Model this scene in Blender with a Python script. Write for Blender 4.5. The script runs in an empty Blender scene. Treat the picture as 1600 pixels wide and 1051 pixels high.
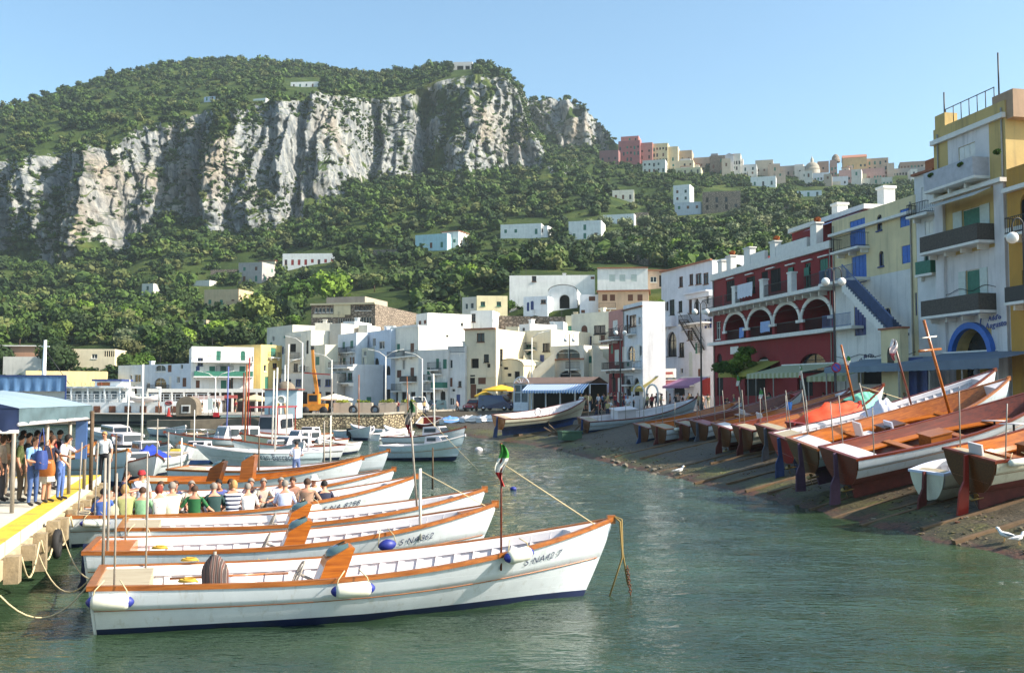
import bpy,bmesh,math,random
import numpy as np
from mathutils import Vector,Matrix
R=math.radians
random.seed(7);rng=np.random.default_rng(11)
S=bpy.context.scene
COL=S.collection
# ---------- camera
F=1556.0;PITCH=R(3.29);CAMZ=4.0
cd=bpy.data.cameras.new('camera');cam=bpy.data.objects.new('camera',cd);COL.objects.link(cam)
cam.location=(0,0,CAMZ);cam.rotation_euler=(R(90)+PITCH,0,0)
cd.sensor_width=36;cd.lens=36*F/1600;cd.clip_start=.1;cd.clip_end=6000
S.camera=cam
# ---------- world, sun, exposure
SUN_EL,SUN_AZ=R(36),R(-11)
w=bpy.data.worlds.new('World');S.world=w;w.use_nodes=True
nt=w.node_tree;bg=nt.nodes['Background']
sky=nt.nodes.new('ShaderNodeTexSky');sky.sky_type='NISHITA';sky.sun_disc=False
sky.sun_elevation=SUN_EL;sky.sun_rotation=R(90)-SUN_AZ
sky.air_density=1.0;sky.dust_density=2.0;sky.ozone_density=1.6;sky.altitude=0
tn=nt.nodes.new('ShaderNodeMix');tn.data_type='RGBA';tn.blend_type='MULTIPLY';tn.inputs[0].default_value=1;tn.inputs[7].default_value=(.86,1.04,1.04,1)
nt.links.new(sky.outputs[0],tn.inputs[6]);nt.links.new(tn.outputs[2],bg.inputs[0]);bg.inputs[1].default_value=0.118
sd=bpy.data.lights.new('sun','SUN');sun=bpy.data.objects.new('sun',sd);COL.objects.link(sun)
sd.energy=5.0;sd.angle=R(.5);sd.color=(1,.91,.78)
sv=Vector((math.cos(SUN_EL)*math.cos(SUN_AZ),math.cos(SUN_EL)*math.sin(SUN_AZ),math.sin(SUN_EL)))
sun.rotation_euler=sv.to_track_quat('Z','Y').to_euler()
vs=S.view_settings;vs.view_transform='Standard';vs.look='None';vs.exposure=1.05;vs.gamma=1
S.cycles.max_bounces=6;S.cycles.diffuse_bounces=3;S.cycles.glossy_bounces=3;S.cycles.transparent_max_bounces=6
# ---------- photograph geometry
SP,CP=math.sin(PITCH),math.cos(PITCH)
def P(px,py,d):
 u=(px-800)/F;v=(525.5-py)/F;t=d/(CP-v*SP)
 return Vector((u*t,d,CAMZ+t*(SP+v*CP)))
def Z(px,py,d):return P(px,py,d).z
def G(px,py,z=0.):
 u=(px-800)/F;v=(525.5-py)/F;k=SP+v*CP;t=(z-CAMZ)/k
 return Vector((u*t,t*(CP-v*SP),z))
def XP(px,d):return(px-800)/F*d*1.0017
def pix(p):
 y=p[1]*CP+(p[2]-CAMZ)*SP;zz=-p[1]*SP+(p[2]-CAMZ)*CP
 return 800+F*p[0]/y,525.5-F*zz/y
# ---------- materials
def srgb(*c):
 if len(c)==1:c=c[0]
 return tuple(((x/255+.055)/1.055)**2.4 if x/255>.04045 else x/255/12.92 for x in c)
MC={}
def newmat(name):
 m=bpy.data.materials.new(name);m.use_nodes=True
 n=m.node_tree.nodes;l=m.node_tree.links
 return m,n,l,n['Principled BSDF']
def tex(n,l,scale,detail=4,rough=.6,vec=None,kind='ShaderNodeTexNoise',stretch=None,co='Object'):
 t=n.new(kind);t.inputs['Scale'].default_value=scale
 if 'Detail' in t.inputs:t.inputs['Detail'].default_value=detail
 if 'Roughness' in t.inputs:t.inputs['Roughness'].default_value=rough
 c=n.new('ShaderNodeTexCoord');src=c.outputs[co]
 if stretch:
  mp=n.new('ShaderNodeMapping');mp.inputs['Scale'].default_value=stretch
  l.new(src,mp.inputs[0]);src=mp.outputs[0]
 l.new(src,t.inputs['Vector']);return t
def ramp(n,l,src,stops):
 r=n.new('ShaderNodeValToRGB');e=r.color_ramp.elements
 while len(e)<len(stops):e.new(.5)
 for k,(p,c)in enumerate(stops):
  e[k].position=p;e[k].color=(*c[:3],1)if len(c)>=3 else(c[0],)*3+(1,)
 l.new(src,r.inputs[0]);return r
def mix(n,l,fac,a,b,mode='MIX'):
 m=n.new('ShaderNodeMix');m.data_type='RGBA';m.blend_type=mode
 for s,v in((m.inputs[0],fac),(m.inputs[6],a),(m.inputs[7],b)):
  if hasattr(v,'links')or hasattr(v,'is_output'):l.new(v,s)
  elif isinstance(v,(int,float)):s.default_value=v
  else:s.default_value=(*v[:3],1)
 return m.outputs[2]
def bump(n,l,bs,h,strength=.3,dist=.02):
 b=n.new('ShaderNodeBump');b.inputs['Strength'].default_value=strength;b.inputs['Distance'].default_value=dist
 l.new(h,b.inputs['Height']);l.new(b.outputs[0],bs.inputs['Normal']);return b
def sc(c,k):return tuple(min(1,x*k)for x in c[:3])
def mat(name,c,rough=.6,var=.15,scale=3,metal=0,bmp=.0,bscale=20,spec=None,stretch=None,coat=0):
 key=(name,tuple(c),rough,metal)
 if key in MC:return MC[key]
 m,n,l,b=newmat(name)
 t=tex(n,l,scale,stretch=stretch)
 r=ramp(n,l,t.outputs['Fac'],[(.3,sc(c,1-var)),(.7,sc(c,1+var*.6))])
 l.new(r.outputs[0],b.inputs['Base Color'])
 b.inputs['Roughness'].default_value=rough;b.inputs['Metallic'].default_value=metal
 if coat:b.inputs['Coat Weight'].default_value=coat;b.inputs['Coat Roughness'].default_value=.08
 if bmp:
  t2=tex(n,l,bscale);bump(n,l,b,t2.outputs['Fac'],bmp,.02)
 MC[key]=m;return m
def plaster(name,c,dirt=.35,scale=.5):
 key=('plaster',name,tuple(c))
 if key in MC:return MC[key]
 m,n,l,b=newmat(name)
 t=tex(n,l,scale,6,.65);t2=tex(n,l,1.2,5,.6,stretch=(1.6,1.6,.16))
 t3=tex(n,l,7,3)
 base=mix(n,l,ramp(n,l,t.outputs['Fac'],[(.35,(0,0,0)),(.65,(1,1,1))]).outputs[0],sc(c,.86),sc(c,1.05))
 d=ramp(n,l,t2.outputs['Fac'],[(.52,(0,0,0)),(.72,(dirt,)*3)])
 o=mix(n,l,d.outputs[0],base,tuple(.45*x+.04 for x in c))
 l.new(o,b.inputs['Base Color']);b.inputs['Roughness'].default_value=.9
 bump(n,l,b,t3.outputs['Fac'],.25,.03)
 MC[key]=m;return m
def wood(name,c,c2,rough=.3,coat=.18,scale=6,stretch=(.25,3,3)):
 key=('wood',name)
 if key in MC:return MC[key]
 m,n,l,b=newmat(name)
 t=tex(n,l,scale,5,.65,stretch=stretch)
 r=ramp(n,l,t.outputs['Fac'],[(.3,c2),(.65,c)])
 l.new(r.outputs[0],b.inputs['Base Color']);b.inputs['Roughness'].default_value=rough
 b.inputs['Coat Weight'].default_value=coat;b.inputs['Coat Roughness'].default_value=.12
 bump(n,l,b,t.outputs['Fac'],.12,.01)
 MC[key]=m;return m
# ---------- mesh builder
class MB:
 def __init__(s):s.v=[];s.f=[];s.m=[];s.sm=[]
 def add(s,vs,fs,mi=0,smooth=False):
  o=len(s.v);s.v+=[tuple(v)for v in vs]
  for f in fs:s.f.append([i+o for i in f]);s.m.append(mi);s.sm.append(smooth)
 def quad(s,a,b,c,d,mi=0):s.add([a,b,c,d],[(0,1,2,3)],mi)
 def box(s,x0,x1,y0,y1,z0,z1,mi=0,M=None):
  v=[(x,y,z)for z in(z0,z1)for y in(y0,y1)for x in(x0,x1)]
  if M is not None:v=[M@Vector(p)for p in v]
  s.add(v,[(0,2,3,1),(4,5,7,6),(0,1,5,4),(2,6,7,3),(0,4,6,2),(1,3,7,5)],mi)
 def beam(s,a,b,wd,h,mi=0,up=(0,0,1)):
  a=Vector(a);b=Vector(b);d=(b-a).normalized();up=Vector(up)
  sd_=d.cross(up)
  if sd_.length<1e-4:sd_=d.cross(Vector((1,0,0)))
  sd_.normalize();u=sd_.cross(d)
  v=[p+sd_*i*wd/2+u*j*h/2 for p in(a,b)for i,j in((-1,-1),(1,-1),(1,1),(-1,1))]
  s.add(v,[(0,1,2,3),(7,6,5,4),(0,4,5,1),(1,5,6,2),(2,6,7,3),(3,7,4,0)],mi)
 def tube(s,pts,r,n=8,mi=0,cap=True,smooth=True):
  pts=[Vector(p)for p in pts];k=len(pts)
  rs=r if isinstance(r,(list,tuple))else[r]*k
  vs=[];pu=None
  for i,p in enumerate(pts):
   d=(pts[min(i+1,k-1)]-pts[max(i-1,0)]).normalized()
   a=pu if pu is not None else(Vector((0,0,1))if abs(d.z)<.9 else Vector((1,0,0)))
   x=d.cross(a)
   if x.length<1e-5:x=d.cross(Vector((0,1,.3)))
   x.normalize();y=x.cross(d);pu=y
   for j in range(n):
    q=2*math.pi*j/n;vs.append(p+(x*math.cos(q)+y*math.sin(q))*rs[i])
  fs=[(i*n+j,i*n+(j+1)%n,(i+1)*n+(j+1)%n,(i+1)*n+j)for i in range(k-1)for j in range(n)]
  if cap:fs+=[tuple(range(n)),tuple(range((k-1)*n,k*n))[::-1]]
  s.add(vs,fs,mi,smooth)
 def lathe(s,prof,n=16,c=(0,0,0),mi=0,M=None,smooth=True):
  vs=[]
  for r_,z_ in prof:
   for j in range(n):
    q=2*math.pi*j/n;p=Vector((c[0]+r_*math.cos(q),c[1]+r_*math.sin(q),c[2]+z_))
    vs.append(M@p if M is not None else p)
  k=len(prof)
  s.add(vs,[(i*n+j,i*n+(j+1)%n,(i+1)*n+(j+1)%n,(i+1)*n+j)for i in range(k-1)for j in range(n)],mi,smooth)
 def ball(s,c,r,n=12,mi=0,sz=1):
  s.lathe([(max(1e-3,r*math.sin(math.pi*i/8)),-r*sz*math.cos(math.pi*i/8))for i in range(9)],n,c,mi)
 def grid(s,rows,mi=0,smooth=True,loop=False):
  n=len(rows[0]);k=len(rows)
  s.add([p for r_ in rows for p in r_],[(i*n+j,i*n+(j+1)%n,(i+1)*n+(j+1)%n,(i+1)*n+j)for i in range(k-1)for j in range(n if loop else n-1)],mi,smooth)
 def poly(s,pts,mi=0):s.add(pts,[tuple(range(len(pts)))],mi)
 def prism(s,pts,off,mi=0):
  off=Vector(off);n=len(pts);a=[Vector(p)for p in pts];b=[p+off for p in a]
  s.add(a+b,[tuple(range(n))[::-1],tuple(range(n,2*n))]+[(i,(i+1)%n,n+(i+1)%n,n+i)for i in range(n)],mi)
 def build(s,name,mats,parent=None,loc=None,fix=True):
  me=bpy.data.meshes.new(name);me.from_pydata(s.v,[],s.f)
  if not isinstance(mats,(list,tuple)):mats=[mats]
  for m in mats:me.materials.append(m)
  me.polygons.foreach_set('material_index',s.m);me.polygons.foreach_set('use_smooth',s.sm)
  if fix:
   bm=bmesh.new();bm.from_mesh(me);bmesh.ops.recalc_face_normals(bm,faces=bm.faces);bm.to_mesh(me);bm.free()
  me.update()
  o=bpy.data.objects.new(name,me);COL.objects.link(o)
  if parent:o.parent=parent
  if loc is not None:o.location=loc
  return o
def tag(o,label=None,cat=None,group=None,kind=None):
 if label:o['label']=label
 if cat:o['category']=cat
 if group:o['group']=group
 if kind:o['kind']=kind
 return o
def thing(name,label,cat,loc=(0,0,0),rz=0,group=None,rot=None):
 o=bpy.data.objects.new(name,None);o.empty_display_size=.2;COL.objects.link(o)
 o.location=loc;o.rotation_euler=rot if rot else(0,0,rz)
 return tag(o,label,cat,group)
def mesh_np(name,V,Q,mats,smooth=False,tri=False):
 me=bpy.data.meshes.new(name);k=3 if tri else 4
 me.vertices.add(len(V));me.vertices.foreach_set('co',np.asarray(V,np.float32).ravel())
 nf=len(Q);me.loops.add(nf*k);me.polygons.add(nf)
 me.loops.foreach_set('vertex_index',np.asarray(Q,np.int32).ravel())
 me.polygons.foreach_set('loop_start',np.arange(nf,dtype=np.int32)*k)
 me.polygons.foreach_set('loop_total',np.full(nf,k,np.int32))
 me.polygons.foreach_set('use_smooth',np.full(nf,smooth))
 me.update(calc_edges=True)
 for m in mats:me.materials.append(m)
 o=bpy.data.objects.new(name,me);COL.objects.link(o);return o
def copy_tree(o,parent=None):
 c=o.copy();COL.objects.link(c);c.parent=parent
 for ch in list(o.children):copy_tree(ch,c)
 return c
# ---------- numpy noise
def _h(ix,iy,iz,seed):
 n=(ix*374761393+iy*668265263+iz*2147483647+seed*974711)&0xffffffff
 n=((n^(n>>13))*1274126177)&0xffffffff
 return((n^(n>>16))&0xffff)/65535.
def vn(x,y,z=0,seed=0):
 x=np.asarray(x,float);y=np.asarray(y,float);z=np.asarray(z,float)+0*x
 ix,iy,iz=(np.floor(a).astype(np.int64)for a in(x,y,z))
 fx,fy,fz=x-ix,y-iy,z-iz
 fx,fy,fz=(a*a*(3-2*a)for a in(fx,fy,fz))
 r=0
 for dx in(0,1):
  for dy in(0,1):
   for dz in(0,1):
    r=r+_h(ix+dx,iy+dy,iz+dz,seed)*(fx if dx else 1-fx)*(fy if dy else 1-fy)*(fz if dz else 1-fz)
 return r*2-1
def fbm(x,y,z=0,o=4,seed=0,g=.5):
 r=0;a=1;s_=0
 for k in range(o):
  r=r+a*vn(x*2**k,y*2**k,np.asarray(z)*2**k,seed+k*17);s_+=a;a*=g
 return r/s_
# ========== terrain
PK={-300:[(170,598),(330,490),(450,425),(480,340),(560,300),(650,270)],0:[(170,598),(330,482),(450,408),(485,250),(560,205),(650,172)],60:[(170,598),(330,480),(440,420),(480,238),(560,190),(680,148)],130:[(170,598),(330,480),(440,412),(482,240),(560,180),(700,130)],180:[(170,598),(330,476),(445,398),(485,228),(570,165),(720,115)],220:[(170,597),(330,472),(455,356),(500,206),(590,150),(740,107)],260:[(170,596),(330,468),(465,342),(510,197),(600,145),(750,102)],330:[(170,595),(330,464),(460,352),(515,183),(610,135),(760,96)],400:[(170,592),(330,458),(450,368),(510,170),(610,130),(770,98)],440:[(170,590),(330,452),(455,356),(515,163),(610,128),(770,100)],480:[(170,588),(330,445),(480,322),(535,155),(620,130),(770,104)],560:[(170,582),(330,432),(510,285),(560,155),(630,132),(740,116)],620:[(170,575),(330,425),(520,275),(575,153),(630,130),(720,114)],680:[(170,560),(330,416),(530,270),(590,130),(630,118),(680,108)],740:[(170,530),(330,410),(535,268),(600,117),(620,112),(650,108)],790:[(170,508),(330,406),(540,266),(600,122),(620,119),(650,116)],808:[(170,500),(330,405),(540,265),(595,140),(640,136),(690,133)],826:[(170,495),(330,404),(542,264),(580,196),(690,185),(715,156)],850:[(170,490),(330,402),(545,264),(570,240),(690,222),(715,157)],866:[(170,488),(330,400),(550,262),(580,254),(690,236),(716,158)],905:[(170,482),(330,397),(520,275),(600,250),(690,234),(715,165)],930:[(170,478),(330,395),(500,285),(600,246),(690,232),(715,184)],950:[(170,474),(330,393),(480,296),(600,248),(680,231),(700,202)],966:[(170,471),(330,392),(470,302),(590,250),(650,238),(670,222)],1000:[(170,466),(330,389),(450,318),(560,264),(600,252),(650,243)],1060:[(170,460),(330,384),(450,312),(560,266),(600,258),(650,252)],1160:[(170,455),(330,372),(450,306),(560,276),(600,268),(650,262)],1260:[(170,450),(330,360),(450,306),(560,286),(600,278),(650,272)],1400:[(170,450),(330,350),(450,302),(560,282),(600,274),(650,268)],1900:[(170,450),(330,330),(450,290),(560,262),(600,252),(650,246)]}
_kx=sorted(PK)
_KD=np.array([[k[0]for k in PK[x]]for x in _kx],float)
_KZ=np.array([[Z(x,k[1],k[0])for k in PK[x]]for x in _kx])
SEG=[14,90,60,170,60,60,14]
def profile(px):
 D=np.stack([np.interp(px,_kx,_KD[:,i])for i in range(6)],1)
 H=np.stack([np.interp(px,_kx,_KZ[:,i])for i in range(6)],1)
 n=len(px)
 D=np.concatenate([np.full((n,1),158.),D,D[:,-1:]+140],1)
 H=np.concatenate([np.full((n,1),.6),H,H[:,-1:]-35],1)
 return D,H
TPX=np.arange(-300,1901,2.)
def make_terrain():
 D,H=profile(TPX);ds=[];hs=[];ss=[]
 for i,n in enumerate(SEG):
  t=np.linspace(0,1,n,endpoint=(i==len(SEG)-1))[None]
  ds.append(D[:,i:i+1]*(1-t)+D[:,i+1:i+2]*t);hs.append(H[:,i:i+1]*(1-t)+H[:,i+1:i+2]*t);ss.append(i+t+0*ds[-1])
 d=np.concatenate(ds,1);h=np.concatenate(hs,1);s=np.concatenate(ss,1)
 px=TPX[:,None]+0*d;X=(px-800)/F*d
 def win(a,b,f):return np.clip((s-a)/f,0,1)*np.clip((b-s)/f,0,1)
 c1=win(2.75,4.25,.3)*np.clip((950-px)/90,0,1)*np.clip((px+320)/60,0,1)
 c2=win(4.7,6.2,.3)*np.clip((px-800)/15,0,1)*np.clip((975-px)/15,0,1)
 c=np.maximum(c1,c2)
 XU=(px-800)/F*490;wx=XU+7*fbm(XU/45,h/45,0,3,5)
 big=1-2*np.abs(fbm(wx/42,h/150,0,2,21))*1.6
 med=1-2*np.abs(fbm(wx/15,h/60,0,3,33))*1.5
 fin=fbm(wx/5,h/9,0,4,44,.6)
 gul=-22*np.exp(-((px-572)/16)**2)-14*np.exp(-((px-655)/14)**2)-16*np.exp(-((px-300)/10)**2)-14*np.exp(-((px-5)/18)**2)+10*np.exp(-((px-150)/40)**2)
 fis=1-2*np.abs(fbm(wx/7.5+.4*vn(h/15,X/30),h/70,0,3,51))*1.5
 crk=-3.2*np.exp(-(fbm(wx/5,h/42,0,3,61)/.07)**2)-1.8*np.exp(-(fbm(XU/9,h/5,0,3,63)/.06)**2);led=1.6*(((h+5*fbm(XU/20,h/20,0,2,65))/11)%1)
 rel=14*big+7*med+4.5*fin+3.6*fis+crk-led+gul
 d2=d-c*rel
 h2=h+c*(2.0*fbm(X/6,d/6,h/5,3,3))+(1-c)*(3.2*fbm(X/38,d/38,0,3,9))*np.clip((d-175)/60,0,1)
 V=np.stack([(px-800)/F*d+0*d2,d2,h2],2)
 n0,n1=d.shape
 du=np.gradient(V,axis=0);dv=np.gradient(V,axis=1);N=np.cross(du,dv);N/=np.linalg.norm(N,axis=2,keepdims=True)+1e-9
 nz=np.abs(N[...,2])
 pat=fbm(XU/20,h/34,0,4,77);pat2=fbm(X/7,h/6,0,3,78)
 rock=np.clip(c*2.2,0,1)*np.clip((.80+.2*pat2-nz)*5,0,1)*np.clip((.24+.3*(c2>c1)-pat+.2*(1-np.abs(s-3.5)))*6,0,1)
 rock=rock*np.clip(1-2.0*np.exp(-((px-590)/28)**2)*(s<4)*(h<120),0,1)
 idx=np.arange(n0*n1).reshape(n0,n1)
 Q=np.stack([idx[:-1,:-1],idx[1:,:-1],idx[1:,1:],idx[:-1,1:]],2).reshape(-1,4)
 o=mesh_np('hillside_terrain',V.reshape(-1,3),Q,[M_TERR],True)
 a=o.data.attributes.new('rock','FLOAT','POINT');a.data.foreach_set('value',rock.ravel().astype(np.float32))
 tag(o,'steep green hillside with pale limestone cliffs above the harbour',kind='structure')
 return V,rock,s,nz
def terrain_mat():
 m,n,l,b=newmat('hillside')
 at=n.new('ShaderNodeAttribute');at.attribute_name='rock'
 t1=tex(n,l,.05,8,.7);t2=tex(n,l,.35,8,.75,stretch=(1,1,.45));t3=tex(n,l,.02,4,.6,stretch=(1,1,.35))
 t5=tex(n,l,.11,7,.7,stretch=(1.3,1.3,.3))
 rc=ramp(n,l,t2.outputs['Fac'],[(.30,srgb(62,68,76)),(.44,srgb(122,126,130)),(.64,srgb(180,178,170))])
 och=ramp(n,l,t3.outputs['Fac'],[(.52,(0,0,0)),(.70,(.5,)*3)])
 rc2=mix(n,l,och.outputs[0],rc.outputs[0],srgb(168,140,102))
 gr=ramp(n,l,t5.outputs['Fac'],[(.36,(.8,)*3),(.50,(0,0,0))])
 rc2=mix(n,l,gr.outputs[0],rc2,srgb(70,74,74))
 vg=ramp(n,l,t1.outputs['Fac'],[(.3,srgb(38,52,26)),(.5,srgb(62,78,36)),(.7,srgb(96,102,52))])
 md=n.new('ShaderNodeMath');md.operation='MULTIPLY_ADD';l.new(t2.outputs['Fac'],md.inputs[0]);md.inputs[1].default_value=1.1;md.inputs[2].default_value=-.55
 ad=n.new('ShaderNodeMath');ad.operation='ADD';l.new(at.outputs['Fac'],ad.inputs[0]);l.new(md.outputs[0],ad.inputs[1])
 fr=ramp(n,l,ad.outputs[0],[(.36,(0,0,0)),(.5,(1,1,1))])
 l.new(mix(n,l,fr.outputs[0],vg.outputs[0],rc2),b.inputs['Base Color']);b.inputs['Roughness'].default_value=.95
 b.inputs['Specular IOR Level'].default_value=.1
 t4=tex(n,l,.8,8,.75,stretch=(1,1,.6));bump(n,l,b,t4.outputs['Fac'],.9,1.6)
 return m
M_TERR=terrain_mat()
TV,TROCK,TS,TNZ=make_terrain()
def ground(px,py,lo=150.,hi=700.):
 D,H=profile(np.array([float(px)]));D=D[0];H=H[0]
 for d in np.arange(lo,hi,1.):
  z=np.interp(d,D,H)
  if Z(px,py,d)<=z:return Vector((XP(px,d),d,z))
 return Vector((XP(px,hi),hi,Z(px,py,hi)))
# ---------- foliage
def foliage_mat(name,dark,light,var=.35,trans=.12):
 m,n,l,b=newmat(name)
 at=n.new('ShaderNodeAttribute');at.attribute_name='tint'
 oi=n.new('ShaderNodeObjectInfo')
 ad=n.new('ShaderNodeMath');ad.operation='ADD';l.new(at.outputs['Fac'],ad.inputs[0]);l.new(oi.outputs['Random'],ad.inputs[1])
 fr=n.new('ShaderNodeMath');fr.operation='FRACT';l.new(ad.outputs[0],fr.inputs[0])
 r=ramp(n,l,fr.outputs[0],[(0,dark),(.35,tuple((a+c)/2 for a,c in zip(dark,light))),(.6,light),(.75,tuple(.5*a+.5*c for a,c in zip(light,srgb(112,104,70)))),(.88,sc(dark,1.1)),(1,sc(light,.75))])
 t=tex(n,l,.9,4,.6);r2=ramp(n,l,t.outputs['Fac'],[(.3,(1-var,)*3),(.7,(1+var*.4,)*3)])
 l.new(mix(n,l,1.,r.outputs[0],r2.outputs[0],'MULTIPLY'),b.inputs['Base Color'])
 b.inputs['Roughness'].default_value=.75;b.inputs['Specular IOR Level'].default_value=.2
 return m
M_FOREST=foliage_mat('forest_foliage',srgb(30,48,22),srgb(76,98,40))
M_OLIVE=foliage_mat('olive_foliage',srgb(78,90,62),srgb(128,136,98))
M_GREEN=foliage_mat('bright_foliage',srgb(58,86,26),srgb(116,142,46))
M_DARK=foliage_mat('dark_foliage',srgb(30,46,24),srgb(62,80,36))
M_BARK=mat('bark',srgb(92,74,56),.9,.3,6,bmp=.5)
_ico=None
def ico(sub):
 bm=bmesh.new();bmesh.ops.create_icosphere(bm,subdivisions=sub,radius=1)
 v=np.array([p.co[:]for p in bm.verts]);f=np.array([[q.index for q in p.verts]for p in bm.faces]);bm.free();return v,f
def crown(nq,qs,seed,lumps=6,flat=.8,core=1):
 """leaf quads spread over a lumpy crown plus a rough inner mass, unit radius"""
 g=np.random.default_rng(seed)
 lc=g.normal(size=(lumps,3));lc/=np.linalg.norm(lc,axis=1)[:,None];lc[:,2]=lc[:,2]*.6+.15
 lc*=g.uniform(.35,.62,(lumps,1));lr=g.uniform(.38,.58,lumps)
 k=g.integers(0,lumps,nq);d=g.normal(size=(nq,3));d/=np.linalg.norm(d,axis=1)[:,None]
 c=lc[k]+d*lr[k][:,None]*g.uniform(.72,1.12,(nq,1))
 c[:,2]*=flat
 nrm=d+g.normal(size=(nq,3))*.55;nrm/=np.linalg.norm(nrm,axis=1)[:,None]
 a=np.cross(nrm,g.normal(size=(nq,3)));a/=np.linalg.norm(a,axis=1)[:,None];b_=np.cross(nrm,a)
 s_=qs*g.uniform(.6,1.35,(nq,1))
 qv=np.stack([c+a*s_,c+b_*s_*.7,c-a*s_,c-b_*s_*.7],1).reshape(-1,3)
 qf=np.arange(nq*4).reshape(-1,4)
 iv,if_=ico(core);vs=[qv];fs=[qf];off=len(qv)
 for i in range(lumps):
  vv=iv*(lr[i]*.66)*(1+.2*g.normal(size=(len(iv),1)))+lc[i];vv[:,2]*=flat
  vs.append(vv);fs.append(np.concatenate([if_,if_[:,2:]],1)+off);off+=len(vv)
 return np.concatenate(vs),fs
def tri_quads(fs):
 return fs
def crown_obj(name,tmpl,m):
 V,fs=tmpl;me=bpy.data.meshes.new(name)
 faces=[list(q)for q in fs[0]]+[list(q[:3])for f in fs[1:]for q in f]
 me.from_pydata([tuple(v)for v in V],[],faces);me.materials.append(m);me.update();return me
def instance_many(name,tmpls,pos,scl,rot,tint,m):
 """all crowns of a far wood as one mesh (triangles)"""
 VV=[];TT=[];AT=[];off=0
 T=[]
 for V,fs in tmpls:
  q=fs[0];tr=[q[:,[0,1,2]],q[:,[0,2,3]]]+[f[:,:3]for f in fs[1:]]
  T.append((V,np.concatenate(tr)))
 for i in range(len(pos)):
  V,t=T[i%len(T)];c,s_=math.cos(rot[i]),math.sin(rot[i])
  x=V[:,0]*c-V[:,1]*s_;y=V[:,0]*s_+V[:,1]*c
  VV.append(np.stack([x*scl[i,0]+pos[i,0],y*scl[i,0]+pos[i,1],V[:,2]*scl[i,1]+pos[i,2]],1));TT.append(t+off);off+=len(V)
  AT.append(np.full(len(V),tint[i],np.float32))
 o=mesh_np(name,np.concatenate(VV),np.concatenate(TT),[m],False,True)
 a=o.data.attributes.new('tint','FLOAT','POINT');a.data.foreach_set('value',np.concatenate(AT));return o
EXCL=[(-60,1660,560,700)]
# ========== water
def make_water():
 nu,nv=620,760
 u=np.linspace(-.75,.75,nu);d=np.concatenate([np.geomspace(5,150,nv-12),np.geomspace(151,3000,12)])
 U,D=np.meshgrid(u,d,indexing='ij');X=U*D*np.where(D>150,1+(D-150)/600,1);Y=D
 amp=np.clip(1.2-D/160,.15,1)
 zz=.040*fbm(X/2.6+.3*Y/2.6,Y/1.5,0,3,301)+.020*fbm(X/.9,Y/.42,0,2,305)+.012*np.sin(2*math.pi*(Y*.9+X*.25+1.4*fbm(X/4,Y/4,0,2,8))/1.7)
 V=np.stack([X,Y,zz*amp*np.clip((D-5)/3,.2,1)],2)
 idx=np.arange(nu*nv).reshape(nu,nv)
 Q=np.stack([idx[:-1,:-1],idx[1:,:-1],idx[1:,1:],idx[:-1,1:]],2).reshape(-1,4)
 m,n,l,b=newmat('sea_water')
 t0=tex(n,l,.12,3);r=ramp(n,l,t0.outputs['Fac'],[(.35,srgb(30,47,33)),(.65,srgb(56,75,53))])
 l.new(r.outputs[0],b.inputs['Base Color']);b.inputs['Roughness'].default_value=.035;b.inputs['IOR'].default_value=1.33
 t1=tex(n,l,3.2,3,.55,stretch=(.55,1.5,1));t2=tex(n,l,9,2,.5,stretch=(.6,1.4,1))
 mm=n.new('ShaderNodeMath');mm.operation='MULTIPLY_ADD';l.new(t2.outputs['Fac'],mm.inputs[0]);mm.inputs[1].default_value=.35;l.new(t1.outputs['Fac'],mm.inputs[2])
 bump(n,l,b,mm.outputs[0],.6,.08)
 o=mesh_np('harbour_water',V.reshape(-1,3),Q,[m],True)
 tag(o,'rippled dark green harbour water',kind='structure')
make_water()
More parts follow.
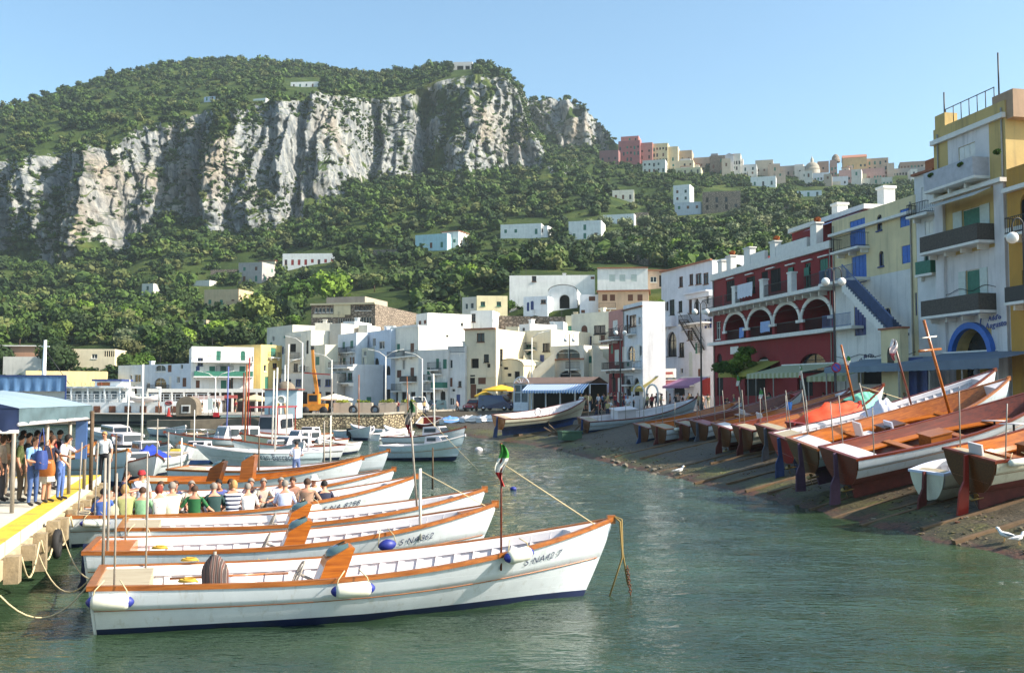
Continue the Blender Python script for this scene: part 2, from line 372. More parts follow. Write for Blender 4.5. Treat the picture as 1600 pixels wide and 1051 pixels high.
# ========== shore, slipway, road, quays, pier
SHORE=[G(px,py)for px,py in((690,672),(738,682),(800,690),(870,703),(925,716),(980,730),(1100,757),(1200,780),(1340,815),(1480,850),(1600,873))]+[Vector((14.2,18,0)),Vector((18,5,0))]
TOPE=[(-11,124,1.75),(-2,122,1.95),(6,115,2.1),(11,98,2.3),(12.4,86,2.3),(14.2,74,2.3),(16.6,60,2.3),(18.4,50,2.3),(20.1,41,2.3),(21.3,34.5,2.3),(22.3,30,2.3),(25,20,2.3),(31,7,2.3)]
def resample(a,k):
 t=np.linspace(0,len(a)-1,k);a=np.array([tuple(p)for p in a])
 return np.stack([np.interp(t,np.arange(len(a)),a[:,i])for i in range(3)],1)
def slip_mat():
 m,n,l,b=newmat('slipway')
 g_=n.new('ShaderNodeNewGeometry');sx=n.new('ShaderNodeSeparateXYZ');l.new(g_.outputs['Position'],sx.inputs[0])
 t=tex(n,l,.9,8,.7);t2=tex(n,l,.28,5,.65);t3=tex(n,l,9,4,.7)
 h=n.new('ShaderNodeMath');h.operation='MULTIPLY_ADD';l.new(t.outputs['Fac'],h.inputs[0]);h.inputs[1].default_value=.9;l.new(sx.outputs[2],h.inputs[2])
 r=ramp(n,l,h.outputs[0],[(.36,srgb(40,30,24)),(.50,srgb(104,60,40)),(.58,srgb(70,66,30)),(.82,srgb(100,100,40)),(.99,srgb(84,74,56))])
 e=r.color_ramp.elements
 f2=ramp(n,l,t2.outputs['Fac'],[(.42,(0,0,0)),(.6,(.75,)*3)])
 c=mix(n,l,f2.outputs[0],r.outputs[0],srgb(82,70,54))
 bk=n.new('ShaderNodeTexBrick');bk.inputs['Scale'].default_value=.42;bk.inputs['Mortar Size'].default_value=.012;bk.inputs['Color1'].default_value=(1,1,1,1);bk.inputs['Color2'].default_value=(.78,.78,.78,1);bk.inputs['Mortar'].default_value=(.3,.3,.3,1);l.new(g_.outputs['Position'],bk.inputs['Vector']);c=mix(n,l,.8,c,bk.outputs['Color'],'MULTIPLY')
 f3=ramp(n,l,t3.outputs['Fac'],[(.3,(.35,)*3),(.62,(1.15,)*3)])
 l.new(mix(n,l,1.,c,f3.outputs[0],'MULTIPLY'),b.inputs['Base Color'])
 b.inputs['Roughness'].default_value=.7;bump(n,l,b,t3.outputs['Fac'],.9,.06);return m
def make_shore():
 k=320;a=resample(SHORE,k);b_=resample(TOPE,k);rows=[]
 for v in np.linspace(-.14,1,60):
  p=a*(1-v)+b_*v;vv=max(v,-.14)
  z=np.where(v<0,3.2*v,b_[:,2]*(v**.9 if v>0 else 0))+.0*v
  z=z+(.07*fbm(p[:,0]*.9,p[:,1]*.9,0,4,61)+.035*fbm(p[:,0]*4,p[:,1]*4,0,3,62))*min(1,(1-v)*6)
  p[:,2]=z;rows.append(p)
 V=np.stack(rows,0);n0,n1=V.shape[:2];idx=np.arange(n0*n1).reshape(n0,n1)
 Q=np.stack([idx[:-1,:-1],idx[1:,:-1],idx[1:,1:],idx[:-1,1:]],2).reshape(-1,4)
 tag(mesh_np('slipway',V.reshape(-1,3),Q,[slip_mat()],True),'sloping stone and concrete slipway with green and rust coloured weed',kind='structure')
 pav=mat('quay_paving',srgb(150,142,130),.85,.25,.8,bmp=.3,bscale=4)
 mb=MB();t=resample(TOPE,60)
 rows=[[(p[0],p[1],p[2])for p in t],[(p[0]+70,p[1]+22,p[2])for p in t]];mb.grid(rows,smooth=False)
 rows2=[[(p[0],p[1],p[2])for p in t],[(p[0]+.02,p[1],p[2]-.4)for p in t]];mb.grid(rows2,smooth=False)
 tag(mb.build('shore_road',pav),'grey paved shore road above the slipway',kind='structure')
 mb=MB();q=[(XP(-300,128),128),(XP(150,126),126),(XP(335,116),116),(XP(470,116),116),(XP(600,118),118),(-11,123.5),(2,122),(12,112),(60,122),(60,185),(-130,185),(-130,128)]
 mb.poly([(x,y,1.5+.004*0)for x,y in q]);tag(mb.build('quay_paving',pav),'pale paving of the far quay',kind='structure')
make_shore()
def shore_z(x,y):
 a=resample(SHORE,320);b_=resample(TOPE,320);best=None
 for i in range(0,320,2):
  e=b_[i,:2]-a[i,:2];w_=np.array([x,y])-a[i,:2];v=(w_@e)/(e@e);dd=np.hypot(*(w_-e*v))
  if best is None or dd<best[0]:best=(dd,v,b_[i,2])
 v=min(1,best[1]);return best[2]*v**.9 if v>0 else 3.2*v
def stone_mat(name,c1,c2,joint,scale,stretch=(1,1,1.4)):
 m,n,l,b=newmat(name)
 t=tex(n,l,scale,kind='ShaderNodeTexVoronoi',stretch=stretch);t.feature='DISTANCE_TO_EDGE'
 c=tex(n,l,scale,kind='ShaderNodeTexVoronoi',stretch=stretch)
 nn=tex(n,l,5,4);r=ramp(n,l,c.outputs['Color'],[(.1,c1),(.9,c2)])
 e=ramp(n,l,t.outputs['Distance'],[(.02,(0,0,0)),(.09,(1,1,1))])
 c0=mix(n,l,e.outputs[0],joint,r.outputs[0])
 l.new(mix(n,l,.5,c0,ramp(n,l,nn.outputs['Fac'],[(.3,(.5,)*3),(.7,(1,)*3)]).outputs[0],'MULTIPLY'),b.inputs['Base Color'])
 b.inputs['Roughness'].default_value=.9;bump(n,l,b,e.outputs[0],.8,.06);return m
M_RUBBLE=stone_mat('rubble_stone',srgb(150,132,104),srgb(206,188,152),srgb(64,54,44),2.2)
M_OLDSTONE=stone_mat('old_stone',srgb(140,124,108),srgb(176,158,140),srgb(96,84,72),1.6)
M_CONC=mat('concrete',srgb(168,160,146),.85,.22,1.5,bmp=.3)
M_CONCD=mat('dark_concrete',srgb(120,108,92),.9,.3,1.2,bmp=.4)
def wall_run(name,label,pts,thick,m,zb=-.8,cat='wall',cop=None):
 o=thing(name,label,cat,(pts[0][0],pts[0][1],0));mb=MB();mc=MB();O=Vector((pts[0][0],pts[0][1],0))
 for a,b in zip(pts[:-1],pts[1:]):
  a=Vector(a);b=Vector(b);d=(b-a);d.z=0;nrm=Vector((-d.y,d.x,0)).normalized()*thick
  A0,B0=a-O,b-O
  mb.add([(A0.x,A0.y,zb),(B0.x,B0.y,zb),B0,A0,(A0.x+nrm.x,A0.y+nrm.y,zb),(B0.x+nrm.x,B0.y+nrm.y,zb),B0+nrm,A0+nrm],[(0,1,2,3),(3,2,6,7),(0,3,7,4),(1,5,6,2),(4,7,6,5)])
  if cop:
   e=nrm.normalized()*.12
   lo=[A0-e,B0-e,B0+nrm+e,A0+nrm+e]
   mc.add([p+Vector((0,0,.003))for p in lo]+[p+Vector((0,0,.2))for p in lo],[(0,1,5,4),(4,5,6,7),(3,7,6,2),(0,4,7,3),(1,2,6,5)])
 mb.build('masonry',m,o)
 if cop:mc.build('coping',cop,o)
 return o
wall_run('quay_wall','rubble stone quay wall with grey coping behind the moored rowing boats',[(XP(448,116),116,1.55),(XP(600,117.5),117.5,1.55),(-11.2,123.3,1.75),(-5.5,127.5,1.9)],.5,M_RUBBLE,cop=M_CONC)
wall_run('quay_wall','low concrete quay wall in front of the white ferry',[(XP(232,115),115,.95),(XP(300,114),114,1.),(XP(446,115.6),115.6,1.3)],7,M_CONCD)
# ---- landing pier with the yellow edge
PE=[G(-60,925,1.2),G(0,851,1.2),G(158,742,1.2)]
def make_pier():
 e0=Vector(PE[1]);e1=Vector(PE[2]);d=(e1-e0).normalized();n_=Vector((-d.y,d.x,0))
 e0=e0-d*9
 L=(e1-e0).length;o=thing('landing_pier','concrete landing pier with a yellow painted edge where passengers stand','pier',(e0.x,e0.y,1.2),math.atan2(d.y,d.x))
 yel=plaster('yellow_paint',srgb(206,172,48),.85,2.5)
 mb=MB();mb.box(0,L,0,16,-.28,0);mb.build('deck',mat('pier_concrete',srgb(196,188,172),.85,.18,1.1,bmp=.25,bscale=8),o)
 mb=MB();mb.box(0,L,.0,.46,.004,.012);mb.box(L-.45,L,.462,14,.004,.012);mb.build('yellow_line',yel,o)
 mb=MB();mb.box(.2,L-.1,-.08,.2,-.62,-.27);mb.box(L-.2,L+.05,.2,15,-.6,-.28);mb.build('edge_beam',mat('pier_beam',srgb(176,158,128),.9,.3,2,bmp=.4),o)
 wd=mat('weathered_wood',srgb(150,132,104),.9,.35,5,bmp=.5)
 r=random.Random(3)
 for x in np.arange(9.2,L-.3,1.5):
  mb=MB();x+=r.uniform(-.2,.2);w_=r.uniform(.12,.24);mb.box(x-w_,x+w_*.7,-.34,-.085,-r.uniform(.55,1.0),-.12-r.uniform(0,.16));mb.build('fender_post',wd,o)
 for x in np.arange(10,L,3.1):
  mb=MB();mb.tube([(x,1.2,-2.4),(x,1.2,-.3)],.28,10);mb.build('pile',M_CONCD,o)
 for x in(13.4,21.):
  mb=MB();ring=[(x+.02*math.sin(q*2),-.34-.01*math.cos(q),-.62+.24*math.cos(q))for q in[0]]
  pts=[(x+.26*math.cos(q),-.36,-.62+.26*math.sin(q))for q in np.linspace(0,2*math.pi,15)]
  mb.tube(pts,.085,7,cap=False);mb.build('tyre',mat('rubber',srgb(34,32,32),.8,.2),o)
 for k in range(5):
  x=9.4+k*2.2;mb=MB();pts=[(x+2.0*t,-.3,-.3-.55*math.sin(math.pi*t))for t in np.linspace(0,1,9)];mb.tube(pts,.022,5);mb.build('rope',mat('rope',srgb(196,178,140),.9),o)
 return o
make_pier()
# ========== buildings
M_GLASS=mat('window_glass',srgb(40,46,52),.12,.25,2)
M_GLASS2=mat('bright_glass',srgb(96,108,118),.12,.25,2)
M_WHITE=mat('white_trim',srgb(226,222,214),.6,.1,3)
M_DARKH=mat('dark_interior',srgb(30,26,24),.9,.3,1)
M_IRON=mat('dark_iron',srgb(44,42,42),.6,.2,4)
M_TILE=mat('roof_tiles',srgb(160,104,78),.85,.3,3,bmp=.5,bscale=9)
M_ROOFG=mat('grey_roof',srgb(150,140,128),.9,.25,.8)
M_WOODD=mat('brown_shutter',srgb(104,62,40),.7,.2,5)
M_GREENP=mat('green_shutter',srgb(46,112,92),.6,.2,5)
M_BLUEP=mat('blue_shutter',srgb(48,104,186),.55,.15,5)
M_NAVY=mat('navy_door',srgb(44,62,118),.55,.2,4)
M_REDP=mat('red_shutter',srgb(150,40,34),.6,.2,5)
SHUT={'g':M_GREENP,'b':M_BLUEP,'n':M_NAVY,'w':M_WHITE,'r':M_REDP,'o':M_WOODD,'k':M_DARKH,'p':mat('pale_shutter',srgb(196,204,196),.6,.1,4)}
def arc_pts(cx,z0,hw,h,n=10):
 return[(cx-hw*math.cos(math.pi*i/n),z0+h*math.sin(math.pi*i/n))for i in range(n+1)]
class Bld:
 """facade from A to B (seen left to right), body behind it; local x along facade, y into the building"""
 def __init__(s,name,label,pxA,dA,pxB,dB,depth,z0,yt=None,z1=None,col=None,cat='building',group=None,m=None,parapet=.5,roof='flat',side=None,roofm=None,pxR=None):
  A=Vector((XP(pxA,dA),dA,0));B=Vector((XP(pxB,dB),dB,0));s.A=A;s.W=(B-A).length
  s.rz=math.atan2(B.y-A.y,B.x-A.x);s.D=depth;s.z0=z0;s.D=depth if pxR is None else((pxR-800)/F*B.y-B.x)/((-math.sin(s.rz))-(pxR-800)/F*math.cos(s.rz));s.h=(z1 if z1 is not None else Z(pxA,yt,dA))-z0
  s.M=Matrix.Translation((A.x,A.y,z0))@Matrix.Rotation(s.rz,4,'Z');s.MI=s.M.inverted()
  s.o=thing(name,label,cat,(A.x,A.y,z0),s.rz,group);s.m=m or plaster(name+'_plaster',col);s.col=col
  s.op={'F':[],'L':[],'R':[]};s.par=parapet;s.roof=roof;s.extra=MB();s.ex2=MB();s.roofm=roofm;s.done=False
  s.sidem=side;s.nr=pxR is None;s.reg=[];s.regm=[]
  s.O=(CAMV:=s.MI@Vector((0,0,CAMZ)))
  s.px=(pxA,pxB)
 def fr(s,f):
  if f=='F':return Vector((0,0,0)),Vector((1,0,0)),Vector((0,-1,0)),s.W
  if f=='R':return Vector((s.W,0,0)),Vector((0,1,0)),Vector((1,0,0)),s.D
  return Vector((0,s.D,0)),Vector((0,-1,0)),Vector((-1,0,0)),s.D
 def hit(s,px,py,f='F',off=0.):
  o,x,n_,w_=s.fr(f);d=(s.MI@P(px,py,50.))-s.O;o2=o+n_*off
  t=(o2-s.O).dot(n_)/d.dot(n_);p=s.O+d*t-o;return p.dot(x),p.z
 def rect(s,r,f='F'):
  cx,cy=(r[0]+r[2])/2,(r[1]+r[3])/2
  xa,_=s.hit(r[0],cy,f);xb,_=s.hit(r[2],cy,f);_,za=s.hit(cx,r[3],f);_,zb=s.hit(cx,r[1],f)
  return min(xa,xb),max(za,.02),max(xa,xb),zb
 def P3(s,f,x,z,out=0.):
  o,ax,n_,_=s.fr(f);return o+ax*x+n_*out+Vector((0,0,z))
 def bx(s,mb,f,x0,x1,z0,z1,o0,o1,mi=0):
  p=[s.P3(f,x,z,o)for z in(z0,z1)for o in(o0,o1)for x in(x0,x1)]
  mb.add(p,[(0,2,3,1),(4,5,7,6),(0,1,5,4),(2,6,7,3),(0,4,6,2),(1,3,7,5)],mi)
 def win(s,r,kind='w',sh=None,f='F',arch=False,deep=.16,part=None,local=False,lab=None):
  """r pixel rect; kind w glazed window, d door/closed shutter, o glazed with open shutters, h dark opening"""
  x0,z0,x1,z1=r if local else s.rect(r,f)
  W=s.fr(f)[3];x0=max(x0,.08);x1=min(x1,W-.08);z1=min(z1,s.h-.12)
  if x1-x0<.15 or z1-z0<.15:return None
  for q in s.op[f]:
   if x0<q[2]+.02 and x1>q[0]-.02 and z0<q[3]+.02 and z1>q[1]-.02:return None
  s.op[f].append((x0,z0,x1,z1,arch,deep))
  w_,h_=x1-x0,z1-z0;mb=MB();t=min(.07,w_*.09)
  nm=part or{'w':'window','o':'window','d':'door' if h_>1.9 else 'shutter','h':'opening'}[kind]
  sm=SHUT.get(sh or 'w')
  if kind in 'wo':
   s.bx(mb,f,x0,x0+t,z0,z1,-deep+.02,-deep+.08);s.bx(mb,f,x1-t,x1,z0,z1,-deep+.02,-deep+.08)
   s.bx(mb,f,x0+t,x1-t,z0,z0+t,-deep+.02,-deep+.08);s.bx(mb,f,x0+t,x1-t,z1-t,z1,-deep+.02,-deep+.08)
   if w_>.7:s.bx(mb,f,(x0+x1)/2-t*.5,(x0+x1)/2+t*.5,z0+t,z1-t,-deep+.02,-deep+.07)
   if h_>1.3:s.bx(mb,f,x0+t,x1-t,z0+h_*.62,z0+h_*.62+t*.8,-deep+.02,-deep+.065)
   s.bx(mb,f,x0-.06,x1+.06,z0-.1,z0-.003,-.02,.1)
   o=mb.build(nm,sm if kind=='w' and sh else M_WHITE,s.o)
   g_=MB();s.bx(g_,f,x0+.003,x1-.003,z0+.003,z1-.003,-deep-.05,-deep+.015);g_.build('pane',M_GLASS,o)
   if kind=='o':
    for a,b in((x0-w_*.52,x0-.02),(x1+.02,x1+w_*.52)):
     q=MB();s.bx(q,f,a,b,z0,z1,.02,.06);q.build('shutter',sm,o)
  elif kind=='d':
   s.bx(mb,f,x0+.003,x1-.003,z0+.003,z1-.003,-.12,-.06)
   n_=max(2,int(w_/.42))
   for i in range(n_):
    a=x0+w_*i/n_;s.bx(mb,f,a+.03,a+w_/n_-.03,z0+.08,z1-.08,-.06,-.035)
   if h_>1.2:s.bx(mb,f,x0+.02,x1-.02,z0+h_*.48,z0+h_*.52,-.035,-.02)
   o=mb.build(nm,sm,s.o)
  else:
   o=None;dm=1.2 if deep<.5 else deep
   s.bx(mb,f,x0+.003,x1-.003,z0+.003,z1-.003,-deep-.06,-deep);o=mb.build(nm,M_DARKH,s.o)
  if lab and o:o['label']=lab
  return o
 def region(s,x0,z0,x1,z1,m):
  if m not in s.regm:s.regm.append(m)
  s.reg.append((max(0,x0),max(0,z0),min(s.W,x1),min(s.h,z1),1+s.regm.index(m)))
 def grid(s,f,xs,zs,w_,h_,kind='w',sh=None,arch=False):
  for z in zs:
   for x in xs:s.win((x-w_/2,z,x+w_/2,z+h_),kind,sh,f,arch,local=True)
 def auto(s,f='F',n=None,sh='go',seed=0,hw=(.9,1.35),storey=3.1,z=1.0,skip=.15):
  r=random.Random(seed);W=s.fr(f)[3];n=n or max(1,int(W/2.9))
  for k in range(max(1,int((s.h-.6)/storey))):
   for i in range(n):
    if r.random()<skip:continue
    x=W*(i+.5)/n+r.uniform(-.25,.25);door=r.random()<.25
    h_=2.1 if door else hw[1]*r.uniform(.8,1.1);z0=k*storey+(.25 if door else z)
    if z0+h_>s.h-.4:continue
    s.win((x-hw[0]/2,z0,x+hw[0]/2,z0+h_),r.choice('wwdo' if not door else 'wd'),r.choice(sh),f,r.random()<.12,local=True)
 def balcony(s,r,f='F',out=1.0,kind='iron',lab=None):
  x0,z0,x1,z1=s.rect(r,f)if len(r)==4 else r[:4];h_=max(.75,z1-z0);h_=min(h_,1.15)
  o_=MB();s.bx(o_,f,x0-.1,x1+.1,z0-.16,z0,0,out)
  for x in np.arange(x0+.3,x1,1.6):s.bx(o_,f,x-.08,x+.08,z0-.45,z0-.163,0,out*.6)
  B=o_.build('balcony',M_WHITE if kind!='wall' else s.m,s.o);mb=MB()
  if kind=='iron':
   for(a,b)in((x0,x1),):
    for zz in(z0+.08,z0+h_):s.bx(mb,f,a,b,zz-.02,zz+.02,out-.06,out-.02)
    for x in np.arange(a,b,.16):s.bx(mb,f,x-.01,x+.01,z0+.08,z0+h_,out-.055,out-.03)
   for a in(x0,x1):
    for zz in(z0+.08,z0+h_):s.bx(mb,f,a-.02,a+.02,zz-.021,zz+.021,0,out-.02)
    for y in np.arange(.1,out,.16):s.bx(mb,f,a-.01,a+.01,z0+.08,z0+h_,y-.01,y+.01)
   mm=M_IRON
  else:
   for q in((x0,x1,out-.08,out),(x0,x0+.08,.0,out-.083),(x1-.08,x1,.0,out-.083)):s.bx(mb,f,q[0],q[1],z0+.003,z0+h_,q[2],q[3])
   mm={'wall':s.m,'reed':mat('reed_screen',srgb(84,78,72),.9,.3,9),'dark':M_IRON,'green':M_GREENP}[kind]
  mb.build('railing',mm,B);return B
 def band(s,z0,z1,f='F',out=.12,m=None,name='cornice',x0=None,x1=None):
  mb=MB();W=s.fr(f)[3];s.bx(mb,f,-.05 if x0 is None else x0,W+.05 if x1 is None else x1,z0,z1,-.003,out);return mb.build(name,m or M_WHITE,s.o)
 def face(s,mb,f):
  W=s.fr(f)[3];ops=s.op[f];h=s.h
  rg=s.reg if f=='F' else[]
  xs=sorted({0.,W}|{q for o in ops+rg for q in(o[0],o[2])if 0<=q<=W});zs=sorted({0.,h}|{q for o in ops+rg for q in(o[1],o[3])if 0<=q<=h})
  for z0,z1 in zip(zs[:-1],zs[1:]):
   st=None;cm=0
   for x0,x1 in list(zip(xs[:-1],xs[1:]))+[(W,W)]:
    hole=x0==W or any(o[0]<=(x0+x1)/2<=o[2]and o[1]<=(z0+z1)/2<=o[3]for o in ops)
    mi=0
    for q in rg:
     if q[0]<=(x0+x1)/2<=q[2]and q[1]<=(z0+z1)/2<=q[3]:mi=q[4]
    if st is not None and(hole or mi!=cm):
     mb.quad(s.P3(f,st,z0),s.P3(f,x0,z0),s.P3(f,x0,z1),s.P3(f,st,z1),cm);st=None
    if not hole and st is None:st=x0;cm=mi
  for x0,z0,x1,z1,arch,deep in ops:
   e=-deep-.07
   mb.quad(s.P3(f,x0,z0),s.P3(f,x0,z0,e),s.P3(f,x0,z1,e),s.P3(f,x0,z1))
   mb.quad(s.P3(f,x1,z0),s.P3(f,x1,z1),s.P3(f,x1,z1,e),s.P3(f,x1,z0,e))
   mb.quad(s.P3(f,x0,z1),s.P3(f,x0,z1,e),s.P3(f,x1,z1,e),s.P3(f,x1,z1))
   mb.quad(s.P3(f,x0,z0),s.P3(f,x1,z0),s.P3(f,x1,z0,e),s.P3(f,x0,z0,e))
   if arch:
    hw=(x1-x0)/2;ah=min(hw,(z1-z0)*.6);a=arc_pts((x0+x1)/2,z1-ah,hw,ah,12)
    for k in range(12):
     c=(x0,z1)if k<6 else(x1,z1)
     for e_ in(0,-.04):mb.add([s.P3(f,*c,e_),s.P3(f,*a[k],e_),s.P3(f,*a[k+1],e_)],[(0,1,2)])
     mb.quad(s.P3(f,*a[k]),s.P3(f,*a[k+1]),s.P3(f,*a[k+1],e),s.P3(f,*a[k],e))
 def finish(s):
  W,D,h=s.W,s.D,s.h;mb=MB()
  if s.o.name.startswith('quay_house'):
   q=int(s.A.x*7)%97;s.auto('F',seed=q,skip=.3,storey=2.8,hw=(.75,1.2),sh='gowkn',n=max(2,int(W/2.1)))
   if s.nr:s.auto('R',seed=q+1,skip=.5,storey=3,hw=(.8,1.2),sh='gowk')
   r=random.Random(q)
   for k in range(int(W/5)+1):
    if h>6 and r.random()<.7:x=r.uniform(.8,max(.9,W-2.4));z=r.choice([2.9,5.7,8.5]);(z<h-2)and s.balcony((x,z,min(W-.2,x+1.8),z+.95,0),out=.7)
  for f in 'FLR':s.face(mb,f)
  mb.quad((W,D,0),(0,D,0),(0,D,h),(W,D,h))
  if s.roof=='flat':
   t=.22;z=h-s.par
   mb.quad((0,0,h),(W,0,h),(W-t,t,h),(t,t,h));mb.quad((W,0,h),(W,D,h),(W-t,D-t,h),(W-t,t,h))
   mb.quad((W,D,h),(0,D,h),(t,D-t,h),(W-t,D-t,h));mb.quad((0,D,h),(0,0,h),(t,t,h),(t,D-t,h))
   mb.quad((t,t,z),(W-t,t,z),(W-t,t,h),(t,t,h));mb.quad((W-t,D-t,z),(t,D-t,z),(t,D-t,h),(W-t,D-t,h))
   mb.quad((W-t,t,z),(W-t,D-t,z),(W-t,D-t,h),(W-t,t,h));mb.quad((t,D-t,z),(t,t,z),(t,t,h),(t,D-t,h))
   r=MB();r.quad((t,t,z),(W-t,t,z),(W-t,D-t,z),(t,D-t,z));r.build('roof',s.roofm or M_ROOFG,s.o)
  elif s.roof=='slab':
   r=MB();r.box(-.3,W+.3,-.4,D+.3,h+.003,h+.2);r.build('roof',s.roofm or M_TILE,s.o);mb.quad((0,0,h),(W,0,h),(W,D,h),(0,D,h))
  elif s.roof=='gable':
   rh=W*.22 if W<D else D*.22;r=MB()
   if W<D:
    mb.poly([(0,0,h),(W,0,h),(W/2,0,h+rh)]);mb.poly([(0,D,h),(W,D,h),(W/2,D,h+rh)])
    for a,b in(((-.25,h-.1),(W/2,h+rh+.06)),((W+.25,h-.1),(W/2,h+rh+.06))):
     r.add([(a[0],-.25,a[1]),(b[0],-.25,b[1]),(b[0],D+.25,b[1]),(a[0],D+.25,a[1]),(a[0],-.25,a[1]+.12),(b[0],-.25,b[1]+.12),(b[0],D+.25,b[1]+.12),(a[0],D+.25,a[1]+.12)],[(0,3,2,1),(4,5,6,7),(0,1,5,4),(3,7,6,2),(0,4,7,3)])
   else:
    mb.poly([(0,0,h),(0,D,h),(0,D/2,h+rh)]);mb.poly([(W,0,h),(W,D,h),(W,D/2,h+rh)])
    for a,b in(((-.25,h-.1),(D/2,h+rh+.06)),((D+.25,h-.1),(D/2,h+rh+.06))):
     r.add([(-.25,a[0],a[1]),(-.25,b[0],b[1]),(W+.25,b[0],b[1]),(W+.25,a[0],a[1]),(-.25,a[0],a[1]+.12),(-.25,b[0],b[1]+.12),(W+.25,b[0],b[1]+.12),(W+.25,a[0],a[1]+.12)],[(0,3,2,1),(4,5,6,7),(0,1,5,4),(3,7,6,2),(0,4,7,3)])
   r.build('roof',s.roofm or M_TILE,s.o)
  elif s.roof=='vault':
   a=arc_pts(W/2,h,W/2,W*.22,12);pts=[(x,0,z)for x,z in a];mb.poly(pts);mb.poly([(x,D,z)for x,z in a])
   r=MB();r.grid([[(x,y,z+.05)for x,z in arc_pts(W/2,h,W/2+.1,W*.22+.05,12)]for y in(-.1,D+.1)]);r.build('roof',s.roofm or s.m,s.o)
  mb.build('wall',[s.m]+s.regm,s.o);return s
 def chimney(s,x,y,w_=.6,h_=1.1,m=None):
  mb=MB();z=s.h-(s.par if s.roof=='flat' else 0);mb.box(x,x+w_,y,y+w_,z+.003,z+h_);mb.box(x-.08,x+w_+.08,y-.08,y+w_+.08,z+h_+.003,z+h_+.14);mb.build('chimney',m or s.m,s.o)
 def aerial(s,x,y,h_=2.2):
  mb=MB();z=s.h-.5;mb.tube([(x,y,z),(x,y,z+h_)],.025,5)
  for k in range(4):mb.beam((x-.4+.04*k,y,z+h_-.1-.16*k),(x+.4-.04*k,y,z+h_-.1-.16*k),.02,.02)
  mb.build('aerial',M_IRON,s.o)
WH=srgb(232,230,226);CR=srgb(218,206,176);PALE=srgb(214,216,214);YE=srgb(228,200,128);TAN=srgb(196,172,138)
# ---------- far quay, left to right
Q0=1.5
def B(*a,**k):return Bld('quay_house',*a,cat='house',**k)
b=B('long low cream building with flat roof behind the ferry',42,150,168,154,8,Q0,yt=579,col=srgb(226,204,146));b.grid('F',[3,7,10.5],[1],1.2,1.4,'w');b.finish()
b=B('pale blue-white house with two big arched windows beside the ferry deck',186,160,300,148,12,Q0,yt=571,col=srgb(206,214,222))
for r in((243,568,259,580),):b.win(r,'w',arch=True)
b.win((241,590,260,607),'w',arch=True);b.win((210,585,220,597),'w');b.win((262,570,268,581),'d','o');b.win((276,588,281,598),'w');b.win((285,590,291,604),'d','o');b.win((203,586,206,593),'w');b.win((204,602,214,616),'h',arch=True);b.win((229,598,234,606),'w');b.win((282,568,286,576),'w');b.win((228,612,236,632),'d','b');b.win((262,614,280,634),'h')
b.chimney(4,3);b.aerial(7,3);b.finish()
b=B('bright white three storey hotel with long balconies and green doors',300,146,397,149,11,Q0,yt=541,col=WH)
for x in(322,338,376):b.win((x,548,x+7,563),'d','w' if x<330 else 'g',arch=(x==376))
for x in(327,345,374):b.win((x,572,x+9,587),'d','g')
for x in(327,345,376):b.win((x,594,x+9,609),'d','g' if x==345 else 'w')
b.win((312,616,330,636),'h');b.win((340,614,372,636),'h');b.win((306,572,312,586),'d','n');b.win((306,594,312,606),'d','o')
b.balcony((303,558,394,565),out=1.3,kind='iron');b.balcony((303,581,394,588),out=1.3,kind='green');b.grid('R',[3,7],[3.5,7],1,1.6,'d','g');b.finish()
b=B('narrow yellow house with a green shutter beside the white hotel',408,153,441,157,8,Q0,yt=538,col=YE)
b.win((423,543,431,557),'d','g');b.win((426,567,433,575),'w','o');b.win((412,570,416,580),'w');b.balcony((420,553,434,558),out=.6);b.finish()
b=B('tall flat roofed white building behind the yellow house',417,176,457,168,22,Q0,pxR=531,yt=512,col=srgb(222,214,196));b.win((425,525,429,533),'w');b.win((443,524,448,528),'d','g');b.auto('F',seed=4);b.aerial(3,3);b.finish()
b=B('pale block with blank sunlit right wall and small balconies',446,160,486,153,13,Q0,pxR=529,yt=520,col=srgb(226,220,204))
for r in((453,535,458,546),(470,535,475,546),(452,567,458,578),(472,562,478,571)):b.win(r,'d','o' if r[0]<460 else 'g')
b.balcony((450,546,461,552),out=.6);b.auto('F',seed=8,skip=.4);b.finish()
b=B('short cream block stepped in front of the blank white wall',486,150,508,146,9.5,Q0,pxR=528,yt=540,col=srgb(222,212,186));b.win((493,557,499,570),'d','g');b.auto('F',seed=9,skip=.5);b.finish()
b=B('low dark fronted cafe building with blue awning behind the crane',440,143,527,138,8,Q0,yt=584,col=srgb(188,182,172))
for x in(446,462,492,508):b.win((x,592,x+9,603),'w','n')
for x in(445,466,488,508):b.win((x,612,x+14,636),'h')
b.finish()
b=B('white house with two pairs of green doors and iron balconies left of the flagpole lamp',528,151,557,145,9,Q0,pxR=574,yt=523,col=srgb(214,218,222))
for r in((535,534,539,545),(547,532,552,544),(535,559,540,570)):b.win(r,'d','g')
b.balcony((531,544,542,551),out=.6);b.balcony((543,543,555,550),out=.6);b.grid('R',[2.5,6],[4,7.5],.9,1.4,'w');b.finish()
b=B('shady balcony house with green posts and potted plants under the white doors house',521,142,552,138,5,Q0,yt=570,col=srgb(196,200,204))
for r in((524,582,531,594),(533,582,541,594),(543,582,550,594),(531,606,539,622)):b.win(r,'w','g')
b.balcony((522,591,552,598),out=1.2,kind='iron');b.balcony((522,568,552,574),out=1.0,kind='iron');b.finish()
b=B('small cream house with green corner window between white facades',552,148,573,144,8,Q0,yt=545,col=srgb(222,214,190));b.win((553,552,560,565),'w','g');b.win((568,548,574,556),'w');b.auto('F',seed=21);b.finish()
b=B('light blue shaded house with outside stairs and tall arches',573,147,611,140,12,Q0,yt=519,col=srgb(196,206,220))
for r in((582,528,587,541),(592,533,601,545)):b.win(r,'w')
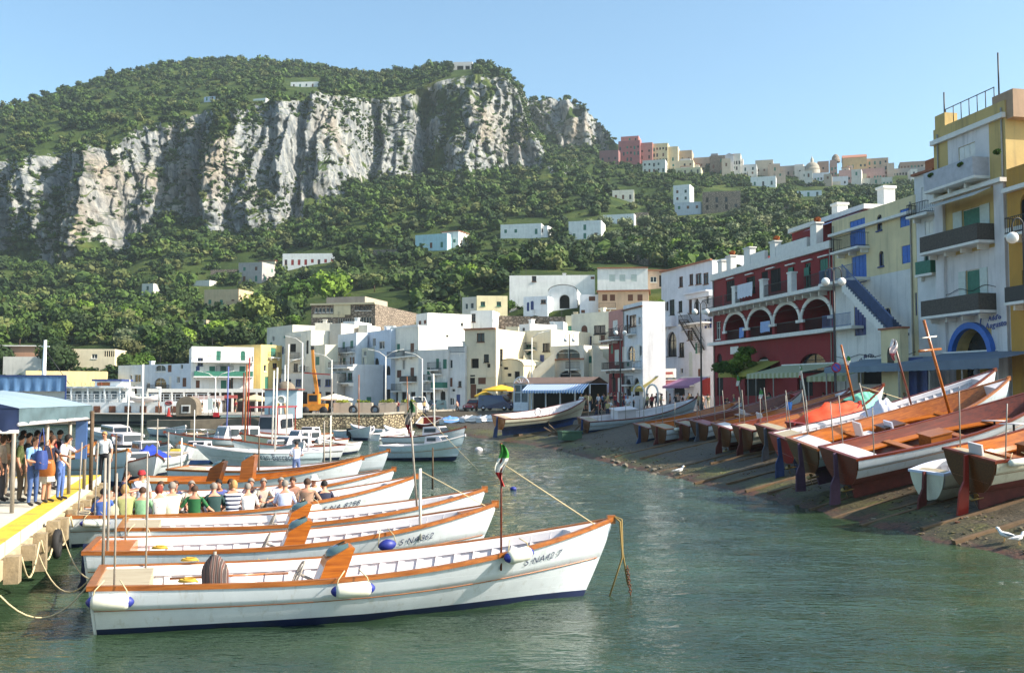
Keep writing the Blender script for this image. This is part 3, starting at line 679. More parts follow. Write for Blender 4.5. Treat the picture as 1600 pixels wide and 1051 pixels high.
b.win((576,555,580,570),'d','o');b.win((585,559,592,573),'h',arch=True);b.win((603,571,610,586),'h',arch=True);b.balcony((573,574,584,580),out=.7);b.win((571,584,577,597),'w');b.balcony((573,593,584,598),out=.6)
for x in(577,591,603):b.win((x,608,x+7,632),'h')
b.chimney(2,2);b.chimney(6,3);b.finish()
b=B('big house whose blank white right wall shines brightest on the quay',611,141.5,654,135,21,Q0,pxR=736,yt=513,col=srgb(236,230,216))
for r in((620,537,625,550),(641,536,647,550),(641,574,647,588),(620,578,627,590)):b.win(r,'d','g' if r[0]<630 and r[1]<560 else 'o')
b.balcony((612,551,632,558),out=.8);b.balcony((633,550,652,556),out=.8);b.balcony((632,589,651,596),out=.8,kind='reed')
for x in(614,627,641):b.win((x,612,x+8,634),'h')
b.band(11.6,11.9);b.win((697,523,701,527),'w',f='R');b.aerial(3,12,3);b.finish()
b=B('white roof block standing on the brightest house',650,141,668,138,17,Q0+9,pxR=736,yt=491,col=srgb(236,232,224));b.win((654,501,658,507),'d','o');b.win((662,500,666,506),'d','o');b.win((720,504,724,510),'w',f='R');b.aerial(4,5,3.5);b.finish()
b=B('low pale terrace house with green doors below the brightest wall',654,134.5,700,131.5,5,Q0,yt=547,col=srgb(212,210,204))
for r in((667,574,672,585),(681,560,686,575),(692,561,698,576),(668,588,673,594),(682,589,687,598),(691,587,697,597)):b.win(r,'d','g' if r[0]<670 or r[1]<562 else 'w')
b.balcony((664,585,674,594),out=.6);b.balcony((680,598,699,606),out=.9,kind='green');b.balcony((678,576,690,584),out=.6)
for x in(658,672,688):b.win((x,610,x+8,632),'h',arch=True)
b.finish()
b=B('narrow pale house with shop awning left of the cream tower',700,132,727,130.5,5,Q0,yt=541,col=srgb(214,214,212));b.win((703,562,707,575),'w');b.win((703,590,707,604),'d','o');b.win((716,595,721,604),'w','o');b.win((713,616,719,634),'d','n');b.win((706,607,711,612),'w');b.balcony((700,545,726,551),out=.05);b.chimney(1,2);b.finish()
b=B('tall cream square tower house with dark roof edge and a wide arch at its foot',726,131,775,128.8,9,Q0,yt=515,col=srgb(222,210,182))
b.win((745,520,757,534),'w','o');b.win((736,560,748,575),'h',deep=.3);b.win((761,568,766,574),'h');b.win((747,588,759,600),'d','o');b.win((735,600,744,622),'d','o');b.win((745,607,753,618),'w','k')
b.band(b.h-.05,b.h+.14,m=M_TILE,out=.3,name='roof_edge');b.band(4.6,4.75,out=.1,m=b.m);b.finish()
b=B('small cream house with rounded vault roof beside the tower house',776,130.5,818,128.6,8,Q0,yt=572,col=srgb(224,212,180),roof='vault');b.win((787,570,794,577),'h');b.win((780,586,784,590),'h');b.win((793,583,799,588),'h');b.win((804,580,812,591),'h');b.win((779,604,785,612),'w','o');b.win((792,606,800,624),'d','o');b.finish()
b=B('cream upper house with green framed window between the vault and the stairs',812,137,861,133.5,9,Q0,yt=517,col=srgb(216,210,190));b.win((819,538,832,553),'w','g');b.win((848,536,859,549),'w','k');b.win((822,565,838,590),'h',arch=True,deep=.8);b.win((851,562,859,568),'w');b.band(8.6,8.75,m=M_GREENP,x0=0,x1=2.7);b.finish()
b=B('recessed cream house with porch behind the vaulted roof',776,142,812,140,6,Q0,yt=521,col=srgb(206,192,170));b.win((787,533,795,545),'w');b.win((797,528,808,548),'h',arch=True);b.balcony((778,549,810,556),kind='wall',out=1.2);b.finish()
b=B('white corner block with tall chimney on the hillside edge',811,144,828,142,5,Q0+6,yt=507,col=WH);b.win((816,512,820,518),'h');b.chimney(1,1);b.finish()
b=B('pale house with wide arched gallery window above the restaurant',861,132,912,128.5,8,Q0,yt=541,col=srgb(222,216,202));b.win((869,545,906,562),'w','p',arch=True);b.win((874,578,908,594),'w',arch=True);b.win((866,604,880,628),'h');b.win((888,604,904,628),'h');b.band(6.9,7.1,m=M_TILE,out=.25);b.finish()
b=B('white house with a dark square window and tall arched door at its left',893,143,952,137.5,10,Q0,yt=491,col=srgb(224,220,200));b.win((928,508,946,522),'w','k');b.win((908,508,918,532),'d','o',arch=True);b.chimney(3,3,.5,1.3);b.finish()
b=B('cream house with one green square shutter and steps to the right',912,130,953,126.5,5,Q0,yt=546,col=srgb(216,204,176));b.win((918,556,930,567),'d','g');b.win((922,590,934,626),'h');b.win((940,596,950,626),'h');b.finish()
def stairs(name,label,px0,py0,d0,px1,py1,d1,wid=1.4,m=None,n=14,base=Q0,rail=None):
 a=P(px0,py0,d0);b_=P(px1,py1,d1);o=thing(name,label,'staircase',(a.x,a.y,base));e=b_-a;e.z=0;L=e.length;ux=e.normalized();rz=math.atan2(ux.y,ux.x)
 o.rotation_euler=(0,0,rz);mb=MB()
 for i in range(n):
  z=a.z+(b_.z-a.z)*(i+1)/n-base;mb.box(L*i/n,L*(i+1)/n,-wid,0,0,z)
 mb.build('steps',m or plaster('stair_plaster',srgb(222,212,188)),o)
 if rail is not None:
  r=MB();q=[(0,-wid-.05,a.z-base),(L,-wid-.05,b_.z-base)]
  r.add([(0,-wid-.12,a.z-base-.5),(L,-wid-.12,b_.z-base-.5),(L,-wid-.12,b_.z-base+.8),(0,-wid-.12,a.z-base+.8),(0,-wid-.003,a.z-base-.5),(L,-wid-.003,b_.z-base-.5),(L,-wid-.003,b_.z-base+.8),(0,-wid-.003,a.z-base+.8)],[(0,1,2,3),(7,6,5,4),(3,2,6,7),(0,3,7,4),(1,5,6,2),(0,4,5,1)])
  r.build('parapet',rail,o)
 return o
SP1=plaster('stair_plaster',srgb(222,212,188))
stairs('staircase','cream outside staircase rising right between the vaulted house and the gallery house',826,594,131,866,560,131,rail=SP1)
stairs('staircase','pale outside staircase descending right beside the green square shutter',952,566,126,926,545,126,rail=SP1)
stairs('staircase','cream staircase climbing left in front of the dark arch',848,600,134,818,555,134,rail=SP1)
# ---------- middle: pink, white, tall white
b=B('tall narrow pink and red house with iron balconies beside the white gabled house',951,118,974,113.5,4,2.1,yt=487,col=srgb(198,142,132))
b.win((957,500,965,520),'d','w');b.win((960,546,967,570),'d','p');b.balcony((948,519,972,531),out=1.0);b.balcony((952,566,974,577),out=1.0);b.win((956,590,962,612),'h');b.win((965,590,971,612),'d','w')
b.region(0,0,b.W,8.2,plaster('red_plaster',srgb(128,36,40),.25));b.finish()
b=B('white house with bright gable wall and roof garden in the middle of the waterfront',974,113,1004,107,16,2.1,pxR=1040,yt=478,col=srgb(228,228,230))
b.win((983,492,994,510),'w','o');b.win((997,495,1001,507),'w');b.win((980,540,993,566),'o','w',arch=True);b.win((999,540,1003,556),'w');b.balcony((976,566,1002,576),out=1.1);b.win((978,592,986,618),'h',arch=True);b.win((990,590,999,618),'h',arch=True)
b.band(b.h-.6,b.h-.45,m=M_WOODD,out=.2);b.finish();MIDW=b
def roof_plants(b,xs,y,z,r=.8,m=None,nm='roof_plants'):
 V,fs=crown(260,.16,31,4,.7);mb=MB()
 for x in xs:
  for q in fs[0]:mb.add([tuple(Vector(V[i])*r+Vector((x,y,z)))for i in q],[(0,1,2,3)])
 return mb.build(nm,m or M_GREEN,b.o,fix=False)
roof_plants(b,[1.2,3.0,4.5],2.5,b.h-.1,.9)
b=B('tall white house with tower bay window, big arched window and outside iron stair',1034,125,1114,113,12,2.1,yt=426,col=srgb(214,216,222))
for r in((1061,432,1067,448),(1077,428,1083,445),(1087,427,1096,444),(1099,426,1107,444)):b.win(r,'w','o')
b.win((1042,518,1057,556),'w','k',arch=True,deep=.3);b.win((1061,535,1069,557),'w','k');b.win((1074,516,1083,531),'w','o');b.win((1046,468,1054,492),'w','k');b.win((1060,470,1066,487),'w','k');b.win((1076,549,1082,588),'d','p',arch=True);b.win((1085,466,1092,492),'h',arch=True);b.win((1052,594,1070,618),'h');b.win((1096,590,1110,618),'d','r');b.win((1063,575,1067,583),'w')
b.balcony((1036,494,1056,509),out=.6,kind='wall');b.balcony((1075,491,1112,505),out=1.3)
mb=MB();x0,zb=b.hit(1076,462);x1,zt=b.hit(1113,415);b.bx(mb,'F',x0,x1,zb,zb+.18,.0,.9);b.bx(mb,'F',x0+.1,x1,zb-.5,zb-.003,.0,.5);mb.build('bay_ledge',b.m,b.o)
b.band(b.h-.02,b.h+.14,m=M_TILE,out=.3,name='roof_edge')
mb=MB();xs0,zs0=b.hit(1078,500);xs1,zs1=b.hit(1104,545)
for i in range(16):
 t=i/16;x=xs0+(xs1-xs0)*t;z=zs0+(zs1-zs0)*t;b.bx(mb,'F',x,x+.3,z-.06,z,.3,1.5)
for o_ in(.3,1.45):
 mb.beam(b.P3('F',xs0,zs0-.1,o_),b.P3('F',xs1,zs1-.1,o_),.06,.22);mb.beam(b.P3('F',xs0,zs0+.9,o_),b.P3('F',xs1,zs1+.9,o_),.05,.05)
mb.build('iron_stair',M_IRON,b.o);b.finish()
b=B('white block with slanting tiled roof edge above the red arcaded building',1100,128,1152,120,9,2.1,yt=412,col=srgb(220,222,226));b.win((1118,428,1126,446),'w');b.chimney(2,4);b.finish()
# ---------- the red arcaded building
RED=srgb(140,40,42)
b=Bld('arcade_house','dark red building with four white rimmed arches, laundry and roof terraces',1114,100,1303,77,14,2.3,yt=431,col=RED,cat='building',m=plaster('red_plaster',RED,.5),parapet=.3)
zl=b.hit(1303,514)[1];z2=b.hit(1303,447)[1];zt=b.h
def aw(x0,x1,ya,yb):return(x0,ya,x1,yb)
ARX=[(1133,1165),(1169,1206),(1210,1249),(1254,1299)]
AR=[]
for a,c in ARX:
 x0=b.hit(a,505)[0];x1=b.hit(c,500)[0];AR.append((x0,x1))
hw=[(x1-x0)/2 for x0,x1 in AR]
for(x0,x1)in AR:
 top=min(z2-.75,zl+.9+(x1-x0)*.62+.8)
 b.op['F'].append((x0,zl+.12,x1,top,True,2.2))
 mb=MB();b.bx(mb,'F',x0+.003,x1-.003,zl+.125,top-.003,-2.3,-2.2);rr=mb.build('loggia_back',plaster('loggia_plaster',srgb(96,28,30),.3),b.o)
 mb=MB();w_=(x1-x0);b.bx(mb,'F',x0+w_*.30,x0+w_*.55,zl+.13,zl+2.25,-2.197,-2.12);mb.build('door',M_GREENP if x0<8 else M_NAVY,rr)
 mb=MB();h2=w_/2;ah=min(h2,(top-zl-.12)*.6);zc=top-ah;n_=14
 A=arc_pts((x0+x1)/2,zc,h2,ah,n_);A2=arc_pts((x0+x1)/2,zc,h2+.34,ah+.34,n_)
 for k in range(n_):
  q=[A[k],A[k+1],A2[k+1],A2[k]];fr_=[b.P3('F',*p,.09)for p in q];bk=[b.P3('F',*p,-.02)for p in q]
  mb.add(fr_+bk,[(0,1,2,3),(7,6,5,4),(0,4,5,1),(2,6,7,3),(1,5,6,2),(0,3,7,4)])
 for xx in(x0,x1):b.bx(mb,'F',xx-.38,xx+.38,zc-.24,zc-.003,-.02,.16)
 mb.build('arch_trim',M_WHITE,b.o)
 mb=MB();b.bx(mb,'F',x0+.05,x1-.05,zl+1.05,zl+1.12,-.25,-.18)
 for x in np.arange(x0+.1,x1-.05,.18):b.bx(mb,'F',x,x+.03,zl+.13,zl+1.05,-.23,-.2)
 mb.build('railing',M_IRON,b.o)
mb=MB();b.bx(mb,'F',-.2,b.W+.1,zl-.22,zl+.1,.003,.55);mb.build('ledge',M_WHITE,b.o)
mb=MB();b.bx(mb,'F',-.2,b.W+.1,z2-.28,z2+.02,.003,1.2)
for x in np.arange(.4,b.W,1.3):b.bx(mb,'F',x-.09,x+.09,z2-.6,z2-.283,.003,.7)
mb.build('balcony',M_WHITE,b.o)
mb=MB()
for(u0,u1)in((.0,5.0),(5.4,9.5),(14.,18.2),(21.,25.)):
 for zz in(.12,1.0):b.bx(mb,'F',u0,u1,z2+zz,z2+zz+.05,1.1,1.15)
 for x in np.arange(u0,u1,.17):b.bx(mb,'F',x,x+.025,z2+.021,z2+1.0,1.115,1.14)
mb.build('railing',M_IRON,b.o)
for px in(1164,1209,1254):
 x,z=b.hit(px,440);mb=MB();b.bx(mb,'F',x-.35,x+.35,z2+.022,z2+1.55,.7,1.18);b.bx(mb,'F',x-.42,x+.42,z2+1.553,z2+1.68,.64,1.22);mb.build('pillar',M_WHITE,b.o)
for r,k,sh in(((1135,438,1148,470),'d','k'),((1166,432,1180,458),'w','k'),((1190,424,1200,455),'d','k'),((1204,420,1220,455),'d','k'),((1233,418,1241,446),'w','g'),((1258,411,1267,449),'w','g'),((1281,404,1294,440),'d','g')):b.win(r,k,sh)
for px,py in((1142,436),(1172,429),(1205,420),(1236,414),(1262,408),(1288,401)):
 x,z=b.hit(px,py);mb=MB();b.bx(mb,'F',x-.8,x+.8,z,z+.1,.003,.18);mb.build('window_hood',M_WHITE,b.o)
for px in(1236,1261):
 x,z=b.hit(px,418);mb=MB();b.bx(mb,'F',x-.42,x+.42,z-.7,z,.02,.07);mb.build('roller_blind',M_GREENP,b.o)
b.win((1119,502,1126,530),'w','p');b.win((1183,557,1204,582),'h',arch=True);b.win((1250,552,1290,580),'w','k',arch=True,deep=.3);b.win((1120,552,1128,566),'h',arch=True)
for r in((1120,590,1130,618),(1164,592,1196,618),(1246,590,1270,618)):b.win(r,'h')
b.band(zt-.55,zt+.05,out=.28,name='cornice')
mb=MB();x,z=b.hit(1148,547);b.bx(mb,'F',x-.9,x+.9,z-.35,z+.35,.003,.06);mb.build('plaque',M_WHITE,b.o)
b.finish();RB=b
def onroof(b,x0,x1,y0,y1,h,col=None,m=None,nm='roof_room',base=None):
 z=b.h-b.par+.003 if base is None else base;mb=MB();mb.box(x0,x1,y0,y1,z,z+h);return mb.build(nm,m or plaster(nm+'_p',col),b.o)
W=b.W
r1=onroof(b,W*.46,W-.3,3.2,13,3.0,m=b.m);mb=MB();mb.box(W*.45,W-.2,2.9,13.2,b.h-b.par+3.01,b.h-b.par+3.4);mb.build('cornice',M_WHITE,r1)
mb=MB()
for x in(W*.5,W*.62,W*.76,W*.88):mb.box(x,x+1.3,3.1,3.197,b.h-b.par+.1,b.h-b.par+2.3)
mb.build('opening',M_DARKH,r1)
mb=MB();mb.add([(W*.7,3.1,b.h+2.6),(W-.5,3.1,b.h+2.6),(W-.5,1.3,b.h+1.9),(W*.7,1.3,b.h+1.9)],[(0,1,2,3)]);mb.build('awning',mat('blue_white_awning',srgb(150,164,196),.8,.2),b.o)
mb=MB();mb.add([(W*.47,3.1,b.h+1.9),(W*.64,3.1,b.h+1.9),(W*.64,1.5,b.h+1.4),(W*.47,1.5,b.h+1.4)],[(0,1,2,3)]);mb.build('awning',mat('olive_awning',srgb(140,138,96),.8,.2),b.o)
onroof(b,.4,W*.17,4,12,1.9,m=b.m)
for t,h_,ww in((.03,1.3,1.),(.12,1.5,1.),(.29,1.7,1.3),(.52,1.5,1.),(.83,1.9,1.)):
 mb=MB();x=W*t;mb.box(x,x+ww,.3,.9,b.h+.06,b.h+h_);mb.box(x-.08,x+ww+.08,.22,.98,b.h+h_+.003,b.h+h_+.12);pl=mb.build('pillar',M_WHITE,b.o)
 if h_>1.45:roof_plants(b,[x+.5],.6,b.h+h_+.35,.5,mat('orange_flowers',srgb(170,92,40),.8,.4,6)if ww==1. else M_GREEN,'potted_plant')
onroof(b,W*.31,W*.47,.35,.7,1.0,m=M_WHITE,nm='terrace_wall',base=b.h+.06);onroof(b,W*.55,W*.8,.35,.7,1.0,m=M_WHITE,nm='terrace_wall',base=b.h+.06)
for t in(.55,.86):
 mb=MB();x=W*t;mb.box(x,x+1.0,6,7,b.h+2.8,b.h+4.9);mb.box(x-.1,x+1.1,5.9,7.1,b.h+4.903,b.h+5.1);mb.build('chimney',M_WHITE,b.o)
roof_plants(b,[W*.09,W*.2,W*.24,W*.5,W*.6,W*.9],1.6,b.h+.5,.8,M_DARK)
def cloth(name,label,b_,px0,px1,py,drop,col,out):
 x0,z=b_.hit(px0,py);x1,_=b_.hit(px1,py);n_=14;rows=[]
 for j in range(6):rows.append([tuple(b_.M@b_.P3('F',x0+(x1-x0)*i/n_,z-drop*j/5*(1+.06*math.sin(i*2.1)),out+.05*math.sin(i*1.7+j*.5)*j/5))for i in range(n_+1)])
 mb=MB();mb.grid(rows);return tag(mb.build(name,mat(name,col,.85,.1)),label,'laundry')
cloth('laundry','white laundry hung over the red building balcony',RB,1172,1196,446,1.25,srgb(214,216,226),1.25)
cloth('laundry','blue and white towel hung in the second arch from the left of the red building',RB,1190,1205,503,.95,srgb(156,176,214),.12)
cloth('laundry','small blue towel hung in the leftmost arch of the red building',RB,1157,1164,512,.95,srgb(120,150,206),.12)
# ---------- cream building with blue shutters
CY=srgb(226,208,164)
b=Bld('shuttered_house','cream house with bright blue shutters and a blue outside staircase',1303,77,1435,66.5,13,2.3,yt=346,col=CY,m=plaster('cream_plaster',CY,.6),parapet=.3)
for r,k,sh in(((1328,343,1352,390),'d','b'),((1331,399,1354,442),'d','b'),((1406,326,1422,354),'d','b'),((1409,383,1425,411),'d','b'),((1335,477,1353,524),'d','n'),((1430,456,1447,492),'d','n')):b.win(r,k,sh)
for r in((1370,335,1378,360),(1373,392,1381,416),(1358,478,1367,496),(1381,481,1392,503)):b.win(r,'w','n',arch=True)
zB=b.hit(1303,444)[1];zA=b.hit(1303,514)[1]
b.balcony((1316,369,1358,390),out=1.0);
xr=b.hit(1360,440)[0];mb=MB();b.bx(mb,'F',-.1,xr,zB-.22,zB,.003,1.2);q=mb.build('balcony',M_WHITE,b.o)
mb=MB()
for zz in(.08,.95):b.bx(mb,'F',-.05,xr,zB+zz,zB+zz+.04,1.13,1.17)
for x in np.arange(0,xr,.17):b.bx(mb,'F',x,x+.025,zB+.01,zB+.95,1.14,1.165)
mb.build('railing',mat('blue_iron',srgb(84,106,150),.6),q)
b.region(0,0,b.hit(1424,500)[0],zB,plaster('white_wash',srgb(226,222,216),.6))
mb=MB();b.bx(mb,'F',-.1,b.hit(1350,520)[0],zA-.2,zA,.003,1.0);q=mb.build('balcony',M_WHITE,b.o);mb=MB()
xq=b.hit(1348,520)[0]
for zz in(.08,.95):b.bx(mb,'F',-.05,xq,zA+zz,zA+zz+.04,.93,.97)
for x in np.arange(0,xq,.17):b.bx(mb,'F',x,x+.025,zA+.01,zA+.95,.94,.965)
mb.build('railing',mat('blue_iron',srgb(84,106,150),.6),q)
ax,az=b.hit(1356,562);b.win((1340,562,1378,600),'h',arch=True,deep=.5)
x0,z0=b.hit(1360,438);x1,z1=b.hit(1444,524);n_=22;mb=MB();md=MB()
for i in range(n_):
 xa=x0+(x1-x0)*i/n_;xb=x0+(x1-x0)*(i+1)/n_;z=z0+(z1-z0)*(i+1)/n_
 b.bx(mb,'F',xa,xb+.003,z-.02,z+.16,1.1,2.3);b.bx(md,'F',xa,xb,max(.02,z-.75),z-.023,1.12,2.3)
st=mb.build('stair_tread',mat('blue_step',srgb(58,74,104),.6,.2),b.o);md.build('stair_wall',M_WHITE,b.o)
mb=MB()
for o_ in(2.26,):
 mb.beam(b.P3('F',x0,z0+1.1,o_),b.P3('F',x1,z1+1.1,o_),.06,.06)
 for i in range(0,44):t=i/44;mb.beam(b.P3('F',x0+(x1-x0)*t,z0+(z1-z0)*t+.1,o_),b.P3('F',x0+(x1-x0)*t,z0+(z1-z0)*t+1.1,o_),.03,.03)
mb.build('stair_rail',mat('blue_iron',srgb(84,106,150),.6),st)
xa,zz=b.hit(1376,516,off=2.9);xb,_=b.hit(1406,516,off=2.9);mb=MB();b.bx(mb,'F',xa,xb,.02,zz,2.31,2.9);ex=mb.build('annexe',b.m,b.o);mb=MB();b.bx(mb,'F',xa-.1,xb+.1,zz+.003,zz+.12,2.25,3.05);mb.build('roof',M_TILE,ex)
mb=MB();xm=(xa+xb)/2;A=arc_pts(xm,zz-1.5,.38,.38,8);mb.poly([b.P3('F',*p,2.905)for p in[(xm-.38,zz-2.5)]+A+[(xm+.38,zz-2.5)]]);mb.build('window',M_GLASS,ex)
mb=MB();xd,zd=b.hit(1409,562,off=2.32);b.bx(mb,'F',xd,xd+2.2,.02,4.0,2.303,2.34);mb.build('door',M_NAVY,b.o)
mb=MB();xd,zd=b.hit(1432,562,off=2.32);b.bx(mb,'F',xd,xd+1.1,.02,3.3,2.303,2.34);mb.build('door',M_NAVY,b.o)
b.band(b.h-1.25,b.h-1.05,out=.35,name='cornice');b.finish();BB=b
onroof(b,.5,9.5,3,9,1.3,srgb(214,202,184),nm='terrace_wall');r1=onroof(b,9,b.W-.3,4,10,2.3,srgb(206,200,190))
mb=MB();mb.box(3,4.2,8.5,9.5,b.h-.2,b.h+2.2);mb.build('chimney',M_CONCD,b.o);mb=MB();mb.box(8.6,9.8,2.3,3.4,b.h+.4,b.h+2.9);mb.build('chimney',mat('brick',srgb(150,92,62),.9,.3,6),b.o)
# ---------- narrow pale strip house, tall tower house, ochre house
b=Bld('strip_house','narrow pale house squeezed between the blue shuttered house and the yellow tower',1434,66.6,1467,64.6,10,2.3,yt=276,col=srgb(224,222,220))
b.win((1440,291,1456,320),'d','w');b.win((1444,369,1461,425),'w','g');b.balcony((1432,318,1462,336),out=.8);b.win((1445,345,1458,366),'d','w');b.balcony((1438,408,1462,428),out=.4,kind='green');b.win((1436,560,1450,600),'h')
b.band(b.h-.02,b.h+.12,m=M_TILE,out=.25,name='roof_edge');b.finish()
YT=srgb(200,172,112)
b=Bld('tower_house','tall yellow and white house with balconies, green doors and a blue arch at street level',1466,64,1580,57.2,11,2.3,yt=204,col=YT,m=plaster('yellow_plaster',YT,.7),parapet=1.2)
for r,k,sh in(((1504,325,1532,362),'o','p'),((1510,421,1532,466),'o','p')):b.win(r,k,sh)
b.win((1498,226,1524,262),'d','w')
def zrow(py,px=1520):return b.hit(px,py)[1]
pw=plaster('pale_panel',srgb(220,214,212),.6)
zz1,zz2=zrow(255+5),zrow(200)
b.region(b.hit(1481,240)[0],zrow(292),b.hit(1546,240)[0],zrow(200),pw);b.region(0,0,b.W,zrow(497),pw);b.region(0,zrow(497),b.W,zrow(393),pw)
for o2 in b.op['F'][:2]:mb=MB();b.bx(mb,'F',o2[0]+.05,o2[2]-.05,o2[1]+(o2[3]-o2[1])*.0+.05,o2[3]-.05,-.13,-.06);mb.build('roller_shutter',M_GREENP,b.o)
for r,kd in(((1466,255,1546,292),'wall'),((1462,360,1556,390),'reed'),((1464,463,1558,494),'reed')):
 xx0,zz0=b.hit(r[0],r[3]),0;x0=b.hit(r[0],r[3])[0];x1=b.hit(r[2],r[3])[0];zc=b.hit((r[0]+r[2])/2,r[3]-4)[1]
 if kd=='wall':
  bb=b.balcony((x0+.1,zc,x1,zc+1.3,0),out=1.1,kind='dark');bb.children[0].data.materials[0]=mat('white_iron',srgb(180,180,186),.6);
 else:b.balcony((x0+.1,zc,x1,zc+1.0,0),out=1.2,kind=kd)
roof_plants(b,[1.3,4.3,7.6],-1.15,zrow(262),.38,M_GREEN,'potted_plant')
for px in(1468,1562):
 x=b.hit(px,420)[0];mb=MB();b.bx(mb,'F',max(0.01,x-.1),min(b.W-.01,x+.75),.02,zrow(300)-.0,.003,.2);mb.build('pilaster',pw,b.o)
zc=zrow(300);mb=MB();b.bx(mb,'F',0,b.W,zc,zc+.25,.003,.45);mb.build('string_course',M_WHITE,b.o)
b.band(zrow(200)-.15,zrow(200)+.15,out=.25,name='cornice');
wx0=b.hit(1493,545)[0];wx1=b.hit(1550,545)[0];zz=b.hit(1520,513)[1];b.op['F'].append((wx0,1.2,wx1,zz,True,.8));mb=MB();b.bx(mb,'F',wx0+.003,wx1-.003,1.203,zz-.003,-.9,-.8);q=mb.build('shop_window',M_GLASS,b.o)
hwid=(wx1-wx0)/2;ah=min(hwid,(zz-1.2)*.6);mb=MB();A=arc_pts((wx0+wx1)/2,zz-ah,hwid,ah,18);A2=arc_pts((wx0+wx1)/2,zz-ah,hwid+.38,ah+.38,18)
for k in range(18):
 q_=[A[k],A[k+1],A2[k+1],A2[k]];fr_=[b.P3('F',*p,.33)for p in q_];bk=[b.P3('F',*p,.0)for p in q_];mb.add(fr_+bk,[(0,1,2,3),(7,6,5,4),(0,4,5,1),(2,6,7,3)])
mb.build('blue_arch',M_BLUEP,b.o)
mb=MB();cx=(wx0+wx1)/2+.2
for dx,z_,r_,mi in((-.5,2.3,.42,0),(.3,2.2,.5,1),(.25,3.1,.32,2),(-.45,3.0,.26,3)):mb.ball((cx+dx,.45,z_),r_,8,mi)
mb.build('window_display',[mat('disp_a',srgb(60,80,160),.7),mat('disp_b',srgb(130,40,70),.7),mat('disp_c',srgb(190,160,70),.7),mat('disp_d',srgb(190,200,220),.7)],b.o)
mb=MB();xa=b.hit(1476,330)[0];za=zrow(300)-.15;mb.add([b.P3('F',.8,za,.46),b.P3('F',b.W-.8,za,.46),b.P3('F',b.W-.8,za-.5,1.6),b.P3('F',.8,za-.5,1.6),b.P3('F',.8,za-.06,.46),b.P3('F',b.W-.8,za-.06,.46),b.P3('F',b.W-.8,za-.56,1.6),b.P3('F',.8,za-.56,1.6)],[(0,1,2,3),(7,6,5,4),(2,6,7,3),(0,3,7,4),(1,5,6,2)]);mb.build('awning',mat('pale_awning',srgb(186,184,178),.8,.2),b.o)
TW=b
x=b.hit(1548,165)[0];mb=MB();mb.box(x,b.W+.6,.1,10.5,b.h-1.15,b.h+.5);mb.build('roof_block',plaster('buff_plaster',srgb(176,146,120),.55),b.o)
mb=MB();mb.box(.05,1.1,.1,1.0,b.h+.003,b.h+.9);mb.build('chimney',b.m,b.o)
mb=MB()
for t in np.linspace(0,1,7):mb.tube([(1+(x-1)*t,.25,b.h),(1+(x-1)*t,.25,b.h+1.15)],.03,5)
mb.tube([(1,.25,b.h+1.12),(x,.25,b.h+1.12)],.03,5);mb.build('roof_fence',M_IRON,b.o)
for xx,hh in((.5,2.4),(x+.1,3.2)):mb=MB();mb.tube([(xx,.5,b.h+.5),(xx,.5,b.h+hh)],.05,6);mb.build('mast',M_IRON,b.o)
b.finish()
OC=srgb(192,142,62)
b=Bld('ochre_house','ochre house with dark balconies at the right edge of the view',1580,56.8,1760,48.5,11,2.3,yt=265,col=OC,m=plaster('ochre_plaster',OC,.4),parapet=.8)
b.win((1594,300,1618,356),'w','k',arch=True);b.balcony((1592,336,1640,362),out=.9);b.win((1597,420,1622,470),'w','k');b.balcony((1592,446,1640,470),out=.9,kind='dark');b.win((1600,560,1640,615),'h');b.band(b.h-1.4,b.h-1.15,out=.35,name='cornice');b.band(zrow(375)-.1,zrow(375)+.15,out=.2);b.grid('F',[7.5,11.5],[3.6,7.4,11.2],1.3,2.2,'w');b.finish()
def pipe(b_,x,z0=.0,z1=None,m=None):
 mb=MB();z1=z1 or b_.h-.4;mb.tube([b_.P3('F',x,z0,.07),b_.P3('F',x,z1,.07)],.055,6);mb.build('downpipe',m or M_CONC,b_.o)
for b_,xs in((RB,(.35,RB.W-.3)),(BB,(.25,BB.W-.5)),(TW,(.5,TW.W-.25)),(MIDW,(.3,))):
 for x in xs:pipe(b_,x)
for b_,z in((RB,z2-1.2),(BB,4.6),(TW,8.2)):
 mb=MB();mb.tube([b_.P3('F',b_.W*t,z-.25*math.sin(t*9)**2,.09)for t in np.linspace(.02,.98,16)],.02,4);mb.build('cable',M_IRON,b_.o)
# ---------- writing on the facades
def text_mesh(txt,size,extr=.02):
 c=bpy.data.curves.new('t','FONT');c.body=txt;c.size=size;c.extrude=extr;c.space_character=1.12;c.align_x='CENTER';c.resolution_u=3
 o=bpy.data.objects.new('t',c);COL.objects.link(o);dg=bpy.context.evaluated_depsgraph_get();me=bpy.data.meshes.new_from_object(o.evaluated_get(dg))
 COL.objects.unlink(o);bpy.data.objects.remove(o);return me
def text_on(b_,f,x,z,txt,size,m,out=.13,ang=0.,name='lettering',parent=None,shear=0):
 me=text_mesh(txt,size);o,ax,nr,_=b_.fr(f);me.materials.clear();me.materials.append(m)
 X=ax;Zv=Vector((0,0,1));ca,sa=math.cos(ang),math.sin(ang)
 for v in me.vertices:
  u,w_,e=v.co.x+v.co.y*shear,v.co.y,v.co.z;u,w_=u*ca-w_*sa,u*sa+w_*ca
  v.co=b_.P3(f,x,z,out)+X*u+Zv*w_+nr*e
 ob=bpy.data.objects.new(name,me);COL.objects.link(ob);ob.parent=parent or b_.o;return ob
ink=mat('blue_lettering',srgb(58,76,140),.6)
x,z=TW.hit(1560,500);text_on(TW,'F',x,z,"Add'o",.42,ink,.26,.06,shear=.2);x,z=TW.hit(1563,511);text_on(TW,'F',x-.05,z,"Augusto",.5,ink,.26,.06,shear=.2)
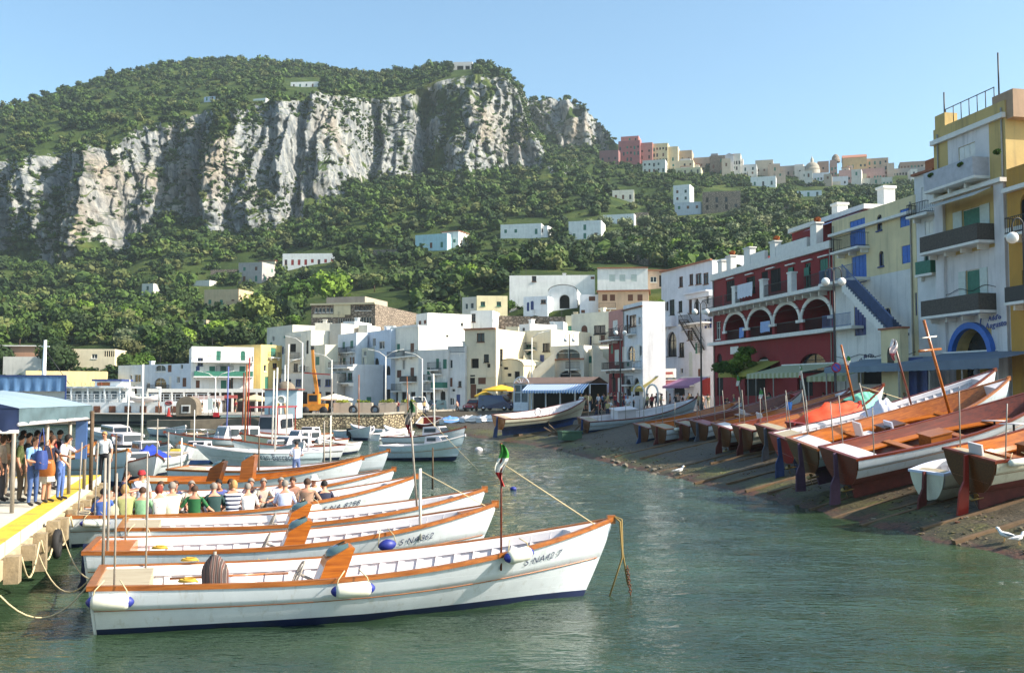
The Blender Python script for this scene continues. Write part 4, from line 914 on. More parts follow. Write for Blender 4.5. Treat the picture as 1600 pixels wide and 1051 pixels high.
mb=MB();xx,zz=TW.hit(1551,507);pts=[TW.P3('F',xx+.75*math.cos(q),zz+.95*math.sin(q),.26)for q in np.linspace(1.4,4.6,16)];mb.tube(pts,.045,5);mb.build('lettering_flourish',ink,TW.o)
acx,acz=BB.hit(1358,583);rad=(BB.hit(1358,561)[1]-acz)
for i,ch in enumerate('TORNANTI'[:0]+'ENTE'[:0]+'MONTI ● GELLO AR'):
 q=math.pi*(.93-.86*i/15)
 if ch!=' ':text_on(BB,'F',acx+rad*1.25*math.cos(q),acz+rad*1.02*math.sin(q),ch,.55,mat('dark_lettering',srgb(60,62,96),.6),.03,q-math.pi/2)
# ---------- houses on the slope
def hill(label,px0,px1,yt,yb,depth=9,ang=-18,col=WH,name='villa',cat='villa',roof='flat',win=True,seed=0,side=None,d=None,n=None,storey=3.1,drop=3,z1=None,sh='go',exb=14,**k):
 g=ground((px0+px1)/2,yb)if d is None else Vector((0,d,Z((px0+px1)/2,yb,d)));dc=g.y
 Wd=(px1-px0)/F*dc;dd=math.tan(R(ang))*Wd/2
 b=Bld(name,label,px0,dc-dd,px1,dc+dd,depth,g.z-drop,z1=Z((px0+px1)/2,yt,dc),col=col,cat=cat,roof=roof,**k)
 EXCL.append((px0-3,px1+4,yt-6,yb+exb))
 b.hb=drop
 if win:
  r=random.Random(seed);W=b.W;nn=n or max(1,int(W/3.2))
  for s_ in range(max(1,int((b.h-drop-.3)/storey))):
   for i in range(nn):
    if r.random()<.12:continue
    x=W*(i+.5)/nn;z0=drop+s_*storey+r.choice([.2,1.0]);h_=2.0 if z0-drop-s_*storey<.5 else 1.3
    if z0+h_<b.h-.3:b.win((x-.5,z0,x+.5,z0+h_),r.choice('wdd'),r.choice(sh),local=True)
  Dn=int(depth/3.5)
  for s_ in range(max(1,int((b.h-drop-.3)/storey))):
   for i in range(Dn):
    z0=drop+s_*storey+1
    if r.random()<.6 and z0+1.3<b.h-.3:b.win((depth*(i+.5)/Dn-.5,z0,depth*(i+.5)/Dn+.5,z0+1.3),'d',r.choice(sh),'R',local=True)
 return b
T_=lambda*a,**k:hill(*a,**k).finish()
T_('long white villa with a row of dark red shutters on the green slope',440,523,396,415,9,ang=-3,sh='r',n=8,seed=2)
T_('grey and cream villa with terrace left of the red shuttered villa',371,408,410,441,9,col=srgb(170,162,158),seed=3)
T_('small cream annexe with terrace roof right of the grey villa',404,428,408,424,7,col=CR,seed=4,roof='slab')
T_('tan stone house with flat terraces left of the big round tree',318,372,452,480,14,ang=-14,col=TAN,seed=5,n=3)
T_('low tan wall house below the tan stone house',352,392,470,490,8,col=srgb(190,160,128),seed=6,win=False)
T_('small brown hut among trees below the tan house',288,322,500,518,7,col=srgb(186,168,140),seed=7,n=2)
T_('pale stone hut with bright roof edge in the trees',220,238,443,458,6,col=srgb(200,196,186),seed=8,n=1)
T_('white roofed terrace above the tan stone house',298,326,438,446,6,col=srgb(206,204,196),win=False,drop=2)
T_('pale turquoise villa with flat roof in mid slope',648,698,366,389,10,ang=-22,col=srgb(176,208,214),seed=9,n=3)
T_('white side wing beside the turquoise villa',690,716,362,384,8,ang=-25,col=WH,seed=10,roof='slab',n=2)
T_('white villa with tiled edge and pink terrace above the vineyard',782,846,350,368,10,ang=-12,col=WH,seed=11,n=4)
T_('small white pavilion right of the pink terrace villa',838,856,353,367,6,ang=-20,col=WH,seed=12,n=1)
T_('white two storey villa with green door right of the ruined terrace',889,940,345,374,10,ang=-14,col=WH,seed=13,n=3)
T_('long white house with a sunlit end wall above the olive trees',943,992,335,352,8,ang=-16,col=WH,seed=14,n=3)
T_('grey stone shed right of the long white house',993,1014,332,352,7,ang=-10,col=srgb(150,148,146),seed=15,n=1,m=M_OLDSTONE)
T_('white house with a porch on the terraces below the pink hotel',958,992,297,312,7,ang=-8,col=srgb(220,212,196),seed=16,n=3)
T_('bright white tower house on the terraced hill',1054,1080,289,316,8,ang=-22,col=WH,seed=17,n=2)
T_('pale lower storey in front of the white tower house',1056,1098,316,330,6,ang=-14,col=srgb(186,192,200),seed=18,n=3)
T_('stone ruin with plain walls right of the white tower house',1100,1160,299,328,10,ang=-10,seed=19,n=4,m=M_OLDSTONE,sh='k')
T_('white house with broad roof below the hill town',1176,1216,276,290,8,ang=-16,col=WH,seed=20,n=3)
T_('pale blue house with a large window far up the slope',1246,1288,298,308,7,ang=-10,col=srgb(196,206,212),seed=21,n=3)
T_('tan flat house above the harbour at the left',0,66,541,556,8,ang=4,col=srgb(178,138,112),roof='slab',roofm=M_WHITE,seed=22,n=4,d=185)
T_('white arcaded terrace under the tan flat house',6,66,557,578,8,ang=4,col=srgb(200,196,188),seed=23,win=False,d=178)
b=hill('low stone pavilion with bright columns left of the dark trees',108,180,545,562,8,ang=6,col=srgb(216,202,172),seed=24,win=False,d=182)
for i in range(5):b.win((164+i*3.4-1,548,165.4+i*3.4,557),'h')
b.win((143,553,152,560),'w');b.finish()
T_('white villa on the plateau above the cliff',449,499,128,137,14,ang=-4,col=WH,seed=25,n=5)
T_('small pale house in the trees of the plateau',312,330,151,158,9,col=srgb(196,206,220),seed=26,n=2)
T_('little white house right of the pale plateau house',390,410,154,160,9,col=WH,seed=27,n=2)
b=hill('ruined white castle with columns on the cliff summit between two dark pines',707,737,97,112,10,ang=-4,col=srgb(206,200,196),win=False,d=652,drop=2)
b.win((714,103,724,110),'h',deep=.9);b.win((727,103,734,110),'h',deep=.9);b.finish()
b=hill('long white villa wall with stepped curved parapet above the harbour',796,930,430,470,8,ang=-3,col=WH,win=False,d=186)
b.win((831,430,838,440),'w','o');b.win((923,432,929,436),'d','o');b.chimney(10,3);b.aerial(3,3);b.finish()
b=hill('white block with three pale shutters at the top of the white villa',934,1013,419,452,9,ang=-5,col=WH,win=False,d=184)
for x in(952,968,986):b.win((x,429,x+9,440),'d','p')
b.win((921,432,926,436),'d','o');b.band(b.h-.02,b.h+.15,m=M_TILE,out=.3,name='roof_edge');b.finish()
b=hill('brown shaded porch with a flat terracotta roof right of the white block',1013,1048,423,452,8,ang=-5,col=srgb(196,170,148),win=False,d=186,roof='slab');b.win((1016,432,1026,441),'w');b.win((1030,430,1040,448),'h');b.finish()
b=hill('white vaulted villa wing with one big dark arch and garden',857,902,455,492,9,ang=-8,col=WH,win=False,d=172,roof='vault');b.win((874,460,890,482),'h',arch=True,deep=.8);b.finish()
b=hill('white villa wing with tall blue arched doors left of the big dark arch',818,856,463,500,8,ang=-18,col=srgb(224,228,234),win=False,d=170);b.win((823,472,827,486),'d','n',arch=True);b.win((829,470,834,484),'d','n',arch=True);b.win((845,468,853,474),'w','o');b.finish()
b=hill('small white cube house with brown shutter left of the terracotta balcony',906,936,460,492,7,ang=-6,col=srgb(226,228,232),win=False,d=168);b.win((920,463,930,470),'d','o');b.win((908,484,914,489),'d','o');b.finish()
b=hill('tan house with terracotta roof edge and brown shutters above the white arched house',935,1014,455,492,7,ang=-8,col=srgb(204,172,142),win=False,d=166,roof='slab')
for x in(941,953,981,996):b.win((x,460,x+8,470),'d','o')
b.balcony((936,474,962,482),out=.8);b.finish()
b=hill('cream two storey house with green windows below the vineyard',745,793,462,500,9,ang=6,col=srgb(226,212,170),win=False,d=170);b.win((751,471,758,478),'w','g');b.win((776,471,783,478),'w','g');b.win((760,486,768,497),'w');b.finish()
b=hill('shaded pale side house left of the cream two storey house',722,745,464,500,9,ang=-28,col=srgb(210,204,190),win=False,d=172);b.win((727,474,731,483),'w');b.win((735,473,740,482),'w');b.finish()
b=hill('white garden house with small porch in front of the cream two storey house',735,770,485,512,6,ang=-10,col=WH,win=False,d=158);b.win((737,490,743,503),'w','o');b.finish()
wall_run('retaining_wall','tall old stone retaining wall under the white villas',[(XP(770,163),163,Z(770,493,163)),(XP(895,158),158,Z(895,495,158))],1.2,M_OLDSTONE,zb=2)
EXCL.append((765,900,488,530));EXCL.append((900,1120,440,620));EXCL.append((700,960,500,640))
for px0,px1,y,d in((628,720,440,330),(720,792,443,325),(330,420,428,400),(525,640,398,420),(840,935,405,260),(940,1050,408,250),(1010,1060,352,380),(1210,1300,330,380)):
 g0=ground(px0,y);g1=ground(px1,y-2);wall_run('terrace_wall','stone terrace wall crossing the hillside at %s'%{628:'the vineyard below the pale turquoise villa',720:'the vineyard right of a round olive tree',330:'the foot of the grey villa',525:'the right of the red shuttered villa',840:'the garden left above the white villas',940:'the garden right above the white villas',1010:'the stone shed',1210:'the slope behind the red building roof'}[px0],[(g0.x,g0.y-2,g0.z+1.2),(g1.x,g1.y-2,g1.z+1.2)],.8,M_OLDSTONE,zb=min(g0.z,g1.z)-3)
b=hill('long stone and brick building with rows of tall windows above the harbour houses',486,586,476,522,22,ang=-15,m=M_OLDSTONE,win=False,d=176,parapet=.3)
for i in range(6):b.win((496+i*4.1,501,499+i*4.1,511),'w')
for i in range(7):b.win((528+i*3.6,497,530.6+i*3.6,508),'w')
for i in range(6):b.win((555+i*4.3,495,558.2+i*4.3,506),'w')
for i in range(7):b.win((555+i*3.7,477,557.8+i*3.7,485),'w',deep=.5)
for i in range(5):b.win((492+i*6,481,496+i*6,488),'w')
mb=MB();b.bx(mb,'F',.3,6.5,b.hit(500,496)[1],b.hit(500,491)[1],.003,.1);b.bx(mb,'F',4.4,7.6,b.hit(530,492)[1],b.hit(530,474)[1],.11,.2);mb.build('pale_panel',plaster('cream_band',srgb(214,200,164)),b.o)
b.band(b.h,b.h+.3,m=plaster('cream_band',srgb(214,200,164)),out=.4,name='roof_edge');b.finish()
onroof(b,1.5,9,3,14,2.0,srgb(170,156,140));EXCL.append((470,640,455,530))
# ---------- the town on the ridge
def ridge(label,px0,px1,yt,yb,col,ang=-15,depth=12,d=None,seed=0,m=None,roof='flat',n=None,sh='gok',cat='town house'):
 b=hill(label,px0,px1,yt,yb,depth,ang,col,'town_house',cat,roof,True,seed,d=d or 575,n=n,drop=7,m=m,sh=sh,storey=3.3,exb=1);b.finish();return b
PINK=srgb(160,98,98)
ridge('deep pink hotel block at the left end of the hill town',968,1002,220,252,PINK,seed=31,n=6)
ridge('tallest pink roof block of the hotel against the sky',972,1000,213,222,srgb(184,118,112),seed=32,d=582)
ridge('pink hotel wing with white balconies right of the tallest block',1000,1022,223,249,srgb(188,128,118),seed=33)
ridge('dark terrace wing left of the pink hotel',938,968,235,252,srgb(140,96,96),seed=34,d=570)
ridge('cream palace with rows of windows right of the pink hotel',1022,1046,224,254,srgb(214,198,156),seed=35,n=5)
ridge('cream palace wing stepping down to the right',1046,1062,229,252,srgb(208,192,156),seed=36)
ridge('white balcony house in front of the cream palace',1006,1042,250,270,srgb(206,204,196),seed=37,d=555,n=5)
ridge('cream terrace house below the palace wing',1050,1086,251,262,srgb(206,190,158),seed=38,d=560)
ridge('brown house behind the cream terrace house',1064,1084,235,252,srgb(168,150,128),seed=39,d=580)
ridge('long cream garden wall house under the brown house',1058,1098,262,272,srgb(206,196,160),seed=40,d=545)
ridge('low tan house between the palace and the grey castle',1086,1112,246,262,srgb(172,156,138),seed=41,d=585)
ridge('dark grey castle-like block with stepped roof',1112,1136,243,272,srgb(132,130,134),seed=42,m=M_OLDSTONE)
ridge('small grey turret on the castle-like block',1114,1125,240,248,srgb(140,138,140),seed=43,d=582)
ridge('pale tower house with pointed gable on the skyline',1136,1150,243,272,srgb(196,196,200),seed=44,roof='gable')
ridge('sunlit white house right of the gabled tower',1148,1161,240,266,srgb(212,208,198),seed=45,n=3)
ridge('white flat house with brown shutters',1162,1186,257,276,srgb(210,208,204),seed=46)
ridge('buff house with rooftop room behind the white flat house',1184,1212,250,270,srgb(190,176,156),seed=47,d=590)
ridge('tan house with brick corner beside the buff house',1204,1222,257,274,srgb(176,154,132),seed=48,d=580)
ridge('long low grey wall house on the ridge',1222,1250,259,274,srgb(166,156,146),seed=49,d=585)
ridge('white house with small roof under the church dome',1246,1262,260,272,srgb(206,198,186),seed=50,d=575)
ridge('brown square tower left of the bell tower',1282,1300,252,276,srgb(156,128,112),seed=51)
ridge('bell tower with dark pointed cap on the skyline',1302,1313,250,276,srgb(166,140,128),seed=52,n=2)
ridge('white arcaded house below the bell tower',1266,1300,270,284,srgb(214,212,214),seed=53,d=560,n=7)
ridge('white cube house on the slope under the arcaded house',1298,1330,276,290,srgb(218,216,218),seed=54,d=548)
ridge('ochre gabled palace at the top of the town',1322,1360,246,272,srgb(202,172,124),seed=55,roof='gable',n=6)
ridge('large tan square palace right of the ochre gable',1360,1394,247,275,srgb(180,158,136),seed=56,n=4)
ridge('reddish row of houses with columns below the palaces',1316,1388,264,282,srgb(186,146,136),seed=57,d=560,n=16)
ridge('pale terrace row at the lower right of the town',1336,1400,278,292,srgb(200,196,184),seed=58,d=545,n=12)
ridge('white cube at the left foot of the town',1290,1318,284,296,srgb(216,204,184),seed=59,d=535)
ridge('grey terraced wall with small openings at the far right',1396,1462,262,284,srgb(160,152,148),seed=60,d=570,n=14)
ridge('ruin-like brown wall on the skyline at the right',1412,1466,252,264,srgb(150,128,112),seed=61,d=585,n=10)
rr=random.Random(5)
for k in range(26):
 px=rr.uniform(1150,1462)if k<18 else rr.uniform(1000,1160);w_=rr.uniform(9,17);y=(rr.uniform(262,290)if px>1160 else rr.uniform(258,272));h_=rr.uniform(8,13)
 hill('small pale house packed among the others on the ridge of the hill town',px,px+w_,y-h_,y,7,rr.uniform(-22,-6),rr.choice([srgb(206,200,190),srgb(190,176,156),srgb(214,208,200),srgb(180,160,142),srgb(200,184,150)]),'town_house','town house',rr.choice(['flat','flat','slab']),True,90+k,d=rr.uniform(545,590)-(y-262)*1.2,drop=7,group='small pale houses packed on the ridge',storey=3.3,exb=-2).finish()
for k in range(20):
 px=(446,470,492,515,536,560,578,600,622,700,742,760,775,790,806,826,846,866,884,320)[k];w_=rr.uniform(14,26);d=rr.uniform(152,164);yb=560;yt=(500 if px<640 else 492)+rr.uniform(0,26)
 if px==320:yt=546
 b=hill('small pale house wedged behind the front row of the harbour',px,px+w_,yt,yb,6,rr.uniform(-26,6),rr.choice([srgb(222,216,200),srgb(214,202,172),srgb(226,226,224),srgb(206,196,180)]),'quay_house','house','flat',True,130+k,d=d,drop=3,group='small pale houses wedged behind the harbour front',storey=2.9,sh='gowk');b.aerial(1,1,2.4)if k%2 else b.chimney(1,2);b.finish()
g=P(1269,268,575);o=thing('church_dome','pale church dome with lantern on the skyline of the hill town','church',(g.x,g.y,g.z-6))
mb=MB();mb.lathe([(4.4,0),(4.4,7)],20);mb.build('drum',plaster('dome_p',srgb(186,176,160)),o);mb=MB();mb.lathe([(4.6,7.003),(4.4,7.5)]+[(4.2*math.cos(a),7.5+4.0*math.sin(a))for a in np.linspace(0,1.5,8)],20);q=mb.build('dome',mat('dome_tiles',srgb(150,142,128),.8,.25),o)
mb=MB();mb.lathe([(.9,11.4),(.9,13.2),(.5,13.8),(.08,15),(.05,16)],10);mb.build('lantern',plaster('dome_p',srgb(186,176,160)),q)
g=P(1307.5,250,575);o=thing('bell_turret','dark domed turret with small lantern above the bell tower','turret',(g.x,g.y+2,g.z-1));mb=MB();mb.lathe([(2.6,0),(2.8,1.2),(2.4,1.5),(2.2,3),(1.2,4.4),(.1,5)],8);mb.build('cap',M_OLDSTONE,o)
# ========== boats
def hull_paint(name,c,rough=.32,plank=True):
 m,n,l,b=newmat(name)
 t=tex(n,l,1.3,6,.65);r=ramp(n,l,t.outputs['Fac'],[(.3,sc(c,.86)),(.65,sc(c,1.03))])
 t5=tex(n,l,2.4,5,.7,stretch=(3,3,.35));st=ramp(n,l,t5.outputs['Fac'],[(.55,(1,)*3),(.78,(.72,.68,.6))])
 l.new(mix(n,l,1.,r.outputs[0],st.outputs[0],'MULTIPLY'),b.inputs['Base Color']);b.inputs['Roughness'].default_value=rough
 if plank:
  wv=n.new('ShaderNodeTexWave');wv.wave_type='BANDS';wv.bands_direction='Z';wv.wave_profile='SAW';wv.inputs['Scale'].default_value=1.35;wv.inputs['Distortion'].default_value=.25;wv.inputs['Detail'].default_value=1
  c_=n.new('ShaderNodeTexCoord');l.new(c_.outputs['Object'],wv.inputs['Vector']);bump(n,l,b,wv.outputs['Fac'],.6,.014)
 return m
M_HW=hull_paint('white_hull_paint',srgb(218,222,226));M_HG=hull_paint('pale_blue_hull_paint',srgb(196,208,214));M_HC=hull_paint('cream_hull_paint',srgb(226,220,196))
M_HB=hull_paint('blue_hull_paint',srgb(42,78,138));M_HR=hull_paint('red_hull_paint',srgb(150,44,34))
M_BN=mat('navy_bottom_paint',srgb(24,36,72),.5,.3,3);M_BB=mat('blue_bottom_paint',srgb(30,62,116),.6,.35,3);M_BR=mat('red_bottom_paint',srgb(104,40,34),.7,.35,3);M_BG=mat('grey_bottom_paint',srgb(88,90,100),.7,.3,3);M_BP=mat('purple_bottom_paint',srgb(92,62,84),.7,.3,3)
M_VAR=wood('varnished_wood',srgb(190,108,28),srgb(138,66,12));M_MAH=wood('mahogany',srgb(122,48,18),srgb(72,26,10),.35,.05);M_GUN=wood('orange_gunwale',srgb(168,100,44),srgb(116,62,24));M_DKW=wood('dark_varnish',srgb(104,60,22),srgb(58,30,10))
M_INW=mat('white_interior',srgb(212,204,204),.5,.08,2);M_INB=mat('lilac_interior',srgb(206,210,226),.5,.08,2)
M_DECK=wood('weathered_deck',srgb(176,164,140),srgb(138,122,98),.8,0,5,(.4,9,3));M_ROPE=mat('rope',srgb(196,178,140),.9);M_CHR=mat('chrome',srgb(200,200,205),.2,.1,3,metal=1)
M_FEN=mat('white_fender',srgb(226,222,204),.5,.15,4);M_FBL=mat('blue_rubber',srgb(38,48,130),.5,.1,4);M_TRAN=mat('plexiglass',srgb(96,120,120),.1,.2,2);M_STEEL=mat('pole_metal',srgb(150,140,128),.5,.2,4)
M_BLACK=mat('black_rubber',srgb(26,26,30),.6,.2,4);M_POLEW=mat('white_pole',srgb(220,214,200),.5,.15,4)
class Hull:
 def __init__(s,L=9.5,bm=1.22,tr=.86,s0=.85,s1=1.5,smin=.78,rake=.7,draft=.36,dbl=False):
  s.L,s.bm,s.tr,s.s0,s.s1,s.smin,s.rake,s.draft,s.dbl=L,bm,tr,s0,s1,smin,rake,draft,dbl
 def b(s,t):
  if t<.45:q=math.sin(math.pi/2*t/.45);v=s.tr+(1-s.tr)*q
  else:v=max(0.,1-((t-.45)/.55)**2.05)
  return s.bm*v+.012
 def sh(s,t):
  return s.smin+(s.s0-s.smin)*max(0,1-t/.4)**2+(s.s1-s.smin)*max(0,(t-.3)/.7)**2.1
 def kz(s,t):return-s.draft+(s.draft*.65)*max(0,(t-.7)/.3)**2+.3*max(0,.3-t)**1.5
 def pt(s,t,h,side=1,off=0.):
  """h 0 keel .. 1 sheer"""
  e=.33+.64*max(0,(t-.45)/.55)**1.2;y=(s.b(t))*(h**e)*(1+.05*math.sin(math.pi*h)*(1-t))+off;z=s.kz(t)+(s.sh(t)-s.kz(t))*h
  x=t*(s.L-s.rake*(1-h)**1.2)-(.10*(1-h))*(1-t)*-1
  return Vector((x,side*y,z))
 def hz(s,t,z):return max(.02,min(1,(z-s.kz(t))/(s.sh(t)-s.kz(t))))
 def top(s,t,side=1,off=0.,dz=0.):p=s.pt(t,1,side,off);p.z+=dz;return p
TT=[0,.03,.06,.1,.14,.19,.25,.32,.4,.48,.54,.6,.65,.7,.74,.78,.81,.84,.87,.89,.91,.93,.95,.965,.98,.99,1.0]
def boat(name,label,stern,bow,H,top=None,bottom=None,gun=None,inner=None,transom=None,deckm=None,group=None,cat='boat',wl=.12,roll=0.,ribs=True,step=True,rudder=None,bench=False,fore=.9,aft=.09,floor=.14,poles=(),reg=None,keel=0,pitch=None,bandm=None):
 """stern/bow: world points of the sheer at the transom centre and at the stem head"""
 top=top or M_HW;bottom=bottom or M_BN;gun=gun or M_GUN;inner=inner or M_INW
 e=bow-stern;Lh=math.hypot(e.x,e.y);ds=H.s1-H.s0
 pit=(math.asin(min(.5,e.z/e.length))-math.asin(ds/H.L))if pitch is None else pitch
 H.L=math.sqrt(max(1,e.length**2-ds*ds));rz=math.atan2(e.y,e.x)
 Rm=Matrix.Rotation(rz,4,'Z')@Matrix.Rotation(-pit,4,'Y')@Matrix.Rotation(roll,4,'X')
 loc=stern-(Rm@Vector((0,0,H.s0)));o=thing(name,label,cat,loc,0,group);o.rotation_euler=Rm.to_euler()
 o['_h']=0;del o['_h']
 M=Matrix.Translation(loc)@Rm
 hs=[None]
 mb=MB()
 for side in(1,-1):
  rows=[]
  for t in TT:
   hw=H.hz(t,wl);hm=hw+(1-hw)*.5;row=[]
   for k in range(5):row.append(H.pt(t,max(.0,hw*k/4)**1.0,side))
   rows.append(row)
  mb.grid(rows,1)
  rows=[];rows2=[];rows3=[]
  for t in TT:
   hw=H.hz(t,wl);hm=hw+(1-hw)*.46
   rows.append([H.pt(t,hw+(hm-hw)*k/3,side)for k in range(4)])
   of=.028 if step else 0
   rows2.append([H.pt(t,hm,side)]+[H.pt(t,hm+(1-hm)*k/4+(.004 if k==0 else 0),side,of*(1-.7*t))for k in range(5)])
  mb.grid(rows,0);mb.grid(rows2,0)
 hl=[0,.1,.2,.35,.5,.65,.8,.9,1];ring=[H.pt(0,h,1)for h in hl]+[H.pt(0,h,-1)for h in hl[::-1]]
 mb.build('hull',[top,bottom],o)
 tm=MB();tm.prism([p+Vector((-.05,0,0))for p in ring],(.045,0,0));tm.build('transom',transom or top,o)
 if keel:
  kp=MB();kp.prism([H.pt(t,0)*Vector((1,0,1))if False else Vector((H.pt(t,0).x,-.035,H.kz(t)+.06))for t in(.03,.2,.4,.6,.8,.92)]+[Vector((H.pt(.9,0).x,-.035,-keel*.75)),Vector((H.pt(.8,0).x,-.035,-keel)),Vector((H.pt(.04,0).x,-.035,-keel))],(0,.07,0));kp.build('keel',bottom,o)
 if step:
  g_=MB()
  for side in(1,-1):
   pts=[H.pt(t,H.hz(t,wl)+(1-H.hz(t,wl))*.46,side,.012)for t in TT[:-1]]
   g_.tube(pts,.013,5)
  g_.build('rubbing_strake',bandm or M_GUN,o)
 g_=MB();rows=[]
 for side in(1,-1):
  rows=[]
  for t in TT:
   q=min(.07,H.b(t)*.8);a=H.top(t,side,.03);c=H.top(t,side,-q);rows.append([a+Vector((0,0,-.05)),a+Vector((0,0,.028)),c+Vector((0,0,.03)),c+Vector((0,0,-.03))])
  g_.grid(rows,0,False)
 a=H.top(0,1,.03);c=H.top(0,-1,.03);g_.box(-.08,.06,c.y,a.y,a.z-.05,a.z+.032)
 g_.box(H.L-.12,H.L+.05,-.035,.035,H.s1-.1,H.s1+.07)
 g_.build('gunwale',gun,o)
 t_in=[t for t in TT if t<.975];ih=MB()
 for side in(1,-1):
  rows=[]
  for t in t_in:
   f=H.hz(t,floor);rows.append([H.pt(t,f+(1-f)*k/4,side,-min(.07,H.b(t)*.7))for k in range(5)])
  ih.grid(rows,0)
  if ribs:
   rows=[]
   for t in t_in:q_=min(.125,H.b(t)*.8);rows.append([H.pt(t,1,side,-.05),H.pt(t,.985,side,-q_),H.pt(t,1-.17/(H.sh(t)-H.kz(t)),side,-q_),H.pt(t,1-.18/(H.sh(t)-H.kz(t)),side,-.07 if H.b(t)>.1 else-q_*.9)])
   ih.grid(rows,0,False)
   n_=int(H.L/.36)
   for i in range(2,n_):
    t=i/n_
    if t>.95 or t<aft:continue
    f=H.hz(t,floor);P1=[H.pt(t,f+(1-f)*k/3*.94,side,-min(.075,H.b(t)*.6))for k in range(4)]
    for p,q in zip(P1[:-1],P1[1:]):ih.beam(p,q,.05,.13,0,up=(1,0,0))
 rows=[]
 for t in t_in:
  w_=H.pt(t,H.hz(t,floor),1,-.06).y;w_=max(w_,.01);rows.append([(t*H.L*.97,w_,floor+.003),(t*H.L*.97,-w_,floor+.003)])
 ih.grid(rows,0,False);ih.build('inner_hull',inner,o)
 def deckpiece(nm,ta,tb,m,dz=-.03,crown_=.03):
  d_=MB();rows=[]
  for t in np.linspace(ta,tb,7):
   w_=max(.01,H.b(t)-.06);z=H.sh(t)+dz;rows.append([(H.pt(t,1).x,w_*u,z+crown_*(1-u*u))for u in(1,.6,.2,-.2,-.6,-1)])
  d_.grid(rows,0,False)
  e_=rows[-1]if ta<.3 else rows[0];td=ta if ta>=.3 else tb;wf=max(.01,H.pt(td,H.hz(td,floor),1,-.09).y)/max(.02,H.b(td)-.06);lo=[(p[0],p[1]*min(1,wf),floor)for p in e_];d_.grid([e_,lo],0,False);d_.build(nm,m,o)
 if aft:deckpiece('stern_deck',.005,aft,deckm or M_DECK)
 if fore<1:deckpiece('fore_deck',fore,.985,deckm if deckm is not None else inner)
 if bench:
  for side in(1,-1):
   d_=MB();rows=[]
   for t in np.linspace(aft+.01,.8,12):
    z=.48;w_=H.pt(t,H.hz(t,z),1,-.08).y;rows.append([(t*H.L*.98,side*w_,z),(t*H.L*.98,side*max(.05,w_-.36),z),(t*H.L*.98,side*max(.05,w_-.36),z-.05)])
   d_.grid(rows,0,False);d_.build('bench',inner if inner not in(M_VAR,M_MAH)else M_VAR,o)
 if rudder:
  r=MB();zt=H.s0+.02;r.prism([(-.07,-.03,zt),(-.2,-.03,zt),(-.24,-.03,.1),(-.42,-.03,-.2),(-.52,-.03,-.88),(-.12,-.03,-.95),(-.07,-.03,-.3)],(0,.06,0));r.build('rudder',rudder,o)
 for t,side,h_,lean,pm in poles:
  p=H.top(t,side,-.12);q=MB();q.tube([p+Vector((0,0,-.25)),p+Vector((lean*.5,0,h_*.5)),p+Vector((lean,0,h_))],.019,6);q.build('pole',pm or M_STEEL,o)
 if reg:
  txt,t0,size,col=reg;me=text_mesh(txt,size,.0);me.materials.clear();me.materials.append(col or mat('boat_lettering',srgb(50,62,92),.6))
  w_=max(v.co.x for v in me.vertices)
  for v in me.vertices:
   t=t0+v.co.x/H.L;h=.80+(v.co.y-size*.35)/(H.sh(t)-H.kz(t));v.co=H.pt(t,h,-1,.034)
  q=bpy.data.objects.new('registration_number',me);COL.objects.link(q);q.parent=o
 return o,M,H
def place(cpx,cpy,bpx,bpy_,H,zc=None,zb=None):
 """stern corner (near side, sheer) and stem head seen in the photograph -> stern centre, bow"""
 C=G(cpx,cpy,zc or H.s0);Bw=G(bpx,bpy_,zb or H.s1);S_=C.copy();bt=H.b(0)
 for _ in range(4):
  d=(Bw-S_);d.z=0;d.normalize();S_=C+Vector((-d.y,d.x,0))*bt
 return S_,Bw
def console(o,H,t,w_=.68,h_=.36,m=None,side=0,lean=.32,wheel=True,screen=True):
 x=t*H.L;z0=.15;zt=H.sh(t)+h_;m=m or M_VAR;mb=MB();hw=w_/2;y0=side
 prof=[(x,z0),(x+.46,z0),(x+.46+lean*1.15,zt+.04),(x+.34+lean*1.2,zt+.07),(x+lean,zt-.16)]
 mb.prism([(a,y0-hw,c)for a,c in prof],(0,w_,0));c=mb.build('console',m,o)
 mb=MB();mb.quad(*[Vector(p)for p in((x-.006+lean*.1,y0-hw+.06,z0+.1),(x-.006+lean*.1,y0+hw-.06,z0+.1),(x-.004+lean*.92,y0+hw-.06,zt-.24),(x-.004+lean*.92,y0-hw+.06,zt-.24))]);mb.build('instrument_panel',M_INW,c)
 if wheel:
  mb=MB();cx,cz=x-.16,zt-.42;ax=Vector((-1,0,.5)).normalized();u=Vector((0,1,0));v=ax.cross(u)
  ctr=Vector((cx,y0,cz));mb.tube([ctr+(u*math.cos(q)+v*math.sin(q))*.24 for q in np.linspace(0,2*math.pi,17)],.02,6,cap=False)
  for q in np.linspace(0,2*math.pi,7)[:-1]:mb.tube([ctr,ctr+(u*math.cos(q)+v*math.sin(q))*.24],.012,5)
  mb.tube([ctr-ax*-.03,ctr-ax*.3],.03,6);mb.build('steering_wheel',M_STEEL,c)
 if screen:
  mb=MB();rows=[]
  for k,(dz,rr)in enumerate(((0,1),(.07,.97),(.13,.85),(.17,.6))):
   rows.append([(x+lean+.42-.42*rr*math.cos(q),y0+hw*.9*rr*math.sin(q),zt-.12+dz+.08*(1-math.cos(q)))for q in np.linspace(-1.5,1.5,9)])
  mb.grid(rows);mb.build('windscreen',M_TRAN,c)
  mb=MB();mb.ball((x+lean+.2,y0,zt-.02),.09,10);mb.build('searchlight',M_CHR,c)
 mb=MB();mb.box(x+.55,x+1.15,-.3,.3,.15,.6);mb.build('engine_box',M_INW,o)
 return c
